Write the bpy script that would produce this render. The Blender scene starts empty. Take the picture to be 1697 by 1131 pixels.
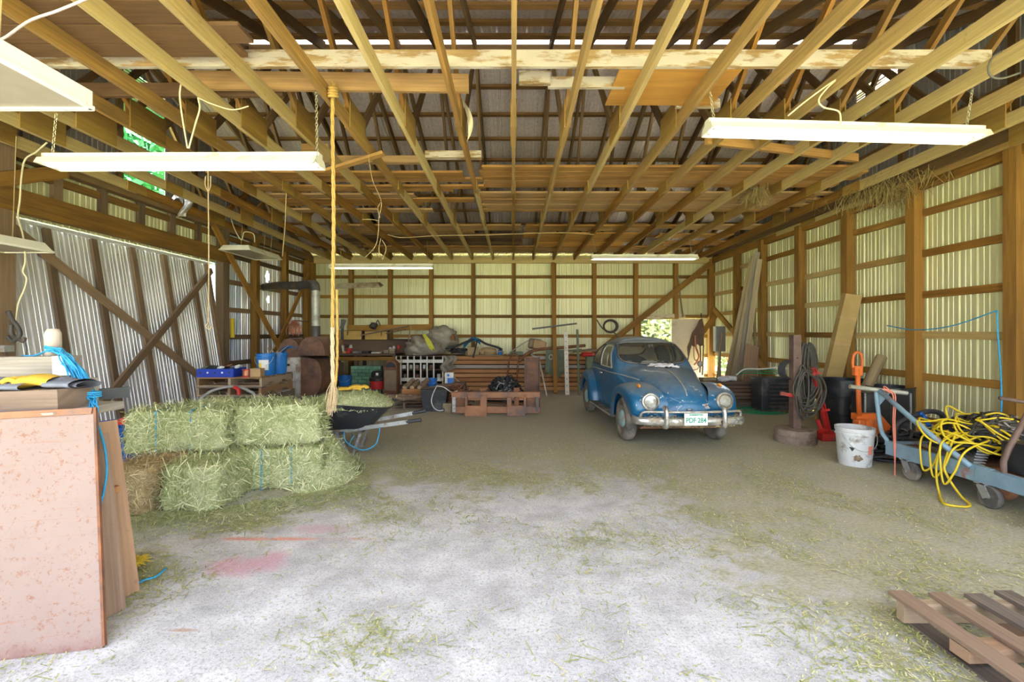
import bpy, bmesh, math, random
from mathutils import Vector, Matrix, noise as mnoise

R = random.Random(7)
SC = bpy.context.scene
COL = SC.collection

# ------------------------------------------------------------------ camera
F_PX, VPX, VPY, EYE = 754.0, 850.0, 552.0, 1.55
cam_d = bpy.data.cameras.new('camera')
cam = bpy.data.objects.new('camera', cam_d)
COL.objects.link(cam)
cam.location = (0, 0, EYE)
cam.rotation_euler = (math.pi / 2, 0, 0)
cam_d.sensor_width = 36.0
cam_d.lens = F_PX / 1697 * 36.0
cam_d.shift_x = (848.5 - VPX) / 1697
cam_d.shift_y = (VPY - 565.5) / 1697
cam_d.clip_start = 0.05
cam_d.clip_end = 300
SC.camera = cam

# ------------------------------------------------------------------ sky, sun, exposure
w = bpy.data.worlds.new('sky')
SC.world = w
w.use_nodes = True
bg = w.node_tree.nodes['Background']
bg.inputs['Color'].default_value = (0.80, 0.88, 1.0, 1)
bg.inputs['Strength'].default_value = 1.2
sun_d = bpy.data.lights.new('sun', 'SUN')
sun_d.energy = 14.0
sun_d.angle = 0.02
sun_d.color = (1.0, 0.95, 0.86)
sun = bpy.data.objects.new('sun', sun_d)
COL.objects.link(sun)
sun.location = (20, 20, 30)
sun.rotation_euler = Vector((-0.66, -0.17, -1.0)).to_track_quat('-Z', 'Y').to_euler()
vs = SC.view_settings
vs.view_transform = 'Standard'
vs.look = 'None'
vs.exposure = 2.24
vs.gamma = 1.0
vs.use_curve_mapping = False
SC.cycles.adaptive_threshold = 0.05
SC.cycles.use_light_tree = False
SC.cycles.max_bounces = 7
SC.cycles.diffuse_bounces = 4
SC.cycles.glossy_bounces = 4
SC.cycles.transmission_bounces = 6
SC.cycles.transparent_max_bounces = 8
SC.cycles.sample_clamp_indirect = 8.0


# ------------------------------------------------------------------ helpers
def V(*a):
    return Vector(a)


def at(x, y, d):
    """point at depth d that the photograph shows at pixel x, y"""
    return Vector(((x - VPX) * d / F_PX, d, EYE + (VPY - y) * d / F_PX))


def gnd(x, y):
    d = F_PX * EYE / (y - VPY)
    return Vector(((x - VPX) * d / F_PX, d, 0))


def rotz(a):
    return Matrix.Rotation(a, 3, 'Z')


def frame(p, q, up=(0, 0, 1)):
    """3x3 with x along p->q, z near up"""
    x = (Vector(q) - Vector(p)).normalized()
    u = Vector(up)
    if abs(x.dot(u)) > 0.98:
        u = Vector((0, 1, 0)) if abs(x.y) < 0.9 else Vector((1, 0, 0))
    y = u.cross(x).normalized()
    z = x.cross(y)
    return Matrix((x, y, z)).transposed()


def spline(pts, n=6, closed=False):
    pts = [Vector(p) for p in pts]
    out = []
    m = len(pts)
    rng = m if closed else m - 1
    for i in range(rng):
        if closed:
            p0, p1, p2, p3 = pts[i - 1], pts[i], pts[(i + 1) % m], pts[(i + 2) % m]
        else:
            p0, p1, p2, p3 = pts[max(i - 1, 0)], pts[i], pts[i + 1], pts[min(i + 2, m - 1)]
        for k in range(n):
            t = k / n
            out.append(0.5 * ((2 * p1) + (p2 - p0) * t + (2 * p0 - 5 * p1 + 4 * p2 - p3) * t * t
                              + (3 * p1 - p0 - 3 * p2 + p3) * t ** 3))
    if not closed:
        out.append(pts[-1].copy())
    return out


def lerp_table(tab, s):
    """smooth interpolation in a table of (s, values...)"""
    n = len(tab)
    if s <= tab[0][0]:
        return list(tab[0][1:])
    if s >= tab[-1][0]:
        return list(tab[-1][1:])
    for i in range(n - 1):
        if tab[i][0] <= s <= tab[i + 1][0]:
            h = tab[i + 1][0] - tab[i][0]
            t = (s - tab[i][0]) / h
            out = []
            for c in range(1, len(tab[0])):
                y1, y2 = tab[i][c], tab[i + 1][c]

                def slope(j):
                    if j == 0 or j == n - 1:
                        a, b = (0, 1) if j == 0 else (n - 2, n - 1)
                        return (tab[b][c] - tab[a][c]) / (tab[b][0] - tab[a][0])
                    d1 = (tab[j][c] - tab[j - 1][c]) / (tab[j][0] - tab[j - 1][0])
                    d2 = (tab[j + 1][c] - tab[j][c]) / (tab[j + 1][0] - tab[j][0])
                    if d1 * d2 <= 0:
                        return 0.0
                    return 2 * d1 * d2 / (d1 + d2)
                m1, m2 = slope(i) * h, slope(i + 1) * h
                out.append((2 * t ** 3 - 3 * t * t + 1) * y1 + (t ** 3 - 2 * t * t + t) * m1
                           + (-2 * t ** 3 + 3 * t * t) * y2 + (t ** 3 - t * t) * m2)
            return out


ORG = {}


class MB:
    """collects shapes in world coordinates and links them as one mesh object"""

    def __init__(s):
        s.v, s.f, s.uv = [], [], []

    def add(s, verts, faces, uvs=None):
        b = len(s.v)
        s.v += [tuple(p) for p in verts]
        for i, fc in enumerate(faces):
            s.f.append(tuple(b + k for k in fc))
            s.uv.append(uvs[i] if uvs else None)
        return s

    def hexa(s, c8):
        """eight corners: bottom ring 0-3, top ring 4-7; u runs from 0 to 1"""
        fs = [(0, 3, 2, 1), (4, 5, 6, 7), (0, 1, 5, 4), (1, 2, 6, 5), (2, 3, 7, 6), (3, 0, 4, 7)]
        return s.add(c8, fs)

    def bar(s, p, q, w, h, up=(0, 0, 1), w2=None, h2=None, bev=0.0):
        """box from p to q, w across, h along up; uv u follows the length"""
        p, q = Vector(p), Vector(q)
        M = frame(p, q, up)
        L = (q - p).length
        w2 = w if w2 is None else w2
        h2 = h if h2 is None else h2
        vs = []
        for (o, ww, hh) in ((p, w, h), (q, w2, h2)):
            for (a, b) in ((-1, -1), (1, -1), (1, 1), (-1, 1)):
                vs.append(o + M @ Vector((0, a * ww / 2, b * hh / 2)))
        fs = [(0, 1, 2, 3), (7, 6, 5, 4), (0, 4, 5, 1), (1, 5, 6, 2), (2, 6, 7, 3), (3, 7, 4, 0)]
        fs = [tuple(reversed(f)) for f in fs]
        u0, v0 = R.random() * 20, R.random() * 20
        ws = [w, h, w, h]
        uvs = []
        for i, f in enumerate(fs):
            if i < 2:
                uvs.append([(u0 + 0.02 * k, v0 + 0.05 * (k % 2)) for k in range(4)])
            else:
                k = i - 2
                base = v0 + k * 0.37
                lut = {}
                n1, n2 = k, (k + 1) % 4
                lut[n1] = (u0, base)
                lut[n2] = (u0, base + ws[k])
                lut[n1 + 4] = (u0 + L, base)
                lut[n2 + 4] = (u0 + L, base + ws[k])
                uvs.append([lut[j] for j in f])
        return s.add(vs, fs, uvs)

    def box(s, c, size, rot=None, up=None):
        """axis box; the longest side carries the grain"""
        c = Vector(c)
        sx, sy, sz = size
        m = rot if rot is not None else Matrix.Identity(3)
        ax = max(range(3), key=lambda i: size[i])
        if ax == 0:
            d, ww, hh, u = Vector((sx / 2, 0, 0)), sy, sz, Vector((0, 0, 1))
        elif ax == 1:
            d, ww, hh, u = Vector((0, sy / 2, 0)), sx, sz, Vector((0, 0, 1))
        else:
            d, ww, hh, u = Vector((0, 0, sz / 2)), sx, sy, Vector((0, 1, 0))
        return s.bar(c - m @ d, c + m @ d, ww, hh, m @ u)

    def rbox(s, c, size, r=0.02, rot=None, seg=2):
        """box with rounded edges"""
        bm = bmesh.new()
        bmesh.ops.create_cube(bm, size=1.0)
        for v in bm.verts:
            v.co = Vector((v.co.x * size[0], v.co.y * size[1], v.co.z * size[2]))
        bmesh.ops.bevel(bm, geom=list(bm.edges), offset=r, segments=seg, profile=0.5, affect='EDGES')
        return s.bm(bm, c, rot)

    def bm(s, bm, c=(0, 0, 0), rot=None):
        bm.verts.ensure_lookup_table()
        c = Vector(c)
        m = rot if rot is not None else Matrix.Identity(3)
        vs = [c + m @ v.co for v in bm.verts]
        for i, v in enumerate(bm.verts):
            v.index = i
        fs = [tuple(v.index for v in f.verts) for f in bm.faces]
        bm.free()
        return s.add(vs, fs)

    def tube(s, pts, r, seg=8, closed=False, caps=True):
        pts = [Vector(p) for p in pts]
        n = len(pts)
        rs = r if isinstance(r, (list, tuple)) else [r] * n
        vs, fs, uvs = [], [], []
        prev = None
        L = 0
        ls = []
        for i, p in enumerate(pts):
            if i:
                L += (p - pts[i - 1]).length
            ls.append(L)
            a = pts[(i - 1) % n] if (closed or i > 0) else p
            b = pts[(i + 1) % n] if (closed or i < n - 1) else p
            t = (b - a)
            if t.length < 1e-9:
                t = Vector((0, 0, 1))
            t.normalize()
            if prev is None:
                u = Vector((0, 0, 1)) if abs(t.z) < 0.9 else Vector((1, 0, 0))
                x = u.cross(t).normalized()
            else:
                x = (prev - t * prev.dot(t))
                if x.length < 1e-6:
                    x = Vector((1, 0, 0)).cross(t)
                x.normalize()
            prev = x
            y = t.cross(x)
            for k in range(seg):
                an = 2 * math.pi * k / seg
                vs.append(p + (x * math.cos(an) + y * math.sin(an)) * rs[i])
        m = n if closed else n - 1
        for i in range(m):
            j = (i + 1) % n
            for k in range(seg):
                k2 = (k + 1) % seg
                fs.append((i * seg + k, i * seg + k2, j * seg + k2, j * seg + k))
                u1, u2 = ls[i], ls[j] if j else L
                uvs.append([(u1, k * .02), (u1, k * .02 + .02), (u2, k * .02 + .02), (u2, k * .02)])
        if caps and not closed:
            fs.append(tuple(range(seg - 1, -1, -1)))
            uvs.append(None)
            fs.append(tuple((n - 1) * seg + k for k in range(seg)))
            uvs.append(None)
        return s.add(vs, fs, uvs)

    def lathe(s, prof, seg=20, o=(0, 0, 0), axis=(0, 0, 1), rot=None, a0=0.0, a1=None):
        """profile of (radius, height) turned about axis through o"""
        o = Vector(o)
        if rot is None:
            z = Vector(axis).normalized()
            x = Vector((1, 0, 0)) if abs(z.x) < 0.9 else Vector((0, 1, 0))
            x = (x - z * x.dot(z)).normalized()
            y = z.cross(x)
        else:
            x, y, z = rot.col[0], rot.col[1], rot.col[2]
        full = a1 is None
        a1 = 2 * math.pi if full else a1
        nk = seg if full else seg + 1
        vs, fs = [], []
        for (r, h) in prof:
            for k in range(nk):
                an = a0 + (a1 - a0) * k / seg
                vs.append(o + (x * math.cos(an) + y * math.sin(an)) * max(r, 1e-4) + z * h)
        for i in range(len(prof) - 1):
            for k in range(seg):
                k2 = (k + 1) % nk if full else k + 1
                fs.append((i * nk + k, i * nk + k2, (i + 1) * nk + k2, (i + 1) * nk + k))
        if full:
            fs.append(tuple(range(nk - 1, -1, -1)))
            fs.append(tuple((len(prof) - 1) * nk + k for k in range(nk)))
        return s.add(vs, fs)

    def grid(s, fn, nu, nv, cu=False, cv=False):
        vs = [fn(i / (nu if cu else nu - 1), j / (nv if cv else nv - 1)) for i in range(nu) for j in range(nv)]
        fs = []
        for i in range(nu if cu else nu - 1):
            for j in range(nv if cv else nv - 1):
                i2, j2 = (i + 1) % nu, (j + 1) % nv
                fs.append((i * nv + j, i2 * nv + j, i2 * nv + j2, i * nv + j2))
        return s.add(vs, fs)

    def prism(s, poly, t, o=(0, 0, 0), rot=None):
        """outline in local x,z extruded by t along local y (centred)"""
        o = Vector(o)
        m = rot if rot is not None else Matrix.Identity(3)
        n = len(poly)
        vs = [o + m @ Vector((a, -t / 2, b)) for a, b in poly] + [o + m @ Vector((a, t / 2, b)) for a, b in poly]
        fs = [tuple(range(n)), tuple(range(2 * n - 1, n - 1, -1))]
        for i in range(n):
            j = (i + 1) % n
            fs.append((j, i, i + n, j + n))
        return s.add(vs, fs)

    def blob(s, c, size, seed=0, amp=0.15, freq=2.0, sub=3, rot=None, flat=None):
        """lumpy ball; flat cuts it at a world height"""
        bm = bmesh.new()
        bmesh.ops.create_icosphere(bm, subdivisions=sub, radius=1.0)
        c = Vector(c)
        m = rot if rot is not None else Matrix.Identity(3)
        for v in bm.verts:
            k = 1 + amp * mnoise.noise(v.co * freq + Vector((seed * 7.3, seed * 3.1, seed)))
            k += amp * 0.5 * mnoise.noise(v.co * freq * 2.7 + Vector((seed, seed * 2.1, 5)))
            q = m @ Vector((v.co.x * size[0] * k, v.co.y * size[1] * k, v.co.z * size[2] * k))
            if flat is not None and q.z + c.z < flat:
                q.z = flat - c.z
            v.co = q
        return s.bm(bm, c)

    def build(s, name, mat, parent=None, smooth=False, angle=None):
        org = ORG.get(parent, Vector((0, 0, 0))) if parent is not None else Vector((0, 0, 0))
        me = bpy.data.meshes.new(name)
        me.from_pydata([(x - org.x, y - org.y, z - org.z) for x, y, z in s.v], [], s.f)
        if any(u is not None for u in s.uv):
            lay = me.uv_layers.new(name='grain')
            i = 0
            data = []
            for f, u in zip(s.f, s.uv):
                for k in range(len(f)):
                    data += list(u[k]) if u is not None else [0.0, 0.0]
            lay.data.foreach_set('uv', data)
        me.validate()
        me.update()
        if smooth:
            me.polygons.foreach_set('use_smooth', [True] * len(me.polygons))
            if angle:
                try:
                    me.set_sharp_from_angle(angle=math.radians(angle))
                except Exception:
                    pass
        if mat is not None:
            me.materials.append(M[mat] if isinstance(mat, str) else mat)
        o = bpy.data.objects.new(name, me)
        COL.objects.link(o)
        if parent is not None:
            o.parent = parent
        ORG[o] = org
        return o


def tag(o, label=None, cat=None, group=None, kind=None):
    if label:
        o['label'] = label
    if cat:
        o['category'] = cat
    if group:
        o['group'] = group
    if kind:
        o['kind'] = kind
    return o


def thing(name, label, cat, loc=(0, 0, 0), group=None):
    o = bpy.data.objects.new(name, None)
    o.empty_display_size = 0.1
    COL.objects.link(o)
    o.location = loc
    ORG[o] = Vector(loc)
    return tag(o, label, cat, group)


def one(name, label, cat, mb, mat, loc=None, group=None, smooth=False, angle=None):
    """a thing that is one mesh, its origin at loc"""
    if loc is None:
        xs = [p[0] for p in mb.v]
        ys = [p[1] for p in mb.v]
        loc = (sum(xs) / len(xs), sum(ys) / len(ys), min(p[2] for p in mb.v))
    loc = Vector(loc)
    mb.v = [(x - loc.x, y - loc.y, z - loc.z) for x, y, z in mb.v]
    o = mb.build(name, mat, None, smooth, angle)
    o.location = loc
    ORG[o] = loc
    return tag(o, label, cat, group)


def setting(name):
    o = bpy.data.objects.new(name, None)
    o.empty_display_size = 0.1
    COL.objects.link(o)
    ORG[o] = Vector((0, 0, 0))
    o['kind'] = 'structure'
    return o


def copy_tree(root, loc=None, rz=None, label=None, parent=None):
    c = root.copy()
    COL.objects.link(c)
    if parent is not None:
        c.parent = parent
    if loc is not None:
        c.location = loc
    if rz is not None:
        c.rotation_euler = (0, 0, rz)
    if label:
        c['label'] = label
    for ch in list(root.children):
        copy_tree(ch, parent=c)
    return c


# ------------------------------------------------------------------ materials
M = {}


def node_mat(name):
    m = bpy.data.materials.new(name)
    m.use_nodes = True
    nt = m.node_tree
    b = nt.nodes['Principled BSDF']
    M[name] = m
    return m, nt, b


def N(nt, kind, **kw):
    n = nt.nodes.new(kind)
    for k, v in kw.items():
        if k in n.inputs.keys():
            n.inputs[k].default_value = v
        else:
            setattr(n, k, v)
    return n


def mixc(nt, fac, a, b, blend='MIX'):
    n = nt.nodes.new('ShaderNodeMix')
    n.data_type = 'RGBA'
    n.blend_type = blend
    for sock, val in ((n.inputs[0], fac), (n.inputs[6], a), (n.inputs[7], b)):
        if isinstance(val, (int, float)):
            sock.default_value = val
        elif isinstance(val, tuple):
            sock.default_value = (val[0], val[1], val[2], 1)
        else:
            nt.links.new(val, sock)
    return n.outputs[2]


def ramp(nt, fac, stops):
    n = nt.nodes.new('ShaderNodeValToRGB')
    nt.links.new(fac, n.inputs[0])
    e = n.color_ramp.elements
    while len(e) < len(stops):
        e.new(0.5)
    for i, (p, c) in enumerate(stops):
        e[i].position = p
        e[i].color = (c[0], c[1], c[2], 1) if isinstance(c, tuple) else (c, c, c, 1)
    return n.outputs[0]


def math_n(nt, op, a, b=None, clamp=False):
    n = nt.nodes.new('ShaderNodeMath')
    n.operation = op
    n.use_clamp = clamp
    for i, x in enumerate((a, b)):
        if x is None:
            continue
        if isinstance(x, (int, float)):
            n.inputs[i].default_value = x
        else:
            nt.links.new(x, n.inputs[i])
    return n.outputs[0]


def noise_n(nt, vec, scale, detail=3.0, rough=0.55):
    n = N(nt, 'ShaderNodeTexNoise')
    n.inputs['Scale'].default_value = scale
    n.inputs['Detail'].default_value = detail
    n.inputs['Roughness'].default_value = rough
    if vec is not None:
        nt.links.new(vec, n.inputs['Vector'])
    return n.outputs[0]


def mapping(nt, src, scale=(1, 1, 1), loc=(0, 0, 0)):
    n = N(nt, 'ShaderNodeMapping')
    n.inputs['Scale'].default_value = scale
    n.inputs['Location'].default_value = loc
    nt.links.new(src, n.inputs['Vector'])
    return n.outputs[0]


def bump(nt, b, h, strength=0.3, dist=0.01):
    n = N(nt, 'ShaderNodeBump')
    n.inputs['Strength'].default_value = strength
    n.inputs['Distance'].default_value = dist
    nt.links.new(h, n.inputs['Height'])
    nt.links.new(n.outputs[0], b.inputs['Normal'])


def wood(name, c1, c2, c3=None, rough=0.8, grain=45.0, paint=None):
    """sawn timber: grain along uv u; c3 is the tint some pieces take"""
    m, nt, b = node_mat(name)
    uv = N(nt, 'ShaderNodeUVMap', uv_map='grain').outputs[0]
    oi = N(nt, 'ShaderNodeObjectInfo')
    g1 = noise_n(nt, mapping(nt, uv, (1.6, grain, 1)), 1.0, 4, 0.6)
    g2 = noise_n(nt, mapping(nt, uv, (0.9, 6.0, 1), (3, 1, 0)), 1.0, 3)
    g3 = noise_n(nt, mapping(nt, uv, (14, 14, 1)), 1.0, 4, 0.7)
    col = mixc(nt, ramp(nt, g1, [(0.32, 0.0), (0.68, 1.0)]), c2, c1)
    col = mixc(nt, ramp(nt, g2, [(0.35, 0.0), (0.7, 0.75)]), col, tuple(x * 0.55 for x in c2))
    if c3:
        col = mixc(nt, ramp(nt, oi.outputs['Random'], [(0.25, 0.0), (0.75, 1.0)]), col,
                   mixc(nt, ramp(nt, g1, [(0.32, 0.0), (0.68, 1.0)]), tuple(x * 0.72 for x in c3), c3))
    col = mixc(nt, ramp(nt, g3, [(0.62, 0.0), (0.8, 0.6)]), col, tuple(x * 0.4 for x in c2))
    if paint:
        col = mixc(nt, ramp(nt, noise_n(nt, mapping(nt, uv, (2.2, 9, 1)), 1.0, 5, 0.65), [(0.44, 0.0), (0.52, 0.9)]), col, paint)
    v = math_n(nt, 'MULTIPLY_ADD', oi.outputs['Random'], 0.35)
    v.node.inputs[2].default_value = 0.82
    hsv = N(nt, 'ShaderNodeHueSaturation')
    nt.links.new(col, hsv.inputs['Color'])
    nt.links.new(v, hsv.inputs['Value'])
    nt.links.new(hsv.outputs[0], b.inputs['Base Color'])
    b.inputs['Roughness'].default_value = rough
    bump(nt, b, g1, 0.35, 0.004)
    return m


def plain(name, c, rough=0.5, metal=0.0, var=0.15, scale=6.0, dirt=None, dirt_amt=0.5, dirt_scale=3.0, bmp=0.0, spec=None, rand=0.0):
    """one colour with mottling and, where given, dirt or rust patches"""
    m, nt, b = node_mat(name)
    co = N(nt, 'ShaderNodeTexCoord').outputs['Object']
    n1 = noise_n(nt, co, scale, 4)
    col = mixc(nt, ramp(nt, n1, [(0.3, 0.0), (0.7, 1.0)]), tuple(x * (1 - var) for x in c), tuple(min(1, x * (1 + var)) for x in c))
    b.inputs['Roughness'].default_value = rough
    b.inputs['Metallic'].default_value = metal
    if dirt:
        n2 = noise_n(nt, co, dirt_scale, 6, 0.68)
        k = ramp(nt, n2, [(0.62 - 0.3 * dirt_amt, 0.0), (0.74 - 0.3 * dirt_amt, 1.0)])
        col = mixc(nt, k, col, dirt)
        nt.links.new(math_n(nt, 'ADD', math_n(nt, 'MULTIPLY', k, max(0.0, 0.85 - rough)), rough), b.inputs['Roughness'])
        if metal:
            nt.links.new(math_n(nt, 'MULTIPLY', math_n(nt, 'SUBTRACT', 1.0, k), metal), b.inputs['Metallic'])
    if rand:
        oi = N(nt, 'ShaderNodeObjectInfo')
        hsv = N(nt, 'ShaderNodeHueSaturation')
        v = math_n(nt, 'MULTIPLY_ADD', oi.outputs['Random'], rand)
        v.node.inputs[2].default_value = 1 - rand / 2
        nt.links.new(col, hsv.inputs['Color'])
        nt.links.new(v, hsv.inputs['Value'])
        col = hsv.outputs[0]
    nt.links.new(col, b.inputs['Base Color'])
    if spec is not None:
        b.inputs['Specular IOR Level'].default_value = spec
    if bmp:
        bump(nt, b, n1, bmp, 0.01)
    return m


wood('truss_wood', (0.52, 0.25, 0.035), (0.26, 0.11, 0.015), (0.56, 0.42, 0.18))
wood('roof_wood', (0.22, 0.125, 0.045), (0.13, 0.07, 0.025), (0.26, 0.16, 0.07))
wood('purlin_wood', (0.33, 0.17, 0.05), (0.2, 0.1, 0.03), (0.36, 0.2, 0.07))
wood('web_wood', (0.56, 0.27, 0.04), (0.32, 0.15, 0.025), (0.32, 0.18, 0.05))
wood('ply_gusset', (0.44, 0.26, 0.05), (0.28, 0.15, 0.025), (0.38, 0.23, 0.05), grain=18)
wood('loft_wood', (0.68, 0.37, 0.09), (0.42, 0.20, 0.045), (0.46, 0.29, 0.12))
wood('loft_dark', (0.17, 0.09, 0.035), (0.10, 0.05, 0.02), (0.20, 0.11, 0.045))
wood('white_wood', (0.55, 0.38, 0.16), (0.4, 0.24, 0.09), None, paint=(0.66, 0.60, 0.46))
wood('post_wood', (0.40, 0.205, 0.035), (0.23, 0.11, 0.02), (0.33, 0.165, 0.03))
wood('girt_wood', (0.36, 0.185, 0.035), (0.2, 0.10, 0.022), (0.40, 0.21, 0.04))
wood('door_wood', (0.23, 0.15, 0.095), (0.14, 0.09, 0.055), (0.26, 0.17, 0.10))
wood('grey_wood', (0.42, 0.36, 0.30), (0.27, 0.22, 0.18), (0.46, 0.42, 0.36))
wood('pallet_wood', (0.50, 0.30, 0.14), (0.32, 0.18, 0.085), (0.38, 0.29, 0.2))
wood('old_pallet', (0.27, 0.215, 0.175), (0.12, 0.09, 0.075), (0.25, 0.165, 0.115))
wood('pallet_grey', (0.33, 0.25, 0.2), (0.2, 0.14, 0.11), (0.4, 0.24, 0.14))
wood('fir_wood', (0.56, 0.27, 0.10), (0.42, 0.18, 0.06), (0.5, 0.26, 0.11))
wood('dark_wood', (0.16, 0.10, 0.065), (0.09, 0.055, 0.035), (0.2, 0.13, 0.09))
wood('lean_wood', (0.45, 0.35, 0.2), (0.3, 0.22, 0.11), (0.4, 0.32, 0.2))
wood('orange_ply', (0.62, 0.32, 0.06), (0.56, 0.27, 0.045), None, grain=10)


def galv(name, c, metal, rough, streak=(0.45, 0.42, 0.3), amt=0.35):
    m, nt, b = node_mat(name)
    co = N(nt, 'ShaderNodeTexCoord').outputs['Object']
    oi = N(nt, 'ShaderNodeObjectInfo')
    off = nt.nodes.new('ShaderNodeVectorMath')
    nt.links.new(co, off.inputs[0])
    cb = N(nt, 'ShaderNodeCombineXYZ')
    nt.links.new(math_n(nt, 'MULTIPLY', oi.outputs['Random'], 40.0), cb.inputs[0])
    nt.links.new(cb.outputs[0], off.inputs[1])
    vec = off.outputs[0]
    n1 = noise_n(nt, mapping(nt, vec, (24, 24, 0.6)), 1.0, 4, 0.6)
    n2 = noise_n(nt, vec, 7.0, 6, 0.7)
    col = mixc(nt, math_n(nt, 'MULTIPLY', ramp(nt, n1, [(0.4, 0.0), (0.7, 1.0)]), amt), c, streak)
    col = mixc(nt, ramp(nt, n2, [(0.66, 0.0), (0.78, 0.7)]), col, tuple(x * 0.35 for x in streak))
    nt.links.new(col, b.inputs['Base Color'])
    b.inputs['Metallic'].default_value = metal
    nt.links.new(math_n(nt, 'MULTIPLY_ADD', n2, 0.2), b.inputs['Roughness'])
    b.inputs['Roughness'].links[0].from_node.inputs[2].default_value = rough
    return m


galv('siding', (0.76, 0.74, 0.47), 0.3, 0.36, (0.45, 0.41, 0.18), 0.5)
galv('siding_gable', (0.42, 0.41, 0.40), 0.4, 0.5)
galv('siding_door', (0.84, 0.84, 0.88), 0.5, 0.28, (0.50, 0.46, 0.42), 0.4)
galv('siding_blue', (0.80, 0.82, 0.86), 0.4, 0.3, (0.03, 0.22, 0.55), 1.0)
galv('roofing', (0.84, 0.77, 0.76), 0.25, 0.34, (0.46, 0.38, 0.35), 0.5)

# ------------------------------------------------------------------ the setting
XL, XR, YB, YF = -6.05, 5.98, 13.6, 0.4
ZC, CH = 3.70, 0.14            # underside and depth of the truss chords
RIDGE_Y, RIDGE_Z, EAVE_Z = 7.0, 6.02, 3.84


def floor_material():
    m, nt, b = node_mat('concrete')
    co = N(nt, 'ShaderNodeTexCoord').outputs['Object']
    sep = N(nt, 'ShaderNodeSeparateXYZ')
    nt.links.new(co, sep.inputs[0])
    X, Y = sep.outputs[0], sep.outputs[1]
    big = noise_n(nt, co, 0.8, 5, 0.6)
    mid = noise_n(nt, co, 3.2, 6, 0.7)
    fine = noise_n(nt, co, 55, 4, 0.8)
    grit = noise_n(nt, co, 130, 2, 0.6)
    col = mixc(nt, ramp(nt, mid, [(0.35, 0.0), (0.65, 1.0)]), (0.42, 0.41, 0.43), (0.70, 0.69, 0.72))
    col = mixc(nt, ramp(nt, fine, [(0.50, 0.0), (0.66, 0.85)]), col, (0.24, 0.225, 0.22))
    col = mixc(nt, ramp(nt, grit, [(0.3, 0.6), (0.5, 0.0)]), col, (0.80, 0.79, 0.81))
    # smooth brown-grey slab deeper in, where dust covers it
    far = math_n(nt, 'ADD', math_n(nt, 'MULTIPLY', math_n(nt, 'SUBTRACT', Y, 4.6), 0.5), math_n(nt, 'MULTIPLY', math_n(nt, 'SUBTRACT', big, 0.5), 2.0), True)
    col = mixc(nt, math_n(nt, 'MULTIPLY', far, 0.8), col, mixc(nt, ramp(nt, fine, [(0.35, 0.0), (0.7, 1.0)]), (0.33, 0.295, 0.25), (0.46, 0.42, 0.37)))
    # dark tyre and oil marks
    oil = noise_n(nt, mapping(nt, co, (1.3, 2.6, 1), (4, 2, 0)), 1.0, 6, 0.65)
    col = mixc(nt, ramp(nt, oil, [(0.6, 0.0), (0.72, 0.5)]), col, (0.2, 0.18, 0.17))
    # hay dust: all over behind the swept patch in the doorway
    d1 = math_n(nt, 'SUBTRACT', Y, 4.35)
    d2 = math_n(nt, 'SUBTRACT', math_n(nt, 'ADD', X, math_n(nt, 'MULTIPLY', Y, 0.12)), 1.75)
    dm = math_n(nt, 'MAXIMUM', d1, d2)
    dm = math_n(nt, 'ADD', dm, math_n(nt, 'MULTIPLY', math_n(nt, 'SUBTRACT', mid, 0.5), 3.4))
    dm = math_n(nt, 'ADD', dm, math_n(nt, 'MULTIPLY', math_n(nt, 'SUBTRACT', big, 0.5), 3.0))
    dust = ramp(nt, dm, [(0.02, 0.0), (0.55, 1.0)])
    strand = ramp(nt, noise_n(nt, mapping(nt, co, (30, 55, 1)), 1.0, 4, 0.8), [(0.36, 0.0), (0.62, 1.0)])
    dcol = mixc(nt, strand, (0.25, 0.235, 0.14), (0.46, 0.435, 0.29))
    thin = math_n(nt, 'SUBTRACT', 1.0, math_n(nt, 'MULTIPLY', math_n(nt, 'SUBTRACT', Y, 6.0), 0.13, True), True)
    cover = math_n(nt, 'MULTIPLY', math_n(nt, 'MULTIPLY', dust, ramp(nt, mid, [(0.2, 0.4), (0.6, 0.9)])), thin)
    col = mixc(nt, cover, col, dcol)

    # spilt red powder and an orange streak left of the middle
    def spot(cx, cy, rx, ry, c, k):
        nonlocal col
        a = math_n(nt, 'DIVIDE', math_n(nt, 'SUBTRACT', X, cx), rx)
        bb = math_n(nt, 'DIVIDE', math_n(nt, 'SUBTRACT', Y, cy), ry)
        r = math_n(nt, 'ADD', math_n(nt, 'MULTIPLY', a, a), math_n(nt, 'MULTIPLY', bb, bb))
        e = math_n(nt, 'SUBTRACT', 1.0, r)
        e = math_n(nt, 'ADD', e, math_n(nt, 'MULTIPLY', math_n(nt, 'SUBTRACT', mid, 0.55), 4.0))
        col = mixc(nt, math_n(nt, 'MULTIPLY', ramp(nt, e, [(0.1, 0.0), (0.9, 1.0)]), k), col, c)
    spot(-1.75, 3.05, 0.42, 0.2, (0.56, 0.24, 0.33), 0.65)
    spot(-1.75, 3.42, 0.9, 0.04, (0.75, 0.24, 0.14), 0.7)
    spot(-1.5, 3.6, 0.3, 0.12, (0.56, 0.28, 0.36), 0.5)
    spot(-1.72, 2.37, 0.14, 0.022, (0.40, 0.2, 0.1), 0.9)
    nt.links.new(col, b.inputs['Base Color'])
    b.inputs['Roughness'].default_value = 0.85
    bump(nt, b, math_n(nt, 'ADD', fine, math_n(nt, 'MULTIPLY', grit, 0.5)), 0.35, 0.006)


floor_material()
plain('grass', (0.30, 0.36, 0.09), 0.9, 0, 0.35, 2.0, dirt=(0.38, 0.37, 0.14), dirt_amt=0.5)
plain('gravel', (0.42, 0.40, 0.30), 0.95, 0, 0.2, 30.0, dirt=(0.3, 0.34, 0.14), dirt_amt=0.4)

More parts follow.
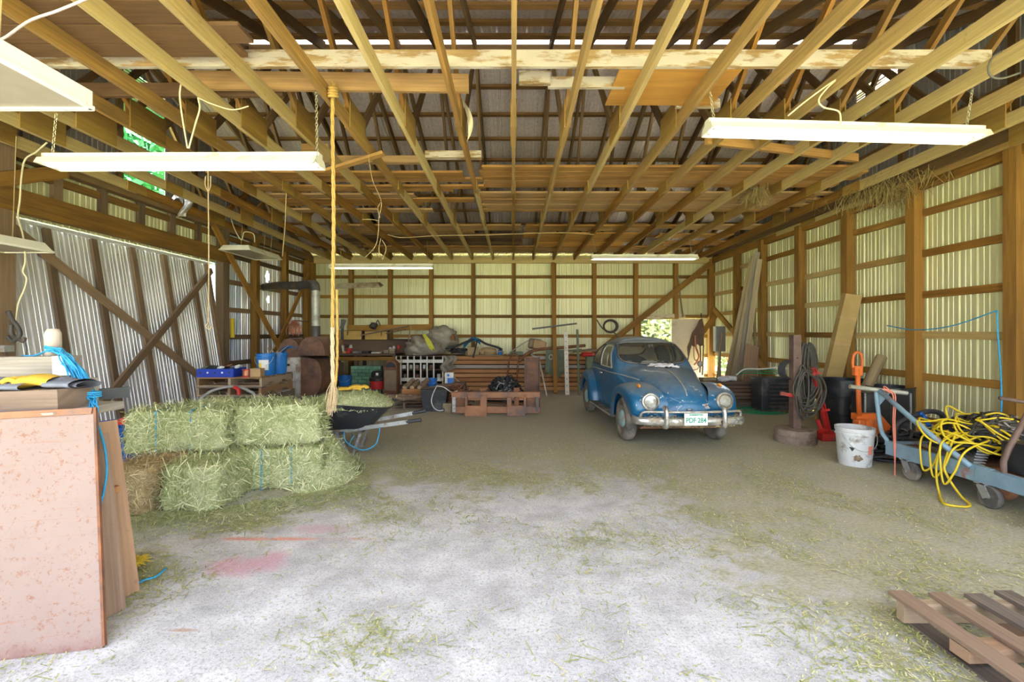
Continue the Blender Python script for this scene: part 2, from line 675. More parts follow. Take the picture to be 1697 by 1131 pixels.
# floor slab, drive in front, grass all round
mb = MB()
mb.box((0, 6.4, -0.1), (13.2, 15.6, 0.2))
fl = mb.build('floor', 'concrete')
fl['kind'] = 'structure'
mb = MB()
mb.grid(lambda u, v: Vector((-60 + 120 * u, -60 + 120 * v, -0.14)), 2, 2)
g = mb.build('ground_outside', 'grass')
g['kind'] = 'structure'
mb = MB()
mb.grid(lambda u, v: Vector((-9 + 18 * u, -16 + 14.6 * v, -0.1)), 2, 2)
g = mb.build('drive_outside', 'gravel')
g['kind'] = 'structure'

# ---- corrugated sheets: local x along the wall, local y the rib height, z up
RIB = [(0, 0), (.010, .019), (.034, .019), (.044, 0), (.098, 0), (.103, .006), (.115, .006), (.120, 0), (.165, 0), (.170, .006), (.182, .006), (.187, 0)]


def sheet_profile(wd):
    n = max(1, round(wd / 0.2286))
    p = wd / n
    out = []
    for i in range(n):
        for (a, hgt) in RIB:
            out.append((i * p + a * p / 0.2286, hgt))
    out.append((wd, 0))
    return out


SHEETS = {}


def sheet(parent, mat, p0, udir, wd, z0, z1, rib_dir, bend=None, top=None, name='metal_panel', holes=None):
    """one steel sheet from p0 along udir; ribs point along rib_dir; top(u) gives a sloping top edge"""
    key = (round(wd, 3), round(z0, 3), round(z1, 3), mat, bend is None and top is None and holes is None)
    fx = Vector(udir).normalized()
    fy = Vector(rib_dir).normalized()
    rot = Matrix((fx, fy, fx.cross(fy))).transposed()
    if abs(fx.cross(fy).z) > 0.9:
        flip = fx.cross(fy).z < 0
    if bend is None and top is None and holes is None and key in SHEETS:
        me = SHEETS[key]
    else:
        pr = sheet_profile(wd)
        nz = 70 if holes else (2 if bend is None else 9)
        vs, fs = [], []
        for (a, hgt) in pr:
            zt = z1 if top is None else top(a)
            for j in range(nz):
                z = z0 + (zt - z0) * j / (nz - 1)
                vs.append((a, hgt + (bend(a, z) if bend else 0.0), z))
        for i in range(len(pr) - 1):
            for j in range(nz - 1):
                if holes and any(((pr[i][0] + pr[i + 1][0]) / 2 - hx) ** 2 / rx ** 2 + (z0 + (z1 - z0) * (j + .5) / (nz - 1) - hz) ** 2 / rz ** 2 < 1 for hx, hz, rx, rz in holes):
                    continue
                fs.append((i * nz + j, (i + 1) * nz + j, (i + 1) * nz + j + 1, i * nz + j + 1))
        me = bpy.data.meshes.new(name)
        me.from_pydata(vs, [], fs)
        me.update()
        me.materials.append(M[mat])
        if bend is None and top is None and holes is None:
            SHEETS[key] = me
    o = bpy.data.objects.new(name, me)
    COL.objects.link(o)
    o.parent = parent
    m3 = Matrix((fx, fy, Vector((0, 0, 1)))).transposed()
    o.matrix_basis = Matrix.Translation(Vector(p0)) @ m3.to_4x4()
    return o


def piece(parent, name, mat, p, q, w_, h_, up=(0, 0, 1)):
    mb = MB()
    mb.bar(p, q, w_, h_, up)
    return mb.build(name, mat, parent)


def roof_z(y):
    return RIDGE_Z - abs(y - RIDGE_Y) * (RIDGE_Z - EAVE_Z) / (RIDGE_Y - YF)


# ---- back wall
wb = setting('wall_back')
xs0, wdt = XL, (3.80 - XL) / 11
for i in range(11):
    sheet(wb, 'siding', (xs0 + i * wdt, YB, 0), (1, 0, 0), wdt, 0.0, 3.86, (0, 1, 0))
for i in range(2):
    sheet(wb, 'siding', (3.80 + i * 0.93, YB, 0), (1, 0, 0), 0.93, 1.95, 3.86, (0, 1, 0))
sheet(wb, 'siding', (5.66, YB, 0), (1, 0, 0), XR - 5.66 + .02, 0.87, 3.86, (0, 1, 0))
for px in (581, 646, 714, 784, 851.5, 918.5, 985.5, 1054.5, 1121):
    X = (px - VPX) * 13.45 / F_PX
    z0 = 1.95 if 3.9 < X < 5.6 else 0.0
    piece(wb, 'post', 'post_wood', (X, YB - 0.09, z0), (X, YB - 0.09, 3.74), 0.115, 0.14, (0, 1, 0))
piece(wb, 'post', 'post_wood', (3.74, YB - 0.09, 0), (3.74, YB - 0.09, 2.02), 0.10, 0.12, (0, 1, 0))
piece(wb, 'post', 'post_wood', (-5.95, YB - 0.1, 0), (-5.95, YB - 0.1, 3.74), 0.15, 0.15, (0, 1, 0))
piece(wb, 'post', 'post_wood', (5.88, YB - 0.1, 0), (5.88, YB - 0.1, 3.74), 0.17, 0.15, (0, 1, 0))
for z in (0.28, 0.87, 1.455, 2.04, 2.63, 3.22):
    x1 = 3.74 if z < 1.9 else XR
    piece(wb, 'girt', 'girt_wood', (XL, YB - 0.025, z), (x1, YB - 0.025, z), 0.04, 0.095)
    if z < 1.9:
        piece(wb, 'girt', 'girt_wood', (5.66, YB - 0.025, z), (XR, YB - 0.025, z), 0.04, 0.095)
piece(wb, 'plate', 'truss_wood', (XL, YB - 0.13, 3.70), (XR, YB - 0.13, 3.70), 0.08, 0.18)
piece(wb, 'door_header', 'white_wood', (3.70, YB - 0.12, 2.02), (5.1, YB - 0.12, 2.04), 0.06, 0.15)
piece(wb, 'door_track', 'girt_wood', (5.1, YB - 0.1, 2.03), (6.0, YB - 0.1, 2.05), 0.05, 0.07)
piece(wb, 'brace', 'post_wood', at(990, 585, 13.28), at(1178, 437, 13.28), 0.045, 0.16)
piece(wb, 'brace', 'post_wood', at(1158, 560, 13.3), at(1188, 520, 13.3), 0.04, 0.14)

# ---- left wall
wl = setting('wall_left')
for i in range(6):
    wd = (5.35 - YF) / 6
    sheet(wl, 'siding', (XL, YF + i * wd, 0), (0, 1, 0), wd, 0.0, 3.86, (-1, 0, 0))
for i in range(4):
    wd = (9.25 - 5.35) / 4
    sheet(wl, 'siding', (XL, 5.35 + i * wd, 0), (0, 1, 0), wd, 2.97, 3.86, (-1, 0, 0))
for i in range(5):
    wd = (YB - 9.25) / 5
    sheet(wl, 'siding_blue' if i == 0 else 'siding_door', (XL, 9.25 + i * wd, 0), (0, 1, 0), wd, 0.0, 3.86, (-1, 0, 0), holes=[(0.22, 2.93, .09, .13), (0.25, 2.37, .06, .08)] if i == 2 else None)
for y in (5.28, 9.33, 10.5, 11.86, 13.1):
    big = y < 9.5
    piece(wl, 'post', 'post_wood' if y > 9.5 else 'door_wood', (XL + 0.1, y, 0), (XL + 0.1, y, 3.74), 0.15, 0.2 if big else 0.14, (0, 1, 0))
for y in (1.2, 2.6, 4.0):
    piece(wl, 'post', 'post_wood', (XL + 0.1, y, 0), (XL + 0.1, y, 3.74), 0.15, 0.14, (0, 1, 0))
for y in (5.98, 6.65, 7.33, 8.0, 8.67):
    piece(wl, 'stud', 'door_wood', (XL + 0.05, y, 3.2), (XL + 0.05, y, 3.74), 0.06, 0.12, (0, 1, 0))
piece(wl, 'door_header', 'post_wood', (XL + 0.14, 5.1, 3.125), (XL + 0.14, 9.5, 3.125), 0.09, 0.28)
for z in (0.28, 0.9, 1.46, 2.04, 2.63, 3.2):
    piece(wl, 'girt', 'door_wood', (XL + 0.03, 9.4, z), (XL + 0.03, YB, z), 0.04, 0.10)
    piece(wl, 'girt', 'girt_wood', (XL + 0.03, YF, z), (XL + 0.03, 5.2, z), 0.04, 0.10)
piece(wl, 'plate', 'roof_wood', (XL + 0.1, YF, 3.72), (XL + 0.1, YB, 3.72), 0.14, 0.16)
piece(wl, 'ledger', 'girt_wood', (XL + 0.05, YF, 3.52), (XL + 0.05, YB, 3.56), 0.05, 0.10)
piece(wl, 'brace', 'post_wood', (XL + 0.19, 8.9, 3.66), at(452, 588, 11.0) + V(0.25, 0, 0), 0.04, 0.12)
piece(wl, 'brace', 'post_wood', (XL + 0.23, 13.0, 3.25), (XL + 0.21, 11.15, 1.1), 0.04, 0.11)
piece(wl, 'brace', 'post_wood', (XL + 0.2, 4.55, 3.0), (XL + 0.2, 5.95, 3.66), 0.05, 0.16)

# ---- right wall, its sheets dented inwards at the foot
wr = setting('wall_right')


def dent(a, z):
    k = max(0.0, 0.62 - z)
    return -0.25 * k * k - 0.015 * math.sin(a * 9) * k


nR = 14
wd = (YB - YF) / nR
for i in range(nR):
    y0 = YF + i * wd
    if i == nR - 1:
        sheet(wr, 'siding', (XR, y0, 0), (0, 1, 0), wd, 0.87, 3.86, (1, 0, 0))
    elif 4 <= i <= 9:
        sheet(wr, 'siding', (XR, y0, 0), (0, 1, 0), wd, 0.0, 3.86, (1, 0, 0), bend=dent)
    else:
        sheet(wr, 'siding', (XR, y0, 0), (0, 1, 0), wd, 0.0, 3.86, (1, 0, 0))
PR = [1.3, 2.65, 3.98, 5.33, 6.67, 8.0, 9.33, 10.73, 11.95]
for y in PR:
    piece(wr, 'post', 'post_wood', (XR - 0.09, y, 0), (XR - 0.09, y, 3.74), 0.15, 0.15, (0, 1, 0))
ends = [YF] + PR + [YB]
for z in (0.30, 0.92, 1.51, 2.10, 2.69, 3.28):
    for a, b in zip(ends[:-1], ends[1:]):
        piece(wr, 'girt', 'truss_wood' if z > 1.0 else 'girt_wood', (XR - 0.025, a + .06, z + R.uniform(-.012, .012)), (XR - 0.025, b - .06, z + R.uniform(-.012, .012)), 0.045, 0.10)
piece(wr, 'plate', 'truss_wood', (XR - 0.06, YF, 3.70), (XR - 0.06, YB, 3.70), 0.09, 0.16)
piece(wr, 'ledger', 'roof_wood', (XR - 0.22, YF, 3.86), (XR - 0.22, YB, 3.86), 0.06, 0.18)
piece(wr, 'brace', 'post_wood', (XR - 0.2, 13.1, 2.25), (XR - 0.2, 9.3, 0.1), 0.045, 0.14)

# ---- gable ends above the plates, each with a louvred opening
for nm, X, ribd, ox in (('wall_left_gable', XL - 0.02, (-1, 0, 0), 1), ('wall_right_gable', XR + 0.02, (1, 0, 0), -1)):
    wg = setting(nm)
    ng = 14
    wd = (YB - YF) / ng
    for i in range(ng):
        y0 = YF + i * wd
        hole = (i in (7,)) if ox > 0 else (i in (7,))
        z0 = 3.80
        tp = (lambda y0: (lambda a: roof_z(y0 + a) + 0.12))(y0)
        if hole:
            if ox > 0:
                sheet(wg, 'siding_gable', (X, y0, 0), (0, 1, 0), wd, 5.72, 6, ribd, top=tp)
            else:
                sheet(wg, 'siding_gable', (X, y0, 0), (0, 1, 0), wd, 5.75, 6, ribd, top=tp)
                sheet(wg, 'siding_gable', (X, y0, 0), (0, 1, 0), wd, 3.80, 5.3, ribd)
            for k in range(10):
                z = 5.31 + k * 0.042
                piece(wg, 'louvre_slat', 'white_wood', (X, y0, z), (X, y0 + wd, z), 0.07, 0.010, (1.2 * ox, 0, 1))
        else:
            sheet(wg, 'siding_gable', (X, y0, 0), (0, 1, 0), wd, z0, 6, ribd, top=tp)
    for y in (2.2, 3.8, 5.4, 6.95, 8.6, 10.2, 11.8):
        piece(wg, 'stud', 'roof_wood', (X + ox * 0.06, y, 3.82), (X + ox * 0.06, y, roof_z(y)), 0.09, 0.05, (1, 0, 0))
    piece(wg, 'girt', 'roof_wood', (X + ox * 0.05, 2.4, 4.5), (X + ox * 0.05, 11.6, 4.5), 0.04, 0.1)

# ---- roof: trusses, purlins, sheets, and the boards laid on the chords
ce = setting('ceiling')
N1, N2 = 4.9, 9.1


def tx(k, y):
    """the trusses fan out a little towards the back"""
    return k * (0.562 + 0.038 * (y - YF) / (YB - YF))


for k in range(-10, 11):
    j = R.uniform(-0.01, 0.01)

    def tp(y, z, o=0.0):
        return V(tx(k, y) + j + o, y, z)
    zc = ZC + CH / 2
    piece(ce, 'bottom_chord', 'truss_wood', tp(YF, zc), tp(RIDGE_Y + 0.02, zc), 0.04, CH)
    piece(ce, 'bottom_chord', 'truss_wood', tp(RIDGE_Y + 0.02, zc, .003), tp(YB - 0.1, zc), 0.04, CH)
    for ye in (YF - 0.5, YB + 0.5):
        piece(ce, 'rafter', 'roof_wood', tp(ye, roof_z(ye) - 0.07), tp(RIDGE_Y, RIDGE_Z - 0.07), 0.04, 0.14)
    t1, t2 = 3.75, 10.3
    piece(ce, 'web', 'web_wood', tp(N1 + .05, ZC + 0.12), tp(t1, roof_z(t1) - 0.13), 0.04, 0.085)
    piece(ce, 'web', 'roof_wood', tp(N1 + .25, ZC + 0.12), tp(RIDGE_Y - 0.15, RIDGE_Z - 0.25), 0.04, 0.085)
    piece(ce, 'web', 'roof_wood', tp(N2 - .25, ZC + 0.12), tp(RIDGE_Y + 0.15, RIDGE_Z - 0.25), 0.04, 0.085)
    piece(ce, 'web', 'web_wood', tp(N2 - .05, ZC + 0.12), tp(t2, roof_z(t2) - 0.13), 0.04, 0.085)
    for (yc, hl, hi) in ((N1 + .1, 0.25, 0.30), (N2 - .1, 0.22, 0.27), (RIDGE_Y, .18, CH + .005)):
        for sx in (-1, 1):
            piece(ce, 'gusset_plate', 'ply_gusset', tp(yc - hl, ZC + hi / 2, sx * 0.027), tp(yc + hl, ZC + hi / 2, sx * 0.027), 0.012, hi)
    piece(ce, 'heel_block', 'ply_gusset', tp(13.0, ZC + 0.12, .03), tp(13.4, ZC + 0.12, .03), 0.012, 0.2)
for side in (-1, 1):
    for i in range(12):
        y = RIDGE_Y + side * (0.22 + i * 0.59)
        piece(ce, 'purlin', 'purlin_wood', (XL - 0.1, y, roof_z(y) + 0.025), (XR + 0.1, y, roof_z(y) + 0.025), 0.09, 0.045)
piece(ce, 'ridge_board', 'roof_wood', (XL, RIDGE_Y, RIDGE_Z - 0.12), (XR, RIDGE_Y, RIDGE_Z - 0.12), 0.04, 0.16)
slope = math.atan2(RIDGE_Z - EAVE_Z, RIDGE_Y - YF)
ln = (RIDGE_Y - YF + 0.55) / math.cos(slope)
nroof = 14
wd = (XR - XL + 0.4) / nroof
rme = {}
for side in (-1, 1):
    for i in range(nroof):
        if side not in rme:
            pr = sheet_profile(wd)
            vs, fs = [], []
            for (a, hgt) in pr:
                for t in (0.11, ln):
                    vs.append((a, side * t * math.cos(slope), -t * math.sin(slope) + hgt))
            for q in range(len(pr) - 1):
                fs.append((q * 2, (q + 1) * 2, (q + 1) * 2 + 1, q * 2 + 1))
            me = bpy.data.meshes.new('roof_panel')
            me.from_pydata(vs, [], fs)
            me.update()
            me.materials.append(M['roofing'])
            rme[side] = me
        o = bpy.data.objects.new('roof_panel', rme[side])
        COL.objects.link(o)
        o.parent = ce
        o.location = (XL - 0.2 + i * wd, RIDGE_Y, RIDGE_Z + 0.06)
mb = MB()
for s_ in (-1, 1):
    mb.bar((XL - .2, RIDGE_Y + s_ * 0.12, RIDGE_Z + 0.13), (XR + .2, RIDGE_Y + s_ * 0.12, RIDGE_Z + 0.13), 0.26, 0.004, (0, s_ * 0.32, 1))
mb.build('ridge_cap', 'siding_door', ce)


def plank(x0, x1, y0, y1, mat, z=None, t=0.032, tilt=0.0, name='plank'):
    z = ZC + CH + t / 2 + 0.002 if z is None else z
    mb = MB()
    mb.bar((x0, (y0 + y1) / 2, z), (x1, (y0 + y1) / 2 + tilt, z), abs(y1 - y0), t)
    return mb.build(name, mat, ce)


def edge_board(x0, x1, d, mat, h=0.14, t=0.04, z=None, dz=0.0, dy=0.0):
    z = ZC + CH + h / 2 + 0.002 if z is None else z
    return piece(ce, 'plank', mat, ((x0 - VPX) * d / F_PX, d, z), ((x1 - VPX) * d / F_PX, d + dy, z + dz), t, h)


# front: wide planks overhead on the left and boards on edge right across
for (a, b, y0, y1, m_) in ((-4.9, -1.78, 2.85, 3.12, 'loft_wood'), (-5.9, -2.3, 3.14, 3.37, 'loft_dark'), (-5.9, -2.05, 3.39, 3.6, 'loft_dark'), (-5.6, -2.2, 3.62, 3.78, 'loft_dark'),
                       (-1.66, 0.06, 2.86, 3.13, 'white_wood')):
    plank(a, b, y0, y1, m_)
edge_board(55, 1012, 3.93, 'white_wood', 0.145)
edge_board(1012, 1640, 3.93, 'white_wood', 0.145)
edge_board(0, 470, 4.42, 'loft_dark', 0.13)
edge_board(310, 776, 4.28, 'loft_wood', 0.17, dy=0.06)
edge_board(860, 912, 4.20, 'white_wood', 0.12)
edge_board(908, 1035, 4.26, 'white_wood', 0.10)
edge_board(1120, 1192, 4.64, 'white_wood', 0.09)
mb = MB()
mb.bar(V(0.93, 4.28, ZC + CH + .015), V(2.0, 4.28, ZC + CH + .015), 0.62, 0.02)
mb.build('plywood_sheet', 'orange_ply', ce)

# over the middle: two right-hand decks of planks, sparser on the left


def deck(x0, x1, y0, y1, n, mat, jit=0.12, skip=()):
    wd_ = (y1 - y0) / n
    for i in range(n):
        if i in skip:
            continue
        plank(x0 + R.uniform(-jit, jit), x1 + R.uniform(-jit, jit) * 2, y0 + i * wd_ + 0.010, y0 + (i + 1) * wd_ - 0.010, mat, tilt=R.uniform(-.01, .01), z=ZC + CH + 0.018 + R.uniform(0, .012))


deck(-0.50, 5.0, 6.28, 7.2, 5, 'loft_wood', 0.08)
deck(-0.55, 5.2, 7.46, 8.62, 7, 'loft_wood', 0.08)
deck(-4.2, -1.0, 6.5, 7.42, 6, 'loft_wood', 0.35, skip=(3,))
deck(-4.0, -1.1, 7.55, 8.7, 5, 'loft_wood', 0.4, skip=(3,))
deck(-3.6, -0.4, 9.7, 10.5, 3, 'loft_wood', 0.3)
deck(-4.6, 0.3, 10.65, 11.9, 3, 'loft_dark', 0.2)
deck(0.2, 3.4, 9.75, 10.3, 2, 'loft_wood', 0.2)
deck(0.35, 3.2, 10.5, 12.0, 3, 'orange_ply', 0.2)
deck(-4.0, 4.6, 12.1, 13.0, 4, 'loft_wood', 0.3)
deck(3.4, 5.5, 9.7, 11.9, 5, 'loft_wood', 0.3, skip=(1, 3))
edge_board(535, 705, 6.15, 'loft_wood', 0.09, t=0.09)
edge_board(705, 798, 5.98, 'white_wood', 0.09, t=0.09)
edge_board(500, 545, 5.9, 'loft_wood', 0.16, t=0.02)
piece(ce, 'plank', 'loft_wood', at(1170, 232, 5.2), at(1420, 262, 5.9), 0.05, 0.1)
piece(ce, 'plank', 'loft_wood', at(540, 284, 5.6), at(636, 254, 5.5) , 0.09, 0.035)

# ---- the big sheet-metal door, hung outside and pushed in at the foot
dr = setting('door_1')
DT, DB = (XL - 0.12, 2.93), (XL + 0.34, 0.04)


def dp(y, z, off=0.0):
    t = (z - DB[1]) / (DT[1] - DB[1])
    return Vector((DB[0] + (DT[0] - DB[0]) * t + off, y, z))


for i in range(5):
    wdd = (9.22 - 5.20) / 5
    pr = sheet_profile(wdd)
    vs, fs = [], []
    for (a, hgt) in pr:
        for z in (0.04, 2.93):
            vs.append(dp(5.20 + i * wdd + a, z, -hgt))
    for q in range(len(pr) - 1):
        fs.append((q * 2, (q + 1) * 2, (q + 1) * 2 + 1, q * 2 + 1))
    mb = MB()
    mb.add(vs, fs)
    mb.build('metal_panel', 'siding_door', dr)
for y in (5.3, 5.98, 6.65, 7.33, 8.0, 8.67, 9.12):
    piece(dr, 'batten', 'door_wood', dp(y, 0.05, 0.03), dp(y, 2.92, 0.03), 0.045, 0.09, (0, 1, 0))
piece(dr, 'brace', 'door_wood', dp(5.45, 2.88, 0.075), dp(8.75, 0.45, 0.075), 0.045, 0.11, (0, 0, 1))
piece(dr, 'brace', 'door_wood', dp(9.1, 2.8, 0.12), dp(6.2, 0.5, 0.12), 0.045, 0.11, (0, 0, 1))
mb = MB()
mb.tube([V(XL - 0.09, 5.0, 2.965), V(XL - 0.09, 9.6, 2.965)], 0.045, 8)
mb.build('door_track', 'siding_door', dr)

# ------------------------------------------------------------------ the old blue car
def car_paint():
    m, nt, b = node_mat('car_paint')
    tc = N(nt, 'ShaderNodeTexCoord')
    co = tc.outputs['Object']
    geo = N(nt, 'ShaderNodeNewGeometry')
    sep = N(nt, 'ShaderNodeSeparateXYZ')
    nt.links.new(geo.outputs['Normal'], sep.inputs[0])
    pos = N(nt, 'ShaderNodeSeparateXYZ')
    nt.links.new(co, pos.inputs[0])
    n1 = noise_n(nt, co, 3.0, 5, 0.6)
    n2 = noise_n(nt, co, 11.0, 5, 0.7)
    n3 = noise_n(nt, mapping(nt, co, (1, 1, 1), (7, 3, 1)), 9.0, 6, 0.7)
    col = mixc(nt, ramp(nt, n1, [(0.3, 0.0), (0.7, 1.0)]), (0.005, 0.085, 0.20), (0.008, 0.13, 0.29))
    # settled dust
    up = ramp(nt, sep.outputs[2], [(0.5, 0.0), (1.0, 0.7)])
    dk = math_n(nt, 'MULTIPLY', up, ramp(nt, n2, [(0.3, 0.25), (0.62, 1.0)]))
    col = mixc(nt, dk, col, (0.27, 0.27, 0.245))
    # chips down to white primer and rust, mostly at the nose
    nose = ramp(nt, math_n(nt, 'MULTIPLY', pos.outputs[1], -1.0), [(-0.0, 0.0), (0.6, 0.12)])
    ch = math_n(nt, 'ADD', n3, nose)
    col = mixc(nt, ramp(nt, ch, [(0.715, 0.0), (0.73, 1.0)]), col, (0.62, 0.66, 0.68))
    col = mixc(nt, ramp(nt, ch, [(0.745, 0.0), (0.76, 1.0)]), col, (0.22, 0.09, 0.04))
    nt.links.new(col, b.inputs['Base Color'])
    r = math_n(nt, 'MULTIPLY_ADD', dk, 0.5)
    r.node.inputs[2].default_value = 0.28
    nt.links.new(r, b.inputs['Roughness'])
    b.inputs['Coat Weight'].default_value = 0.15


car_paint()
plain('chrome_dull', (0.55, 0.56, 0.56), 0.28, 0.85, 0.15, 10, dirt=(0.36, 0.30, 0.22), dirt_amt=0.55, dirt_scale=9)
plain('chrome', (0.75, 0.75, 0.74), 0.15, 1.0, 0.05, dirt=(0.5, 0.46, 0.4), dirt_amt=0.2)
plain('rubber', (0.09, 0.085, 0.08), 0.75, 0, 0.25, 8, dirt=(0.24, 0.21, 0.18), dirt_amt=0.6)
plain('hub_paint', (0.30, 0.47, 0.50), 0.5, 0, 0.15, dirt=(0.3, 0.24, 0.18), dirt_amt=0.35)
plain('rim_dark', (0.22, 0.22, 0.21), 0.6, 0.3, 0.2, dirt=(0.22, 0.14, 0.09), dirt_amt=0.5)
plain('seal_black', (0.05, 0.05, 0.05), 0.6, 0, 0.2)
plain('trim_grey', (0.42, 0.40, 0.36), 0.45, 0.4, 0.2)
plain('car_seat', (0.55, 0.55, 0.50), 0.7, 0, 0.12)
plain('car_lining', (0.66, 0.64, 0.50), 0.8, 0, 0.1)
plain('car_inner', (0.16, 0.17, 0.15), 0.8, 0, 0.2)
plain('amber', (0.60, 0.22, 0.03), 0.3, 0, 0.1)
plain('plate_white', (0.78, 0.80, 0.78), 0.45, 0, 0.05)
plain('plate_green', (0.02, 0.33, 0.22), 0.5, 0, 0.05)
plain('rag_white', (0.72, 0.72, 0.78), 0.9, 0, 0.1)
plain('underbody', (0.10, 0.075, 0.055), 0.9, 0, 0.3, dirt=(0.2, 0.09, 0.05), dirt_amt=0.6)


def glass_mat(name, tint, rough, haze, trans=0.0):
    """thin dusty pane: see-through with a sheen and a film of dust"""
    m, nt, b = node_mat(name)
    nt.nodes.remove(b)
    out = nt.nodes['Material Output']
    tr = N(nt, 'ShaderNodeBsdfTransparent')
    tr.inputs[0].default_value = (*tint, 1)
    gl = N(nt, 'ShaderNodeBsdfGlossy')
    gl.inputs['Roughness'].default_value = rough
    df = N(nt, 'ShaderNodeBsdfDiffuse')
    df.inputs[0].default_value = (0.62, 0.60, 0.5, 1)
    fr = N(nt, 'ShaderNodeFresnel')
    fr.inputs[0].default_value = 1.45
    m1 = N(nt, 'ShaderNodeMixShader')
    m2 = N(nt, 'ShaderNodeMixShader')
    tl = N(nt, 'ShaderNodeBsdfTranslucent')
    tl.inputs[0].default_value = (0.80, 0.79, 0.56, 1)
    m0 = N(nt, 'ShaderNodeMixShader')
    m0.inputs[0].default_value = trans
    nt.links.new(df.outputs[0], m0.inputs[1])
    nt.links.new(tl.outputs[0], m0.inputs[2])
    m1.inputs[0].default_value = haze
    nt.links.new(tr.outputs[0], m1.inputs[1])
    nt.links.new(m0.outputs[0], m1.inputs[2])
    nt.links.new(fr.outputs[0], m2.inputs[0])
    nt.links.new(m1.outputs[0], m2.inputs[1])
    nt.links.new(gl.outputs[0], m2.inputs[2])
    nt.links.new(m2.outputs[0], out.inputs[0])


glass_mat('car_glass', (0.93, 0.95, 0.90), 0.05, 0.07)
glass_mat('dusty_glass', (0.93, 0.95, 0.85), 0.08, 0.45, 0.7)
glass_mat('lamp_glass', (0.95, 0.95, 0.95), 0.08, 0.30)

BODY = [  # s, half width, waist height, top height, roundness, bottom height
    (-0.63, .27, .43, .48, 2.0, .36), (-0.615, .33, .45, .57, 2.0, .35), (-0.57, .385, .465, .68, 2.1, .34), (-0.49, .43, .48, .775, 2.15, .33),
    (-0.35, .475, .50, .86, 2.2, .32), (-0.15, .52, .53, .93, 2.2, .31), (0.10, .57, .59, .985, 2.3, .30), (0.30, .605, .70, 1.01, 2.4, .28),
    (0.50, .63, .80, 1.03, 2.6, .26), (0.58, .635, .86, 1.055, 2.8, .26), (0.70, .64, .90, 1.17, 3.0, .26), (0.85, .645, .91, 1.315, 3.1, .26),
    (1.00, .65, .92, 1.41, 3.1, .26), (1.20, .65, .92, 1.468, 3.0, .26), (1.50, .65, .92, 1.488, 2.9, .26), (1.80, .65, .92, 1.455, 2.8, .26),
    (2.10, .645, .90, 1.365, 2.7, .27), (2.40, .62, .85, 1.215, 2.5, .30), (2.65, .57, .75, 1.045, 2.4, .32), (2.85, .48, .62, .855, 2.3, .35),
    (2.98, .38, .52, .67, 2.2, .37), (3.04, .30, .45, .50, 2.0, .38)]


def bp(s):
    return lerp_table(BODY, s)


def top_z(s, x):
    W, zw, zt, n, zb = bp(s)
    k = 1 - (min(abs(x), W) / W) ** n
    return zw + (zt - zw) * max(0.0, k) ** (1 / n)


def side_x(s, z):
    W, zw, zt, n, zb = bp(s)
    if z <= zw:
        k = (z - zb) / max(zw - zb, 1e-4)
        return W * (0.965 + 0.035 * math.sin(min(1, max(0, k)) * math.pi / 2))
    k = 1 - min(1.0, (z - zw) / (zt - zw)) ** n
    return W * max(0.0, k) ** (1 / n)


def body_pt(s, v):
    """v 0..1 from sill to centre line"""
    W, zw, zt, n, zb = bp(s)
    if v < 0.22:
        z = zb + (zw - zb) * v / 0.22
        return (side_x(s, z), z)
    a = (v - 0.22) / 0.78 * math.pi / 2
    return (W * max(0.0, math.cos(a)) ** (2 / n), zw + (zt - zw) * math.sin(a) ** (2 / n))


def win_front(x, s, z):
    return s < 1.03 and (abs(x) / 0.545) ** 5 + (abs(z - 1.225) / 0.166) ** 4 < 1 and abs(x) < 0.545 - 0.26 * max(0, z - 1.18)


def win_door(x, s, z):
    if abs(x) < 0.42:
        return False
    lo = 0.80 + (z - 0.98) * 0.78
    return 0.985 < z < 1.335 and lo < s < 1.46 and not (z > 1.30 and (s > 1.43 or s < lo + .03))


def win_rear_side(x, s, z):
    if abs(x) < 0.40 or s < 1.55 or z < 0.99:
        return False
    return ((s - 1.55) / 0.60) ** 2.4 + ((z - 0.99) / 0.35) ** 3.5 < 1


def win_back(x, s, z):
    return s > 2.0 and (abs(x) / 0.42) ** 4 + (abs(z - 1.205) / 0.105) ** 4 < 1


def surf_s(x, z, s0, s1):
    """where along the length the top surface passes height z at offset x"""
    up = top_z(s1, x) > top_z(s0, x)
    for _ in range(40):
        m_ = (s0 + s1) / 2
        if (top_z(m_, x) < z) == up:
            s0 = m_
        else:
            s1 = m_
    return (s0 + s1) / 2


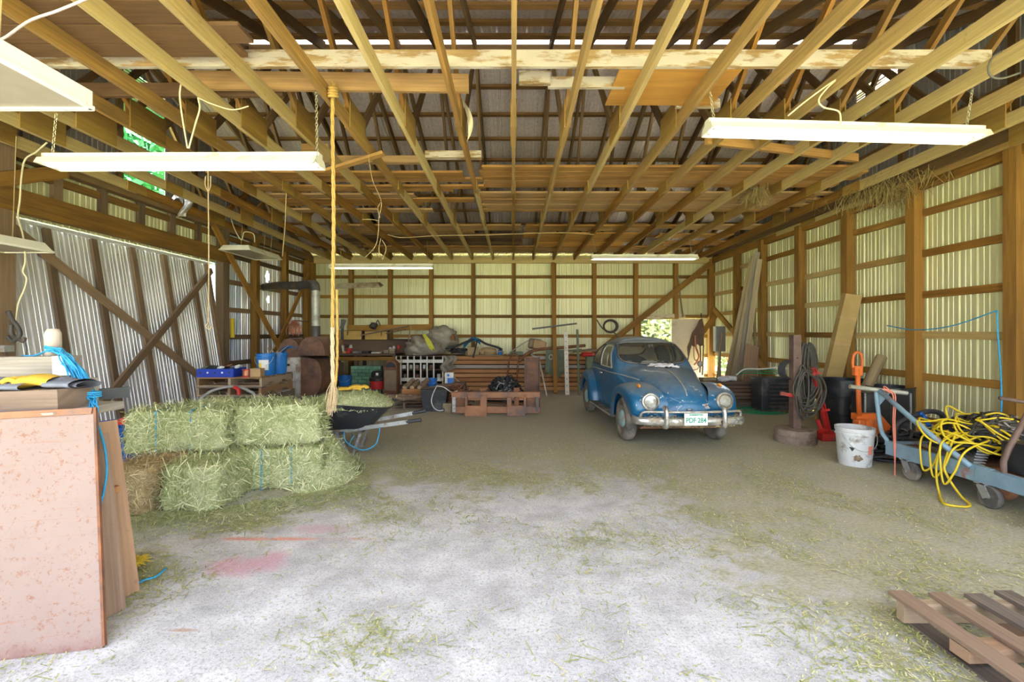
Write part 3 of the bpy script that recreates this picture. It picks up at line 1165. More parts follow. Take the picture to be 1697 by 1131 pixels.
def make_car():
    root = thing('car', 'old dusty blue two-door car with rounded fenders parked inside', 'car')
    nu, nv = 230, 84
    rows = []
    for i in range(nu + 1):
        t = i / nu
        s = -0.63 + 3.67 * t
        half = [body_pt(s, j / nv) for j in range(nv + 1)]
        row = [Vector((x, s, z)) for (x, z) in half] + [Vector((-x, s, z)) for (x, z) in reversed(half[:-1])]
        rows.append(row)
    m_ = len(rows[0])
    body, gl = MB(), {'windshield': MB(), 'door_window': MB(), 'quarter_window': MB(), 'rear_window': MB()}
    vs = [p for r_ in rows for p in r_]
    keep, gf = [], {k: [] for k in gl}
    for i in range(nu):
        for j in range(m_ - 1):
            f = (i * m_ + j, (i + 1) * m_ + j, (i + 1) * m_ + j + 1, i * m_ + j + 1)
            c = (vs[f[0]] + vs[f[2]]) * 0.5
            x, s, z = c
            if win_front(x, s, z):
                gf['windshield'].append(f)
            elif win_door(x, s, z):
                gf['door_window'].append(f)
            elif win_rear_side(x, s, z):
                gf['quarter_window'].append(f)
            elif win_back(x, s, z):
                gf['rear_window'].append(f)
            else:
                keep.append(f)
    body.add(vs, keep)
    body.add(rows[0], [tuple(range(m_))])
    body.add(rows[-1], [tuple(range(m_ - 1, -1, -1))])
    bo = body.build('body', 'car_paint', root, smooth=True)
    for k, fs in gf.items():
        for sd in ((0,) if k in ('windshield', 'rear_window') else (-1, 1)):
            ff = [f for f in fs if sd == 0 or vs[f[0]].x * sd > 0]
            used = sorted({i for f in ff for i in f})
            mp = {a: b for b, a in enumerate(used)}
            mb = MB()
            mb.add([vs[i] for i in used], [tuple(mp[i] for i in f) for f in ff])
            mb.build(k, 'car_glass' if k == 'windshield' else 'dusty_glass', root, smooth=True)
    lin = [f for f in keep if all(vs[i].z > 0.95 and 0.62 < vs[i].y < 2.5 for i in f)]
    used = sorted({i for f in lin for i in f})
    mp = {a: b for b, a in enumerate(used)}
    mb = MB()
    mb.add([V(vs[i].x * 0.975, vs[i].y, vs[i].z - 0.014) for i in used], [tuple(mp[i] for i in f) for f in lin])
    mb.build('headliner', 'car_lining', root, smooth=True)
    # window seals
    def ring(pts, r, mat, name='window_seal'):
        mb = MB()
        mb.tube(pts, r, 6, closed=True)
        mb.build(name, mat, root, smooth=True)
    pts = []
    for k in range(72):
        a = 2 * math.pi * k / 72
        ca, sa = math.cos(a), math.sin(a)
        x = 0.545 * math.copysign(abs(ca) ** 0.4, ca)
        z = 1.225 + 0.166 * math.copysign(abs(sa) ** 0.5, sa)
        lim = 0.545 - 0.26 * max(0, z - 1.18)
        x = max(-lim, min(lim, x))
        s = surf_s(x, z, 0.45, 1.12)
        pts.append(V(x, s - 0.004, z + .003))
    ring(pts, 0.015, 'seal_black')
    mb = MB()
    mb.tube([p + V(0, -0.014, 0.006) for p in pts], 0.004, 5, closed=True)
    mb.build('windshield_trim', 'trim_grey', root, smooth=True)
    pts = []
    for k in range(60):
        a = 2 * math.pi * k / 60
        ca, sa = math.cos(a), math.sin(a)
        x = 0.42 * math.copysign(abs(ca) ** 0.5, ca)
        z = 1.205 + 0.105 * math.copysign(abs(sa) ** 0.5, sa)
        pts.append(V(x, surf_s(x, z, 1.75, 2.75), z))
    ring(pts, 0.017, 'seal_black')
    for sd in (-1, 1):
        def sp(s, z, off=0.004):
            return V(sd * (side_x(s, z) + off), s, z)
        loop = [(0.80, .985), (1.0, .985), (1.25, .985), (1.46, .985), (1.46, 1.15), (1.455, 1.29), (1.42, 1.335), (1.25, 1.335), (1.11, 1.33), (1.05, 1.30), (0.92, 1.14)]
        lp = []
        for a, b in zip(loop, loop[1:] + loop[:1]):
            for k in range(5):
                lp.append((a[0] + (b[0] - a[0]) * k / 5, a[1] + (b[1] - a[1]) * k / 5))
        ring([sp(s, z) for s, z in lp], 0.014, 'trim_grey')
        mb = MB()
        mb.tube([sp(1.08, 0.99), sp(1.09, 1.15), sp(1.10, 1.325)], 0.010, 5)
        mb.build('vent_bar', 'trim_grey', root, smooth=True)
        q = [(1.55 + 0.60 * (math.sin(k / 14 * math.pi / 2)) ** (2 / 2.4), 0.99 + 0.35 * (math.cos(k / 14 * math.pi / 2)) ** (2 / 3.5)) for k in range(15)]
        q += [(2.15 - 0.6 * k / 8, 0.99) for k in range(1, 9)] + [(1.55, 0.99 + 0.35 * k / 6) for k in range(1, 6)]
        ring([sp(s, z) for s, z in q], 0.013, 'seal_black')
        # door gap, waist trim, handle, sill trim
        dl = [(0.70, 0.40), (0.70, 0.70), (0.70, 0.96), (0.80, 1.13), (0.98, 1.35), (1.1, 1.375), (1.40, 1.375), (1.50, 1.32), (1.50, 0.95), (1.50, 0.60), (1.46, 0.40), (1.35, 0.33), (0.8, 0.33)]
        lp = []
        for a, b in zip(dl, dl[1:] + dl[:1]):
            for k in range(8):
                lp.append((a[0] + (b[0] - a[0]) * k / 8, a[1] + (b[1] - a[1]) * k / 8))
        mb = MB()
        mb.tube([sp(s, z, -0.001) for s, z in lp], 0.0045, 5, closed=True)
        mb.build('door_gap', 'seal_black', root)
        mb = MB()
        for (a, b) in ((0.06, 0.69), (0.72, 1.48), (1.52, 2.35)):
            pp = []
            for k in range(13):
                s = a + (b - a) * k / 12
                z = 0.905 + 0.0 * s - 0.11 * max(0, 0.55 - s) ** 1.2 - 0.08 * max(0, s - 1.9) ** 1.3
                pp.append(sp(s, z, 0.003))
            mb.tube(pp, 0.009, 6)
        mb.build('waist_trim', 'trim_grey', root, smooth=True)
        mb = MB()
        mb.tube([sp(1.33, .86, .0), sp(1.335, .86, .035), sp(1.36, .86, .04), sp(1.45, .86, .038), sp(1.46, .86, .03)], 0.011, 6)
        mb.build('door_handle', 'chrome', root, smooth=True)
        # running board and its trim
        mb = MB()
        mb.rbox((sd * 0.665, 1.18, 0.265), (0.20, 1.45, 0.045), 0.015)
        rb = mb.build('running_board', 'rubber', root, smooth=True, angle=40)
        mb = MB()
        mb.tube([V(sd * 0.768, 0.48, 0.275), V(sd * 0.768, 1.88, 0.275)], 0.010, 6)
        mb.build('trim_strip', 'trim_grey', rb)

        # fenders: from the body line out over the wheel to the arch lip
        def fender(path, cy, arch_r, xin, xout, name, front):
            n = 40
            pp = spline([V(0, a, b) for a, b in path], 8)
            mb = MB()
            vs_, nn, mm = [], len(pp), 15
            for i, p in enumerate(pp):
                t = i / (nn - 1)
                ang = math.atan2(p.z - 0.31, p.y - cy)
                lip = V(0, cy + arch_r * math.cos(ang), 0.31 + arch_r * math.sin(ang))
                if lip.z < 0.27:
                    lip.z = max(lip.z, 0.255)
                b5 = bp(p.y)
                xi = max(0.12, min(xin(t), side_x(p.y, min(p.z, b5[1] + 0.62 * (b5[2] - b5[1]))) - 0.03))
                xo = xout(t)
                for j in range(mm):
                    v = j / (mm - 1)
                    if v < 0.72:
                        a = v / 0.72 * math.pi / 2
                        k = math.sin(a) ** 0.92
                        dn = 1 - math.cos(a) ** 0.8
                        x = xi + (xo - xi) * k
                        q = p + (lip - p) * (0.50 * dn)
                    else:
                        k = (v - 0.72) / 0.28
                        x = xo + 0.008 * math.sin(k * math.pi)
                        q = p + (lip - p) * (0.50 + 0.50 * k)
                    vs_.append(V(sd * x, q.y, q.z))
                # rolled lip
                vs_.append(V(sd * (xo - 0.03), lip.y, lip.z))
            mm += 1
            fs = []
            for i in range(nn - 1):
                for j in range(mm - 1):
                    f = (i * mm + j, (i + 1) * mm + j, (i + 1) * mm + j + 1, i * mm + j + 1)
                    fs.append(f if sd < 0 else tuple(reversed(f)))
            mb.add(vs_, fs)
            fo = mb.build(name, 'car_paint', root, smooth=True)
            mb = MB()
            mb.tube([V(sd * (xout(i / (nn - 1)) - .002), vs_[i * mm + mm - 2].y, vs_[i * mm + mm - 2].z) for i in range(nn)], 0.008, 5)
            mb.build('arch_lip', 'underbody', fo, smooth=True)
        fender([(-0.50, .36), (-0.585, .50), (-0.575, .63), (-0.51, .735), (-0.37, .80), (-0.14, .835), (0.10, .825), (0.30, .75), (0.44, .62), (0.53, .45), (0.57, .30)],
               0.0, 0.365, lambda t: 0.30 + 0.32 * min(1, t / 0.65), lambda t: 0.69 + 0.075 * math.sin(min(1, t * 1.6) * math.pi / 2), 'front_fender', True)
        fender([(1.80, .30), (1.84, .48), (1.93, .66), (2.08, .79), (2.28, .86), (2.50, .84), (2.72, .74), (2.88, .58), (2.95, .40)],
               2.4, 0.365, lambda t: 0.63 - 0.22 * max(0, t - 0.35) / 0.65, lambda t: 0.77 - 0.05 * max(0, t - 0.6), 'rear_fender', False)
        # headlamp
        hc = V(sd * 0.505, -0.565, 0.635)
        hr = frame(hc, hc + V(sd * 0.06, -1, 0.10))
        ax = hr.col[0]
        mb = MB()
        mb.lathe([(0.060, -0.12), (0.105, -0.03), (0.118, 0.0), (0.120, 0.022), (0.112, 0.034), (0.098, 0.036), (0.095, 0.02)], 28, hc, ax)
        hl = mb.build('headlight', 'chrome_dull', root, smooth=True, angle=60)
        mb = MB()
        mb.lathe([(0.095, 0.018), (0.085, 0.036), (0.06, 0.048), (0.03, 0.054), (0.0, 0.056)], 24, hc, ax)
        mb.build('lens', 'lamp_glass', hl, smooth=True)
        mb = MB()
        mb.lathe([(0.094, 0.016), (0.06, 0.000), (0.025, -0.01), (0.02, 0.012), (0.0, 0.014)], 24, hc, ax)
        mb.build('reflector', 'chrome', hl, smooth=True)
        mb = MB()
        mb.blob((sd * 0.575, -0.30, 0.815), (0.028, 0.06, 0.028), 1, 0.0, sub=2)
        mb.build('turn_signal', 'amber', root, smooth=True)
        # wheels
        for cy in (0.0, 2.4):
            c = V(sd * 0.655, cy, 0.305)
            axl = V(sd, 0, 0)
            mb = MB()
            mb.lathe([(0.20, -0.065), (0.235, -0.076), (0.285, -0.07), (0.306, -0.045), (0.31, -0.02), (0.31, 0.02), (0.306, 0.045), (0.285, 0.07), (0.235, 0.076), (0.20, 0.065), (0.19, 0.0)], 36, c, axl)
            mb.v = [(x, y, max(z, 0.004)) for x, y, z in mb.v]
            wh = mb.build('wheel', 'rubber', root, smooth=True, angle=50)
            mb = MB()
            mb.lathe([(0.205, 0.055), (0.195, 0.066), (0.18, 0.05), (0.15, 0.035), (0.11, 0.045), (0.0, 0.045), (0.0, -0.02), (0.205, -0.02)], 32, c, axl)
            mb.build('rim', 'rim_dark', wh, smooth=True, angle=50)
            mb = MB()
            mb.lathe([(0.128, 0.045), (0.125, 0.062), (0.105, 0.078), (0.06, 0.088), (0.0, 0.091)], 28, c, axl)
            mb.build('hubcap', 'hub_paint', wh, smooth=True)
        # bumper overriders
    # lid over the luggage space, proud of the body
    HW = [(-0.605, .07), (-0.58, .17), (-0.52, .26), (-0.40, .34), (-0.2, .405), (0.1, .465), (0.35, .505), (0.50, .52)]
    mb = MB()
    n1, n2 = 50, 34

    def hood_pt(u, v):
        s = -0.605 + (1.105) * u ** 1.0
        hw = lerp_table(HW, s)[0]
        x = (2 * v - 1) * hw
        e = max(abs(2 * v - 1), max(0.0, (u - 0.97) / 0.03), max(0.0, (0.03 - u) / 0.03))
        lift = 0.007 if e < 0.985 else -0.004
        z = top_z(s, x)
        ds = 0.01
        nz = V(-(top_z(s, x + .005) - top_z(s, x - .005)) / .01, -(top_z(s + .005, x) - top_z(s - .005, x)) / .01, 1).normalized()
        return V(x, s, z) + nz * lift
    mb.grid(hood_pt, n1, n2)
    hd = mb.build('hood', 'car_paint', root, smooth=True, angle=55)
    mb = MB()
    mb.tube([V(0, s, top_z(s, 0) + 0.012) for s in [-0.56 + 0.98 * k / 30 for k in range(31)]], 0.009, 6)
    mb.build('hood_trim', 'trim_grey', hd, smooth=True)
    mb = MB()
    mb.tube([V(-0.03, -0.622, 0.53), V(-0.028, -0.65, 0.54), V(0.028, -0.65, 0.54), V(0.03, -0.622, 0.53)], 0.010, 6)
    mb.build('hood_handle', 'chrome_dull', hd, smooth=True)
    # floor pan, apron
    mb = MB()
    mb.box((0, 1.2, 0.255), (1.16, 3.2, 0.03))
    mb.build('floor_pan', 'underbody', root)
    # bumper with hoops and rail
    mb = MB()
    bl = [(-0.715, -0.50), (-0.715, -0.60), (-0.67, -0.68), (-0.52, -0.735), (-0.3, -0.765), (0, -0.775), (0.3, -0.765), (0.52, -0.735), (0.67, -0.68), (0.715, -0.60), (0.715, -0.50)]
    path = spline([V(a, b, 0.40) for a, b in bl], 5)
    prof = [(-0.052, 0.0), (-0.05, 0.012), (-0.03, 0.026), (0.0, 0.031), (0.03, 0.026), (0.05, 0.012), (0.052, 0.0), (0.04, -0.004), (-0.04, -0.004)]
    vs_, nn, mm = [], len(path), len(prof)
    for i, p in enumerate(path):
        t = (path[min(i + 1, nn - 1)] - path[max(i - 1, 0)]).normalized()
        out = V(t.y, -t.x, 0)
        for (dz, do) in prof:
            vs_.append(p + out * do + V(0, 0, dz))
    fs = []
    for i in range(nn - 1):
        for j in range(mm):
            j2 = (j + 1) % mm
            fs.append((i * mm + j, i * mm + j2, (i + 1) * mm + j2, (i + 1) * mm + j))
    mb.add(vs_, fs)
    bu = mb.build('front_bumper', 'chrome_dull', root, smooth=True)
    mb = MB()
    mb.tube(spline([V(-0.66, -0.66, 0.43), V(-0.665, -0.68, 0.49), V(-0.62, -0.71, 0.525), V(-0.42, -0.77, 0.53), V(0, -0.80, 0.53), V(0.42, -0.77, 0.53), V(0.62, -0.71, 0.525), V(0.665, -0.68, 0.49), V(0.66, -0.66, 0.43)], 7), 0.016, 8)
    mb.build('bumper_rail', 'chrome_dull', bu, smooth=True)
    for sd in (-1, 1):
        mb = MB()
        mb.tube(spline([V(sd * .38, -0.74, .335), V(sd * .38, -0.81, .35), V(sd * .38, -0.825, .42), V(sd * .38, -0.82, .52), V(sd * .38, -0.795, .575), V(sd * .38, -0.74, .585)], 5), 0.030, 8)
        mb.build('overrider', 'chrome_dull', bu, smooth=True)
        mb = MB()
        mb.tube([V(sd * .36, -0.45, .38), V(sd * .36, -0.8, .40)], 0.02, 6)
        mb.build('bumper_bracket', 'underbody', bu)
    # number plate
    pc = V(-0.01, -0.84, 0.445)
    mb = MB()
    mb.rbox(pc, (0.305, 0.008, 0.155), 0.003)
    pl = mb.build('number_plate', 'plate_white', root)

    def text(body, size, loc, mat, sx=1.0):
        cu = bpy.data.curves.new('lettering', 'FONT')
        cu.body = body
        cu.size = size
        cu.align_x = 'CENTER'
        cu.align_y = 'CENTER'
        cu.extrude = 0.0012
        cu.offset = 0.0012
        tmp = bpy.data.objects.new('lettering', cu)
        COL.objects.link(tmp)
        dg = bpy.context.evaluated_depsgraph_get()
        me = bpy.data.meshes.new_from_object(tmp.evaluated_get(dg))
        bpy.data.objects.remove(tmp)
        for v in me.vertices:
            v.co = Vector((v.co.x * sx + loc[0], -v.co.z + loc[1], v.co.y + loc[2]))
        me.materials.clear()
        me.materials.append(M[mat])
        o = bpy.data.objects.new('lettering', me)
        COL.objects.link(o)
        return o
    for (tx, sz, dz, sx) in (('PDF 284', 0.088, -0.014, 0.86), ('WASHINGTON', 0.026, 0.058, 1.0)):
        o = text(tx, sz, pc + V(0, -0.006, dz), 'plate_green', sx)
        o.parent = pl
    # inside: seats, wheel, dash, mirror
    for sx in (-0.29, 0.29):
        mb = MB()
        mb.rbox((sx, 1.22, 0.52), (0.46, 0.46, 0.16), 0.05, seg=3)
        mb.rbox((sx, 1.47, 0.80), (0.44, 0.14, 0.52), 0.06, Matrix.Rotation(-0.22, 3, 'X'), seg=3)
        mb.build('front_seat', 'car_seat', root, smooth=True)
    mb = MB()
    mb.rbox((0, 2.05, 0.74), (1.08, 0.15, 0.48), 0.06, Matrix.Rotation(-0.3, 3, 'X'), seg=3)
    mb.build('rear_seat', 'car_seat', root, smooth=True)
    mb = MB()
    mb.rbox((0, 0.66, 0.93), (1.16, 0.16, 0.17), 0.04)
    mb.build('dashboard', 'car_inner', root, smooth=True)
    mb = MB()
    c = V(0.29, 0.87, 0.93)
    m3 = Matrix.Rotation(math.radians(62), 3, 'X')
    mb.tube([c + m3 @ V(0.19 * math.cos(a), 0.19 * math.sin(a), 0) for a in [2 * math.pi * k / 24 for k in range(24)]], 0.012, 6, closed=True)
    mb.bar(c + m3 @ V(-.18, 0, 0), c + m3 @ V(.18, 0, 0), .02, .01)
    mb.tube([c, c + m3 @ V(0, 0, -0.22)], 0.015, 6)
    mb.build('steering_wheel', 'seal_black', root, smooth=True)
    mb = MB()
    mb.rbox((0, 0.98, 1.325), (0.2, 0.02, 0.055), 0.008)
    mb.tube([V(0, 0.98, 1.34), V(0, 1.0, 1.40)], 0.006, 5)
    mb.build('inside_mirror', 'chrome', root)
    mb = MB()
    mb.rbox((-0.22, surf_s(-.22, 1.17, 1.75, 2.75) - .03, 1.165), (0.12, 0.004, 0.035), 0.001)
    mb.build('window_sticker', 'plate_green', root)
    # wipers, outside mirror
    for (a, b, c_) in ((-0.18, -0.50, 0.08), (0.30, -0.02, 0.08)):
        mb = MB()
        p0 = V(a, 0.53, top_z(0.53, a) + 0.012)
        x2, z2 = b, 1.10
        p1 = V(x2, surf_s(x2, z2, .45, 1.1) - 0.02, z2 + 0.008)
        mb.tube([p0, (p0 + p1) / 2 + V(0, -.012, .012), p1], 0.006, 5)
        mb.build('wiper', 'seal_black', root)
    mb = MB()
    mb.tube([V(0.64, 0.76, 0.93), V(0.74, 0.72, 0.96), V(0.765, 0.70, 1.01)], 0.008, 6)
    mb.lathe([(0.0, -.02), (0.03, -.018), (0.05, 0), (0.05, .006), (0, .006)], 18, (0.775, 0.70, 1.05), (0, 1, 0))
    mb.build('side_mirror', 'rim_dark', root, smooth=True)
    # caked hay and dirt hanging along the bumper
    mb = MB()
    for k in range(420):
        x = R.uniform(-0.68, 0.68)
        y = -0.78 + 0.14 * (abs(x) / 0.72) ** 3 + R.uniform(-.03, .09)
        z = R.choice((0.455, 0.35)) + R.uniform(-.02, .01)
        a = R.uniform(0, 6.28)
        l = R.uniform(.01, .035)
        d = V(math.cos(a) * l, math.sin(a) * l * .5, R.uniform(-.02, .01))
        mb.add([V(x, y, z) - d, V(x, y, z) + d, V(x, y, z + .003) + d, V(x, y, z + .003) - d], [(0, 1, 2, 3)])
    o = mb.build('caked_straw', 'straw_dry', bu)
    o['kind'] = 'stuff'
    return root


plain('straw_dry', (0.47, 0.38, 0.19), 0.9, 0, 0.3, 9)
car = make_car()
CAR_A = math.radians(3.0)
car.location = (2.30, 6.64, 0)
car.rotation_euler = (0, 0, CAR_A)
CARM = Matrix.Translation((2.30, 6.64, 0)) @ Matrix.Rotation(CAR_A, 4, 'Z')
# the rag on the lid
mb = MB()


def rag(u, v):
    x = -0.14 + 0.38 * u + 0.05 * math.sin(v * 7)
    s = 0.30 + 0.20 * v + 0.03 * math.sin(u * 9)
    z = top_z(min(.5, s), x) + 0.015 + 0.05 * abs(mnoise.noise(V(u * 5, v * 5, 2))) + 0.03 * math.sin(u * 3.1) * math.sin(v * 3.1)
    return CARM @ V(x, s, z)


mb.grid(rag, 26, 16)
one('rag', 'crumpled white rag lying on the blue car\'s hood', 'rag', mb, 'rag_white', smooth=True)

# ------------------------------------------------------------------ lights and what hangs from the trusses
plain('enamel', (0.80, 0.78, 0.66), 0.4, 0.0, 0.06, dirt=(0.5, 0.44, 0.26), dirt_amt=0.12, dirt_scale=5)
plain('enamel_white', (0.82, 0.83, 0.84), 0.4, 0.0, 0.05, dirt=(0.45, 0.42, 0.38), dirt_amt=0.1, dirt_scale=8)
plain('enamel_old', (0.36, 0.31, 0.2), 0.6, 0.0, 0.2, dirt=(0.2, 0.14, 0.08), dirt_amt=0.4)
plain('lens_panel', (0.42, 0.37, 0.28), 0.5, 0.0, 0.06)
plain('chain_steel', (0.5, 0.45, 0.32), 0.4, 0.8, 0.1)
plain('cord_cream', (0.72, 0.64, 0.42), 0.6, 0, 0.1)
plain('cord_pink', (0.75, 0.62, 0.66), 0.6, 0, 0.1)
plain('cord_dark', (0.12, 0.11, 0.09), 0.7, 0, 0.2)
plain('rope_gold', (0.48, 0.30, 0.08), 0.9, 0, 0.2, 60)
plain('rope_tan', (0.62, 0.47, 0.29), 0.9, 0, 0.2, 60)
plain('twine', (0.45, 0.33, 0.16), 0.9, 0, 0.2)


def tube_mat():
    m, nt, b = node_mat('lamp_tube')
    b.inputs['Base Color'].default_value = (0.88, 0.88, 0.82, 1)
    b.inputs['Roughness'].default_value = 0.3
    b.inputs['Emission Color'].default_value = (1.0, 0.97, 0.84, 1)
    b.inputs['Emission Strength'].default_value = TUBE_GLOW
    m.cycles.emission_sampling = 'FRONT'


TUBE_GLOW = 2.6  # tubes switched on as added fill light for the deep interior
tube_mat()


def chain(p, q, root, link=0.034, mat='chain_steel'):
    p, q = Vector(p), Vector(q)
    n = max(4, int((q - p).length / (link * 0.8)))
    mb = MB()
    t = (q - p).normalized()
    a = t.cross(V(0, 1, 0)).normalized()
    b = t.cross(a)
    for i in range(n):
        c = p.lerp(q, (i + 0.5) / n)
        s_ = a if i % 2 else b
        pts = [c + t * (link * 0.55 * math.cos(k / 8 * 6.2832)) + s_ * (link * 0.30 * math.sin(k / 8 * 6.2832)) for k in range(8)]
        mb.tube(pts, 0.0035, 4, closed=True)
    return mb.build('chain', mat, root)


def strip_light(label, x0, y0, x1, y1, d, hang, tilt=0.0):
    """open two-tube fixture whose middle the photo shows between two pixels"""
    a, b = at(x0, y0, d), at(x1, y1, d)
    root = thing('fluorescent_light', label, 'light', (a + b) / 2, 'open strip lights hung from the trusses')
    M3 = frame(a, b)
    L = (b - a).length
    c = (a + b) / 2

    def W(p):
        return c + M3 @ Vector(p)
    prof = [(-0.115, -0.055), (-0.085, 0.0), (-0.045, 0.012), (-0.045, 0.05), (0.045, 0.05), (0.045, 0.012), (0.085, 0.0), (0.115, -0.055)]
    mb = MB()
    vs_, fs = [], []
    for xx in (-L / 2, L / 2):
        for (yy, zz) in prof:
            vs_.append(W((xx, yy, zz)))
    for (yy, zz) in prof:
        pass
    n = len(prof)
    for i in range(n - 1):
        fs.append((i, i + 1, n + i + 1, n + i))
    fs += [(0, n, 2 * n - 1, n - 1)] if False else []
    mb.add(vs_, fs)
    # inner faces so that the tray has thickness
    vs2 = [W((xx, yy * 0.985, zz - 0.004)) for xx in (-L / 2, L / 2) for (yy, zz) in prof]
    mb.add(vs2, [tuple(reversed(f)) for f in fs])
    mb.build('reflector', 'enamel', root)
    mb = MB()
    mb.bar(W((-L / 2, 0, 0.0)), W((L / 2, 0, 0.0)), 0.07, 0.03, M3.col[2])
    mb.build('ballast_cover', 'enamel', root)
    for s_ in (-1, 1):
        mb = MB()
        mb.prism([(p_[0], p_[1]) for p_ in prof], 0.012, W((s_ * L / 2, 0, 0)), M3 @ Matrix.Rotation(math.pi / 2, 3, 'Z'))
        mb.build('end_plate', 'enamel', root)
        mb = MB()
        mb.tube([W((-L / 2 + 0.05, s_ * 0.055, -0.035)), W((L / 2 - 0.05, s_ * 0.055, -0.035))], 0.019, 10)
        tb = mb.build('lamp_tube', 'lamp_tube', root, smooth=True, angle=50)
        for e in (-1, 1):
            mb = MB()
            mb.bar(W((e * (L / 2 - 0.04), s_ * 0.055, -0.055)), W((e * (L / 2 - 0.04), s_ * 0.055, 0.0)), 0.04, 0.025, M3.col[0])
            mb.build('socket', 'enamel_white', tb)
    for (ex, hx, hy) in hang:
        p = W((ex * L / 2, 0, 0.05))
        q = at(hx, hy, d) if hy is not None else V(p.x + hx, p.y, ZC + 0.02)
        chain(q, p, root)
    return root, W, L


f1, W1, L1 = strip_light('cream two-tube strip light hanging low before the rope, over the hay', 78, 266, 530, 264, 4.07, ((-0.96, 93, 188), (0.98, 524, 148)))
mb = MB()
for pts in ([(300, 140), (298, 160), (303, 200), (311, 246)], [(328, 162), (331, 180), (324, 205), (313, 246)]):
    mb.tube(spline([at(x, y, 4.03) for x, y in pts], 6), 0.007, 6)
mb.tube(spline([at(328, 162, 4.03), at(350, 172, 4.1), at(385, 182, 4.15), at(412, 176, 4.2)], 6), 0.006, 6)
mb.build('power_cord', 'cord_cream', f1, smooth=True)
f2, W2, L2 = strip_light('long cream strip light hung slantwise at right under the plywood sheet', 1172, 208, 1624, 221, 4.05, ((-0.95, 1177, 152), (0.9, 1612, 145)))
mb = MB()
mb.tube(spline([at(x, y, 4.0) for x, y in [(1393, 205), (1390, 185), (1365, 178), (1357, 165), (1372, 145), (1388, 131), (1370, 142), (1330, 172), (1306, 192)]], 6), 0.007, 6)
mb.build('power_cord', 'cord_cream', f2, smooth=True)
f3, W3, L3 = strip_light('distant strip light near the back wall behind the rope', 547, 441, 718, 441, 10.76, ((-0.9, 0.02, None), (0.9, -0.02, None)))
f4, W4, L4 = strip_light('distant strip light above the blue car near the back wall', 980, 426, 1155, 426, 10.4, ((-0.9, -0.1, None), (0.9, -0.05, None)))


def troffer(label, xa, xb, ya, yb, z, h=0.095, hangs=(), mat='enamel', lens='lens_panel'):
    root = thing('box_light', label, 'light', ((xa + xb) / 2, (ya + yb) / 2, z), 'closed box lights hung along the left side')
    i = 0.05 if mat == 'enamel' else 0.0
    mb = MB()
    c8 = [V(xa, ya, z), V(xb, ya, z), V(xb, yb, z), V(xa, yb, z), V(xa + i, ya + i, z + h), V(xb - i, ya + i, z + h), V(xb - i, yb - i, z + h), V(xa + i, yb - i, z + h)]
    mb.hexa(c8)
    mb.build('housing', mat, root)
    mb = MB()
    for (p, q) in (((xa, ya), (xb, ya)), ((xb, ya), (xb, yb)), ((xb, yb), (xa, yb)), ((xa, yb), (xa, ya))):
        mb.bar(V(*p, z - 0.008), V(*q, z - 0.008), 0.03, 0.02)
    mb.build('lens_frame', mat, root)
    mb = MB()
    mb.box(((xa + xb) / 2, (ya + yb) / 2, z - 0.004), (xb - xa - .03, yb - ya - .03, 0.006))
    mb.build('lens', lens, root)
    for (hx, hy) in hangs:
        mb = MB()
        mb.tube([V(hx, hy, z + h), V(hx + .02, hy + .02, ZC + 0.02)], 0.005, 5)
        mb.build('hanging_wire', 'twine', root)
    return root


troffer('big white box light at upper left, nearest of the hanging lights', -3.17, -2.55, 1.45, 2.76, 2.92, 0.095, ((-2.95, 1.6), (-2.95, 2.6)), 'enamel_white')
troffer('cream box light hanging low by the left door beam', -5.75, -5.2, 4.0, 5.15, 2.47, 0.09, ((-5.5, 4.2), (-5.5, 5.0)))
tb5 = troffer('cream box light with sloping sides by the far end of the left door', -5.78, -5.18, 8.95, 10.2, 3.20, 0.09, ((-5.5, 9.2), (-5.45, 9.95), (-5.3, 9.95)))
mb = MB()
mb.tube(spline([at(380, 350, 9.3), at(388, 378, 9.3), at(400, 398, 9.2), at(405, 385, 9.3), at(420, 388, 9.3), at(422, 402, 9.3)], 6), 0.010, 6)
mb.build('power_cord', 'cord_cream', tb5, smooth=True)
# old dark shelf-like fixture on the back wall
mb = MB()
c8 = [at(555, 479, 11.8), at(630, 477, 11.8), at(636, 473, 12.3), at(558, 473, 12.3), at(560, 470, 11.9), at(626, 468, 11.9), at(630, 468, 12.2), at(562, 470, 12.2)]
r5 = thing('box_light', 'dark old reflector light hanging before the back wall boards', 'light', at(595, 476, 12), 'old reflector light')
mb.hexa(c8)
mb.build('housing', 'enamel_old', r5)
for x in (565, 625):
    mb = MB()
    mb.tube([at(x, 469, 12.0), V(at(x, 469, 12.0).x, 12.0, ZC + .02)], 0.006, 5)
    mb.build('hanging_wire', 'twine', r5)


# ---- the rope with its frayed end
def twisted(pts, r, mat, root, name='strand', turns=9.0, n=10):
    pts = spline(pts, n)
    for k in range(3):
        mb = MB()
        out = []
        L = 0
        for i, p in enumerate(pts):
            if i:
                L += (p - pts[i - 1]).length
            a = L * turns * 2 + k * 2.094
            out.append(p + V(math.cos(a), math.sin(a), 0) * r * 0.55)
        mb.tube(out, r * 0.62, 6)
        mb.build(name, mat, root, smooth=True)


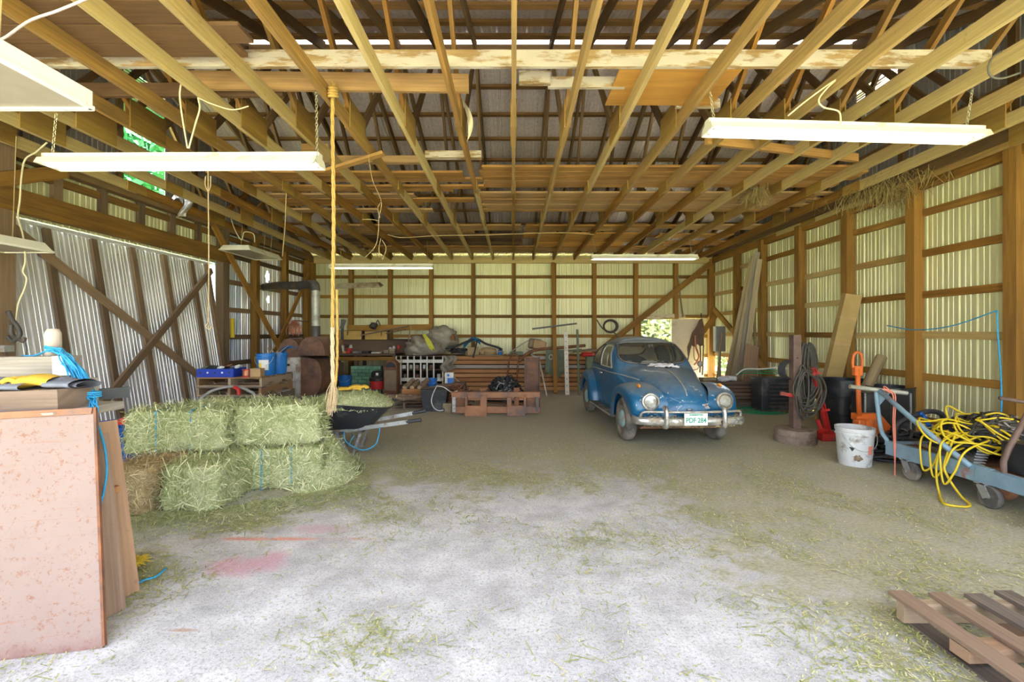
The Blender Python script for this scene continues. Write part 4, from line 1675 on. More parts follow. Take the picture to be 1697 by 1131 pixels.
RX, RD = (552 - VPX) * 4.19 / F_PX, 4.19
rp = thing('hanging_rope', 'golden rope hanging from a truss to a frayed tan end', 'rope', (RX, RD, 0.9))
pts = [V(RX, RD, ZC + 0.16)] + [V(RX + 0.006 * math.sin(z * 3), RD, z) for z in (3.5, 3.0, 2.5, 2.0, 1.6)]
twisted(pts, 0.016, 'rope_gold', rp, n=40)
twisted([V(RX + 0.006 * math.sin(z * 3), RD, z) for z in (1.6, 1.4, 1.2, 1.02)], 0.017, 'rope_tan', rp, n=30)
twisted([V(RX + 0.03, RD + 0.01, 1.95), V(RX + 0.035, RD + .01, 1.6), V(RX + 0.034, RD + 0.01, 1.3), V(RX + 0.02, RD + 0.01, 1.1), V(RX + .005, RD, 1.0)], 0.011, 'rope_gold', rp, n=20)
mb = MB()
for k in range(4):
    a = k * 1.57
    mb.tube([V(RX + 0.035 * math.cos(b), RD + 0.05 * math.sin(b), ZC + 0.03 + 0.025 * k + 0.02 * math.sin(b)) for b in [i / 14 * 6.283 for i in range(14)]], 0.014, 6, closed=True)
mb.build('knot', 'rope_gold', rp, smooth=True)
mb = MB()
for k in range(60):
    a = R.uniform(0, 6.283)
    r_ = R.uniform(0.0, 0.04)
    p = V(RX + 0.012 * math.cos(a), RD + 0.012 * math.sin(a), R.uniform(0.98, 1.12))
    mb.tube([p, p + V(r_ * math.cos(a), r_ * math.sin(a), -0.08), p + V(r_ * 1.1 * math.cos(a) - .015, r_ * math.sin(a), -0.17 - R.uniform(0, .04))], 0.0025, 4)
mb.build('frayed_end', 'rope_tan', rp)

# ---- thin lines hanging from the trusses
def line_thing(name, label, cat, paths, r, mat, d=None, n=8, seg=6):
    mb = MB()
    for p in paths:
        pts = [at(x, y, d) if d else at(*xyz) for xyz in p for (x, y) in [xyz[:2]]]
        mb.tube(spline(pts, n), r, seg)
    return one(name, label, cat, mb, mat, smooth=True)


line_thing('dangling_rope', 'thin tan rope hanging straight down before the left door', 'rope',
           [[(345, 272), (345, 295), (346, 400), (346, 480), (345, 535)], [(341, 292), (340, 306), (345, 318)], [(349, 292), (349, 308), (345, 318)], [(345, 535), (341, 542), (347, 546), (352, 540)]], 0.008, 'rope_tan', 6.0)
line_thing('hanging_wire', 'tangled pale wire hanging left of the middle trusses', 'wire',
           [[(611, 252), (612, 268), (618, 300), (632, 335), (628, 360), (627, 385), (622, 408), (604, 428)], [(632, 335), (626, 345), (630, 362)], [(600, 364), (615, 364), (628, 366)], [(631, 395), (628, 415), (634, 430)], [(633, 398), (640, 412), (634, 430)]], 0.0035, 'twine', 5.48)
line_thing('power_cord', 'pinkish cord running up from the nearest box light', 'cord', [[(0, 66), (12, 60), (50, 34), (95, 18), (148, -4), (180, -18)]], 0.008, 'cord_pink', 2.7)
line_thing('power_cord', 'cream cord dangling down beside the left door post', 'cord',
           [[(78, 236), (60, 252), (42, 264), (36, 290), (33, 330), (30, 360), (38, 390), (42, 430), (38, 450), (44, 462), (40, 480), (30, 505), (26, 540)]], 0.009, 'cord_cream', 5.1)
line_thing('cable', 'thin cable draped along the rear plank deck', 'cable', [[(642, 389, 9.55), (668, 394, 9.55), (720, 391, 9.55), (790, 390, 9.55), (850, 388, 9.55), (930, 386, 9.55), (985, 389, 9.55)]], 0.009, 'twine')
line_thing('cable_loop', 'dark cable loop wrapped round a truss at upper right', 'cable', [[(1660, 85), (1645, 95), (1638, 112), (1642, 126), (1660, 130), (1690, 121)]], 0.008, 'cord_dark', 3.7)
line_thing('cord', 'orange twine dangling from a rear truss over the left door', 'cord', [[(474, 314), (474, 330), (472, 380), (468, 425)]], 0.007, 'twine', 6.99)
# strips of torn paper and foil caught on the trusses
mb = MB()
mb.grid(lambda u, v: at(762 + 14 * math.sin(u * 2.2) + 9 * v * math.sin(u * 3.1), 158 + 78 * u, 4.9 + 0.03 * math.sin(u * 6 + v * 3)), 14, 4)
one('paper_strip', 'torn cream paper strip hanging off a middle truss', 'paper', mb, 'cord_cream', smooth=True)
mb = MB()
mb.grid(lambda u, v: at(300 + 14 * v + 6 * math.sin(u * 5), 325 + 34 * u, 7.75 + 0.06 * math.sin(u * 4 + v * 5)), 10, 5)
mb.grid(lambda u, v: at(283 + 20 * u, 340 - 12 * math.sin(u * 3) - 8 * v, 7.75 + 0.03 * v), 10, 4)
one('foil_scrap', 'crumpled foil scrap hanging above the left door beam', 'foil', mb, 'chrome_dull', smooth=True)

# ------------------------------------------------------------------ left side
def hay_mat(name, c1, c2, c3):
    m, nt, b = node_mat(name)
    co = N(nt, 'ShaderNodeTexCoord').outputs['Object']
    geo = N(nt, 'ShaderNodeNewGeometry')
    rnd = geo.outputs['Random Per Island']
    n1 = noise_n(nt, co, 3.0, 3)
    n2 = noise_n(nt, co, 28.0, 5, 0.75)
    col = mixc(nt, ramp(nt, n2, [(0.35, 0.0), (0.65, 1.0)]), c2, c1)
    col = mixc(nt, ramp(nt, rnd, [(0.45, 0.0), (0.95, 1.0)]), col, c3)
    col = mixc(nt, ramp(nt, n1, [(0.5, 0.0), (0.75, 0.5)]), col, c3)
    nt.links.new(col, b.inputs['Base Color'])
    b.inputs['Roughness'].default_value = 0.85
    b.inputs['Specular IOR Level'].default_value = 0.2
    bump(nt, b, n2, 0.6, 0.03)


hay_mat('hay_green', (0.50, 0.54, 0.24), (0.25, 0.32, 0.12), (0.85, 0.84, 0.56))
hay_mat('hay_brown', (0.52, 0.38, 0.18), (0.26, 0.17, 0.08), (0.82, 0.68, 0.42))
hay_mat('hay_litter', (0.46, 0.47, 0.17), (0.28, 0.32, 0.10), (0.72, 0.66, 0.36))
plain('twine_blue', (0.03, 0.33, 0.62), 0.6, 0, 0.15, 20)
plain('plastic_blue', (0.01, 0.10, 0.42), 0.4, 0, 0.08, dirt=(0.05, 0.15, 0.4), dirt_amt=0.2)
plain('plastic_black', (0.028, 0.032, 0.04), 0.45, 0, 0.15, dirt=(0.12, 0.12, 0.12), dirt_amt=0.35)
plain('plastic_red', (0.55, 0.03, 0.03), 0.4, 0, 0.1)
plain('steel_grey', (0.42, 0.44, 0.46), 0.4, 0.6, 0.12, dirt=(0.25, 0.17, 0.11), dirt_amt=0.35, dirt_scale=8)
plain('steel_dark', (0.10, 0.095, 0.09), 0.55, 0.5, 0.2, dirt=(0.18, 0.11, 0.07), dirt_amt=0.4)
plain('rust', (0.24, 0.10, 0.05), 0.85, 0.1, 0.35, 7, dirt=(0.12, 0.07, 0.05), dirt_amt=0.45, bmp=0.2)
plain('rust_light', (0.36, 0.17, 0.09), 0.8, 0.1, 0.3, 6, dirt=(0.18, 0.12, 0.10), dirt_amt=0.5)
plain('glove_yellow', (0.62, 0.38, 0.04), 0.85, 0, 0.2, 12)
plain('glove_grey', (0.16, 0.17, 0.21), 0.85, 0, 0.2, 12)
plain('label_white', (0.72, 0.72, 0.70), 0.6, 0, 0.08)
plain('label_yellow', (0.75, 0.55, 0.05), 0.6, 0, 0.05)
plain('cardboard', (0.44, 0.30, 0.15), 0.9, 0, 0.12)


def blades(mb, p, nrm, length, wd, droop=0.0, lie=0.75):
    """one straw: a thin folded strip lying roughly along the surface"""
    t = Vector((R.gauss(0, 1), R.gauss(0, 1), R.gauss(0, 1)))
    t = (t - nrm * t.dot(nrm) * lie)
    if t.length < 1e-4:
        return
    t.normalize()
    s = t.cross(nrm)
    if s.length < 1e-4:
        s = t.cross(V(0, 0, 1))
    s.normalize()
    a = p - t * length * 0.5
    b = p + nrm * (length * 0.06)
    c = p + t * length * 0.5 + V(0, 0, -droop * length)
    mb.add([a - s * wd, a + s * wd, b + s * wd, b - s * wd, c], [(0, 1, 2, 3), (3, 2, 4)])


def bale(name, label, c, size, rz, mat='hay_green', n=2600, strings=True, seed=0):
    """c = centre of the underside, size = length, depth, height"""
    root = thing(name, label, 'hay bale', c, 'hay bales in the heap')
    rot = rotz(rz)
    bm = bmesh.new()
    bmesh.ops.create_cube(bm, size=1.0)
    bmesh.ops.subdivide_edges(bm, edges=list(bm.edges), cuts=9, use_grid_fill=True)
    L, D, H = size
    for v in bm.verts:
        q = v.co.copy()
        q = V(q.x * L, q.y * D, q.z * H)
        k = mnoise.noise(q * 5 + V(seed, seed, 0)) * 0.034 + mnoise.noise(q * 14 + V(seed, 3, 0)) * 0.016
        e = sum(1 for a_, b_ in zip(v.co, (1, 1, 1)) if abs(a_) > 0.49)
        q *= (1 - 0.055 * (e - 1)) if e > 1 else 1
        if strings:
            for sx in (-0.17, 0.17):
                if abs(q.x - sx * L) < 0.05:
                    q.y *= 0.985
                    q.z *= 0.985
        v.co = q + q.normalized() * k
    bm.normal_update()
    faces = [(f.calc_center_median(), f.normal.copy(), f.calc_area()) for f in bm.faces]
    c = Vector(c)
    mid = c + V(0, 0, H / 2)
    mb = MB()
    mb.bm(bm, mid, rot)
    mb.build('bale_body', mat, root, smooth=True)
    mb = MB()
    tot = sum(a for _, nn, a in faces if nn.z > -0.5)
    for (p, nn, a) in faces:
        if nn.z < -0.5:
            continue
        k = a / tot * n
        k = int(k) + (1 if R.random() < k - int(k) else 0)
        for _ in range(k):
            pp = p + V(R.uniform(-1, 1), R.uniform(-1, 1), R.uniform(-1, 1)) * math.sqrt(a) * 0.55
            pp = pp - nn * (pp - p).dot(nn)
            blades(mb, mid + rot @ (pp + nn * R.uniform(0.0, 0.018)), rot @ nn, R.uniform(0.06, 0.20), R.uniform(0.0020, 0.0042), R.uniform(0, .3), 0.52)
    o = mb.build('loose_straw', mat, root)
    o['kind'] = 'stuff'
    if strings:
        for sx in (-0.17, 0.17):
            mb = MB()
            pts = []
            for (yy, zz) in ((-1, -1), (-1, 0), (-1, 1), (0, 1), (1, 1), (1, 0), (1, -1), (0, -1)):
                pts.append(mid + rot @ V(sx * L, yy * (D / 2 + 0.012), zz * (H / 2 + 0.010)))
            mb.tube(pts, 0.0045, 5, closed=True)
            mb.build('baling_twine', 'twine_blue', root)
    return root


def gp(x, y):
    p = gnd(x, y)
    return p


# lower row
bale('hay_bale', 'brown-ended hay bale at the near left foot of the heap', (-3.27, 4.22, 0), (0.43, 0.78, 0.40), -0.10, 'hay_brown', 2300, False, 1)
bale('hay_bale', 'green hay bale end beside the brown bale in the lower row', (-2.80, 4.30, 0), (0.47, 0.80, 0.40), 0.04, 'hay_green', 2600, False, 2)
bale('hay_bale', 'twine-tied hay bale lowest at the right front of the heap', (-2.38, 4.72, 0), (0.80, 0.46, 0.40), 0.20, 'hay_green', 3000, True, 3)
bale('hay_bale', 'hay bale in the lower row behind the others, mostly covered', (-2.95, 5.06, 0), (0.95, 0.42, 0.40), 0.16, 'hay_green', 900, False, 4)
# upper row
bale('hay_bale', 'hay bale with two blue twines on top left of the heap', (-3.24, 4.53, 0.405), (0.86, 0.46, 0.40), 0.16, 'hay_green', 3200, True, 5)
bale('hay_bale', 'hay bale on top right of the heap with a straw-coloured end', (-2.44, 4.83, 0.405), (0.80, 0.46, 0.40), 0.20, 'hay_green', 3000, False, 6)
bale('hay_bale', 'hay bale on top at the back of the heap under a black bar', (-3.0, 5.06, 0.405), (0.95, 0.42, 0.39), 0.16, 'hay_green', 2000, False, 7)
# loose hay sliding off the right end
mb = MB()


def pile(u, v):
    a = v * 6.283
    r_ = u
    x = -2.02 + 0.33 * r_ * math.cos(a) - 0.08 * (1 - r_)
    y = 4.95 + 0.55 * r_ * math.sin(a)
    z = 0.60 * (1 - u) ** 1.15 * (0.8 + 0.2 * math.cos(a * 2)) + 0.09 * mnoise.noise(V(x * 5, y * 5, 1)) * (1 - u)
    return V(x, y, max(0.0, z))


mb.grid(pile, 16, 40, cv=True)
lh = one('loose_hay', 'loose green hay slumped against the right end of the bales', 'hay', mb, 'hay_green', smooth=True)
lh['kind'] = 'stuff'
mb = MB()
for k in range(4200):
    u, v = math.sqrt(R.random()) * 1.06, R.random()
    p = pile(min(u, 1), v)
    nn = V(math.cos(v * 6.283), math.sin(v * 6.283), 0.8).normalized()
    blades(mb, p + nn * 0.012 - V(0, 0, 0), nn, R.uniform(0.07, 0.2), R.uniform(.0022, .0045), .15, .62)
o = mb.build('loose_straw', 'hay_green', lh)
o['kind'] = 'stuff'

mb = MB()
for k in range(3600):
    u = R.random()
    x = -3.55 + 2.1 * u
    y0 = 3.80 + .02 * u if u < .45 else 3.82 + (u - .45) * 1.35
    y = y0 + .10 - abs(R.gauss(0, .22))
    blades(mb, V(x, y, .012 + .02 * R.random()), V(0, 0, 1), R.uniform(.04, .14), R.uniform(.0018, .0036), 0, .95)
o = one('strewn_hay', 'loose hay strewn along the foot of the bales', 'hay', mb, 'hay_green')
o['kind'] = 'stuff'
mb = MB()
mb.bar(at(318, 677, 4.75), at(378, 669, 5.0), 0.02, 0.014)
mb.bar(at(300, 679, 4.7), at(318, 677, 4.75), 0.02, 0.014)
one('black_bar', 'thin black bar lying on top of the hay', 'bar', mb, 'steel_dark')

# ---- wheelbarrow
wbr = thing('wheelbarrow', 'black poly wheelbarrow heaped with green hay', 'wheelbarrow', (-2.06, 5.92, 0))
WA = math.radians(62)          # the handles point to the right and forward
WR = rotz(math.radians(6))
WO = V(-2.06, 5.92, 0)


def wp(x, y, z):
    return WO + WR @ V(x, y, z)


def tray_ring(z, sx0, sx1, sy, k, n=44):
    out = []
    for i in range(n):
        a = 2 * math.pi * i / n
        ca, sa = math.cos(a), math.sin(a)
        x = math.copysign(abs(ca) ** 0.45, ca)
        y = math.copysign(abs(sa) ** 0.45, sa)
        xx = (sx0 + sx1) / 2 + x * (sx1 - sx0) / 2
        out.append(wp(xx, y * sy * (1.0 - 0.06 * (x < 0)), z + (0.07 * (-xx) if z > 0.5 else 0)))
    return out


n = 44
rings = [tray_ring(0.34, -0.33, 0.22, 0.24, 0), tray_ring(0.37, -0.38, 0.26, 0.27, 0), tray_ring(0.50, -0.50, 0.38, 0.34, 0), tray_ring(0.63, -0.61, 0.50, 0.385, 0), tray_ring(0.66, -0.66, 0.55, 0.41, 0),
         tray_ring(0.665, -0.67, 0.56, 0.42, 0), tray_ring(0.645, -0.675, 0.565, 0.425, 0)]
inner = [tray_ring(0.645, -0.60, 0.49, 0.375, 0), tray_ring(0.52, -0.49, 0.37, 0.33, 0), tray_ring(0.42, -0.36, 0.24, 0.25, 0)]
mb = MB()
allr = list(reversed(rings[:])) + []
seq = [rings[0], rings[1], rings[2], rings[3], rings[4], rings[5], inner[0], inner[1], inner[2]]
vs_ = [p for r_ in seq for p in r_]
fs = []
for i in range(len(seq) - 1):
    for k in range(n):
        fs.append((i * n + k, i * n + (k + 1) % n, (i + 1) * n + (k + 1) % n, (i + 1) * n + k))
fs.append(tuple(range(n - 1, -1, -1)))
fs.append(tuple((len(seq) - 1) * n + k for k in range(n)))
mb.add(vs_, fs)
mb.build('tray', 'plastic_black', wbr, smooth=True, angle=40)
for sy in (-1, 1):
    mb = MB()
    mb.bar(wp(-0.78, sy * 0.12, 0.22), wp(0.72, sy * 0.31, 0.44), 0.035, 0.05)
    hd = mb.build('handle', 'steel_grey', wbr)
    mb = MB()
    mb.tube([wp(0.70, sy * 0.307, 0.437), wp(0.88, sy * 0.33, 0.463)], 0.024, 8)
    mb.build('grip', 'plastic_black', hd, smooth=True, angle=50)
    for (xa, xb) in ((-0.16, 0.0), (0.14, 0.03)):
        mb = MB()
        mb.bar(wp(xa, sy * 0.25, 0.32), wp(xb, sy * 0.26, 0.0), 0.03, 0.035, (0, 1, 0))
        mb.build('leg', 'steel_grey', wbr)
    mb = MB()
    mb.bar(wp(-0.03, sy * 0.26, 0.015), wp(0.06, sy * 0.26, 0.015), 0.035, 0.02)
    mb.build('foot', 'steel_grey', wbr)
    mb = MB()
    c = wp(-0.72, sy * 0.20, 0.19)
    ax = WR @ V(0, 1, 0)
    mb.lathe([(0.09, -0.05), (0.15, -0.055), (0.185, -0.03), (0.19, 0), (0.185, 0.03), (0.15, 0.055), (0.09, 0.05), (0.08, 0)], 24, c, ax)
    wh = mb.build('wheel', 'rubber', wbr, smooth=True, angle=50)
    mb = MB()
    mb.lathe([(0.09, -0.03), (0.0, -0.04), (0.0, 0.04), (0.09, 0.03)], 16, c, ax)
    mb.build('rim', 'steel_grey', wh)
mb = MB()
mb.bar(wp(-0.10, -0.27, 0.30), wp(-0.10, 0.27, 0.30), 0.05, 0.03)
mb.bar(wp(0.13, -0.28, 0.31), wp(0.13, 0.28, 0.31), 0.05, 0.03)
mb.build('cross_brace', 'steel_dark', wbr)
mb = MB()
mb.tube(spline([wp(-0.06, -0.28, 0.33), wp(-0.04, -0.30, 0.22), wp(0.08, -0.31, 0.13), wp(0.20, -0.31, 0.10), wp(0.32, -0.31, 0.16), wp(0.36, -0.31, 0.26), wp(0.38, -0.31, 0.38)], 6), 0.007, 6)
mb.tube(spline([wp(0.0, -0.31, 0.16), wp(0.04, -0.32, 0.24), wp(0.06, -0.31, 0.28)], 5), 0.006, 6)
mb.build('tied_twine', 'twine_blue', wbr)
mb = MB()


def heap(u, v):
    a = v * 6.283
    ca, sa = math.cos(a), math.sin(a)
    x = -0.05 + u * 0.54 * math.copysign(abs(ca) ** 0.6, ca)
    y = u * 0.36 * math.copysign(abs(sa) ** 0.6, sa)
    z = 0.60 + 0.20 * (1 - u ** 2.2) + 0.025 * mnoise.noise(V(x * 7, y * 7, 3))
    return wp(x, y, z)


mb.grid(heap, 14, 40, cv=True)
hh = one('hay_heap', 'rounded heap of green hay in the wheelbarrow', 'hay', mb, 'hay_green', smooth=True)
hh['kind'] = 'stuff'
mb = MB()
for k in range(3600):
    u, v = math.sqrt(R.random()) * 1.03, R.random()
    p = heap(min(u, 1.0), v)
    nn = V(math.cos(v * 6.283) * u * .6, math.sin(v * 6.283) * u * .6, 1).normalized()
    blades(mb, p + nn * 0.012, nn, R.uniform(0.05, 0.13), R.uniform(.0024, .0048), .1, .7)
o = mb.build('loose_straw', 'hay_green', hh)
o['kind'] = 'stuff'


def glove(name, label, o, rz, mats, scale=1.0, rx=0.0):
    """work glove lying flat, a little curled"""
    root = thing(name, label, 'glove', o)
    rot = rotz(rz) @ Matrix.Rotation(rx, 3, 'Y')
    o = Vector(o)

    def q(x, y, z):
        return o + rot @ (V(x, y, z) * scale)
    mb = MB()
    mb.grid(lambda u, v: q(-0.05 + 0.11 * u, 0.055 * math.cos(v * 6.283) * (0.85 + 0.15 * u), 0.028 + 0.022 * math.sin(v * 6.283) + 0.012 * math.sin(u * 3)), 8, 16, cv=True)
    for k, (yy, ll) in enumerate(((-0.042, .062), (-0.014, .078), (0.014, .074), (0.042, .058))):
        mb.tube(spline([q(0.05, yy, 0.032), q(0.05 + ll * .5, yy * 1.08, 0.045), q(0.05 + ll, yy * 1.12, 0.026)], 4), [0.014] * 8 + [0.008], 8)
    mb.tube(spline([q(-0.01, -0.05, 0.03), q(0.03, -0.078, 0.032), q(0.065, -0.082, 0.024)], 4), [0.016] * 8 + [0.009], 8)
    mb.build('palm', mats[0], root, smooth=True)
    mb = MB()
    mb.grid(lambda u, v: q(-0.14 + 0.10 * u, (0.062 - 0.008 * u) * math.cos(v * 6.283), 0.024 + (0.017 - 0.002 * u) * math.sin(v * 6.283)), 6, 16, cv=True)
    mb.build('cuff', mats[1], root, smooth=True)
    return root


glove('work_glove', 'yellow work glove lying on the wheelbarrow hay', wp(0.02, -0.05, 0.80), 0.2, ('glove_yellow', 'glove_yellow'), 1.35)

# ---- blue tub with a red scoop, behind the bales
TBC = V(-4.04, 4.70, 0)
tb_ = thing('plastic_tub', 'big round blue plastic tub behind the left end of the bales', 'tub', TBC)
mb = MB()
mb.lathe([(0.25, 0.0), (0.28, 0.02), (0.315, 0.45), (0.325, 0.58), (0.35, 0.59), (0.35, 0.615), (0.32, 0.615), (0.30, 0.45), (0.26, 0.05), (0, 0.05)], 32, TBC)
mb.build('tub_body', 'plastic_blue', tb_, smooth=True, angle=40)
for z in (0.50, 0.55):
    mb = MB()
    r_ = 0.315 + (z - 0.45) * 0.08 + .004
    mb.tube([V(TBC.x + r_ * math.cos(a), TBC.y + r_ * math.sin(a), z) for a in [k / 32 * 6.283 for k in range(32)]], 0.006, 5, closed=True)
    mb.build('rib', 'plastic_blue', tb_, smooth=True)
mb = MB()
mb.bar(TBC + V(.02, -.35, .56), TBC + V(.02, -.35, .69), 0.045, 0.03, (0, 1, 0))
mb.build('latch', 'rust', tb_)
mb = MB()
mb.grid(lambda u, v: V(TBC.x - .1 + 0.44 * u, TBC.y + 0.26 * (v - .5), 0.625 + 0.07 * math.sin(u * 3.1) * math.sin(v * 3.1)), 10, 8)
one('red_tray', 'bright red plastic tray lying on the blue tub', 'tray', mb, 'plastic_red', smooth=True)
# second tub below, stacked outline to the floor
# ---- the stack in the left foreground
wood('steel_streak', (0.5, 0.3, 0.2), (0.4, 0.2, 0.1))


def pink_steel():
    m, nt, b = node_mat('pink_steel')
    co = N(nt, 'ShaderNodeTexCoord').outputs['Object']
    n1 = noise_n(nt, co, 2.0, 5, 0.6)
    n2 = noise_n(nt, co, 30, 6, 0.85)
    mp_ = N(nt, 'ShaderNodeMapping')
    mp_.inputs['Rotation'].default_value = (0, -0.35, 0)
    mp_.inputs['Scale'].default_value = (0.7, 0.7, 26.0)
    nt.links.new(co, mp_.inputs['Vector'])
    n3 = noise_n(nt, mp_.outputs[0], 1.0, 6, 0.75)
    n4 = noise_n(nt, co, 3.4, 6, 0.65)
    col = mixc(nt, ramp(nt, n1, [(0.3, 0.0), (0.7, 1.0)]), (0.245, 0.165, 0.135), (0.285, 0.20, 0.17))
    col = mixc(nt, ramp(nt, n2, [(0.555, 0.0), (0.60, 0.85)]), col, (0.22, 0.09, 0.045))
    col = mixc(nt, ramp(nt, n3, [(0.58, 0.0), (0.66, 0.75)]), col, (0.26, 0.11, 0.06))
    col = mixc(nt, ramp(nt, n4, [(0.66, 0.0), (0.70, 0.8)]), col, (0.20, 0.08, 0.04))
    sp = N(nt, 'ShaderNodeSeparateXYZ')
    nt.links.new(co, sp.inputs[0])
    low = ramp(nt, math_n(nt, 'ADD', math_n(nt, 'MULTIPLY', sp.outputs[2], -4.0), math_n(nt, 'MULTIPLY', n4, 1.4)), [(0.35, 0.0), (0.8, 0.85)])
    col = mixc(nt, low, col, (0.17, 0.06, 0.05))
    nt.links.new(col, b.inputs['Base Color'])
    b.inputs['Roughness'].default_value = 0.55
    bump(nt, b, n2, 0.15, 0.004)


pink_steel()
plain('peg_wood', (0.50, 0.42, 0.36), 0.8, 0, 0.2, 14)
# steel sheet: its right edge from (155,676) down to (174,1075)
pt, pb = at(157, 676, 2.52), V((172 - VPX) * 2.24 / F_PX, 2.24, 0.0)
sh = thing('steel_sheet', 'pinkish rusted steel sheet leaning in the left foreground', 'sheet metal', pb)
lft = V(-1.0, -0.21, 0.0)
mb = MB()
t_ = (pt - pb)
nrm = lft.cross(t_).normalized() * 0.006
tl = pt + lft * 1.2 + V(0, 0, -0.035)
bl_ = pb + lft * 1.2
mb.hexa([bl_ - nrm, pb - nrm, pb + nrm, bl_ + nrm, tl - nrm, pt - nrm, pt + nrm, tl + nrm])
mb.build('sheet', 'pink_steel', sh)
mb = MB()
k1 = pt - t_.normalized() * 0.012
mb.bar(pt + V(0, -0.012, -0.016), tl + V(0, -0.012, -0.016), 0.02, 0.034, t_)
mb.build('folded_edge', 'rust_light', sh)
mb = MB()
mb.bar(pt + V(0.004, 0, 0), pb + V(0.004, 0, 0.01), 0.02, 0.012, lft)
mb.build('side_edge', 'rust', sh)
# wooden crate frames standing behind the sheet
cr = thing('wood_pallet', 'tall weathered pallet standing on edge behind the pink steel sheet', 'pallet', V(-2.0, 2.62, 0))
for (a, b, w_, h_, mm_) in ((at(168, 700, 2.75), at(206, 1000, 2.66), 0.03, 0.15, 'pallet_grey'), (at(158, 720, 2.62), at(186, 1030, 2.5), 0.025, 0.12, 'pallet_grey'), (at(120, 700, 2.9), at(150, 985, 2.83), 0.03, 0.12, 'grey_wood')):
    b = Vector((b.x, b.y, max(b.z, 0.0)))
    mb = MB()
    mb.bar(a, b, w_, h_, (0.35, 1, 0))
    mb.build('board', mm_, cr)
for z, mm_ in ((0.28, 'pallet_wood'), (0.62, 'fir_wood'), (0.05, 'pallet_wood')):
    mb = MB()
    mb.bar(V(-2.62, 2.75, z), V(-2.30 - 0.10 * z, 2.68, z), 0.09, 0.03 if z > .1 else .06)
    mb.build('crossbar', mm_, cr)
# heavy timbers on top
mb = MB()
mb.bar(at(-70, 668, 2.62), at(127, 661, 2.62), 0.22, 0.13)
one('timber', 'rough-sawn grey timber lying just above the pink steel sheet', 'timber', mb, 'old_pallet')
mb = MB()
mb.bar(at(-70, 692, 2.55), at(118, 681, 2.55), 0.2, 0.012)
one('board', 'thin grey board between the steel sheet and the timber', 'board', mb, 'grey_wood')
mb = MB()
mb.bar(at(-70, 610, 3.0), at(115, 607, 3.0), 0.18, 0.135)
tw = one('timber', 'white-tipped grey timber under the blue twine', 'timber', mb, 'grey_wood')
mb = MB()
mb.bar(at(88, 607, 2.9), at(117, 606, 2.9), 0.012, 0.125)
mb.build('painted_end', 'label_white', tw)
# what carries the timbers
mb = MB()
for x in (-3.4, -2.8):
    mb.bar(V(x, 2.95, 0), V(x, 2.95, 1.255), 0.12, 0.12, (0, 1, 0))
mb.bar(V(-3.5, 2.85, 1.06), V(-2.65, 2.85, 1.06), 0.5, 0.05)
one('timber_stand', 'rough wooden stand carrying the grey timbers', 'stand', mb, 'grey_wood')
mb = MB()
mb.bar(at(60, 661, 3.0), at(215, 650, 3.35), 0.05, 0.075)
one('black_beam', 'black beam jutting out right from the timbers', 'beam', mb, 'plastic_black')
mb = MB()
mb.lathe([(0.04, 0.0), (0.044, 0.1), (0.042, 0.16), (0.03, 0.185), (0.0, 0.19)], 14, at(88, 592, 3.02))
one('wooden_peg', 'round-topped pale wooden peg standing on the upper timber', 'peg', mb, 'peg_wood', smooth=True)
glove('work_glove', 'grey and yellow work glove lying on the front timber', at(72, 647, 2.62), math.pi + 0.05, ('glove_yellow', 'glove_grey'), 1.55)
glove('work_glove', 'grey work glove at the left frame edge on the front timber', at(-2, 650, 2.58), math.pi, ('glove_grey', 'glove_grey'), 1.4)
glove('work_glove', 'grey cuffed work glove draped towards the timber end', at(105, 645, 2.66), math.pi - 0.1, ('glove_grey', 'glove_grey'), 1.2)
# bundle of blue twine
mb = MB()
for k in range(34):
    j = lambda s_: R.uniform(-s_, s_)
    x1 = 112 + R.uniform(0, 62)
    pts = [at(78 + j(6), 578 + j(5), 2.95 + j(.04)), at(98 + j(5), 582 + j(5), 2.92 + j(.05)), at(112 + j(12), 596 + j(8), 2.86 + j(.06)), at(118 + (x1 - 118) * 0.4 + j(4), 620 + j(6), 2.80 + j(.05)), at(126 + (x1 - 126) * .7 + j(3), 650 + j(4), 2.74 + j(.03)), at(148 + j(14), 672 + j(16), 2.70 + j(.04))]
    if k < 6:
        pts += [at(162 + j(2), 690 + j(3), 2.68)]
    mb.tube(spline(pts, 6), 0.0042, 5)
for k in range(3):
    mb.tube([at(154, 657, 2.72) + V(0.04 * math.cos(a), 0.03 * math.sin(a), 0.012 * k) for a in [i / 12 * 6.283 for i in range(12)]], 0.006, 5, closed=True)
mb.tube(spline([at(160, 700, 2.66), at(166, 715, 2.64), at(174, 745, 2.6), at(177, 780, 2.58), at(172, 815, 2.56), at(166, 838, 2.55)], 8), 0.006, 6)
mb.tube(spline([at(38, 590, 3.05), at(60, 589, 3.02), at(80, 580, 2.96)], 6), 0.006, 6)
one('twine_bundle', 'bundle of bright blue baling twine hanging over the timbers', 'twine', mb, 'twine_blue', smooth=True)
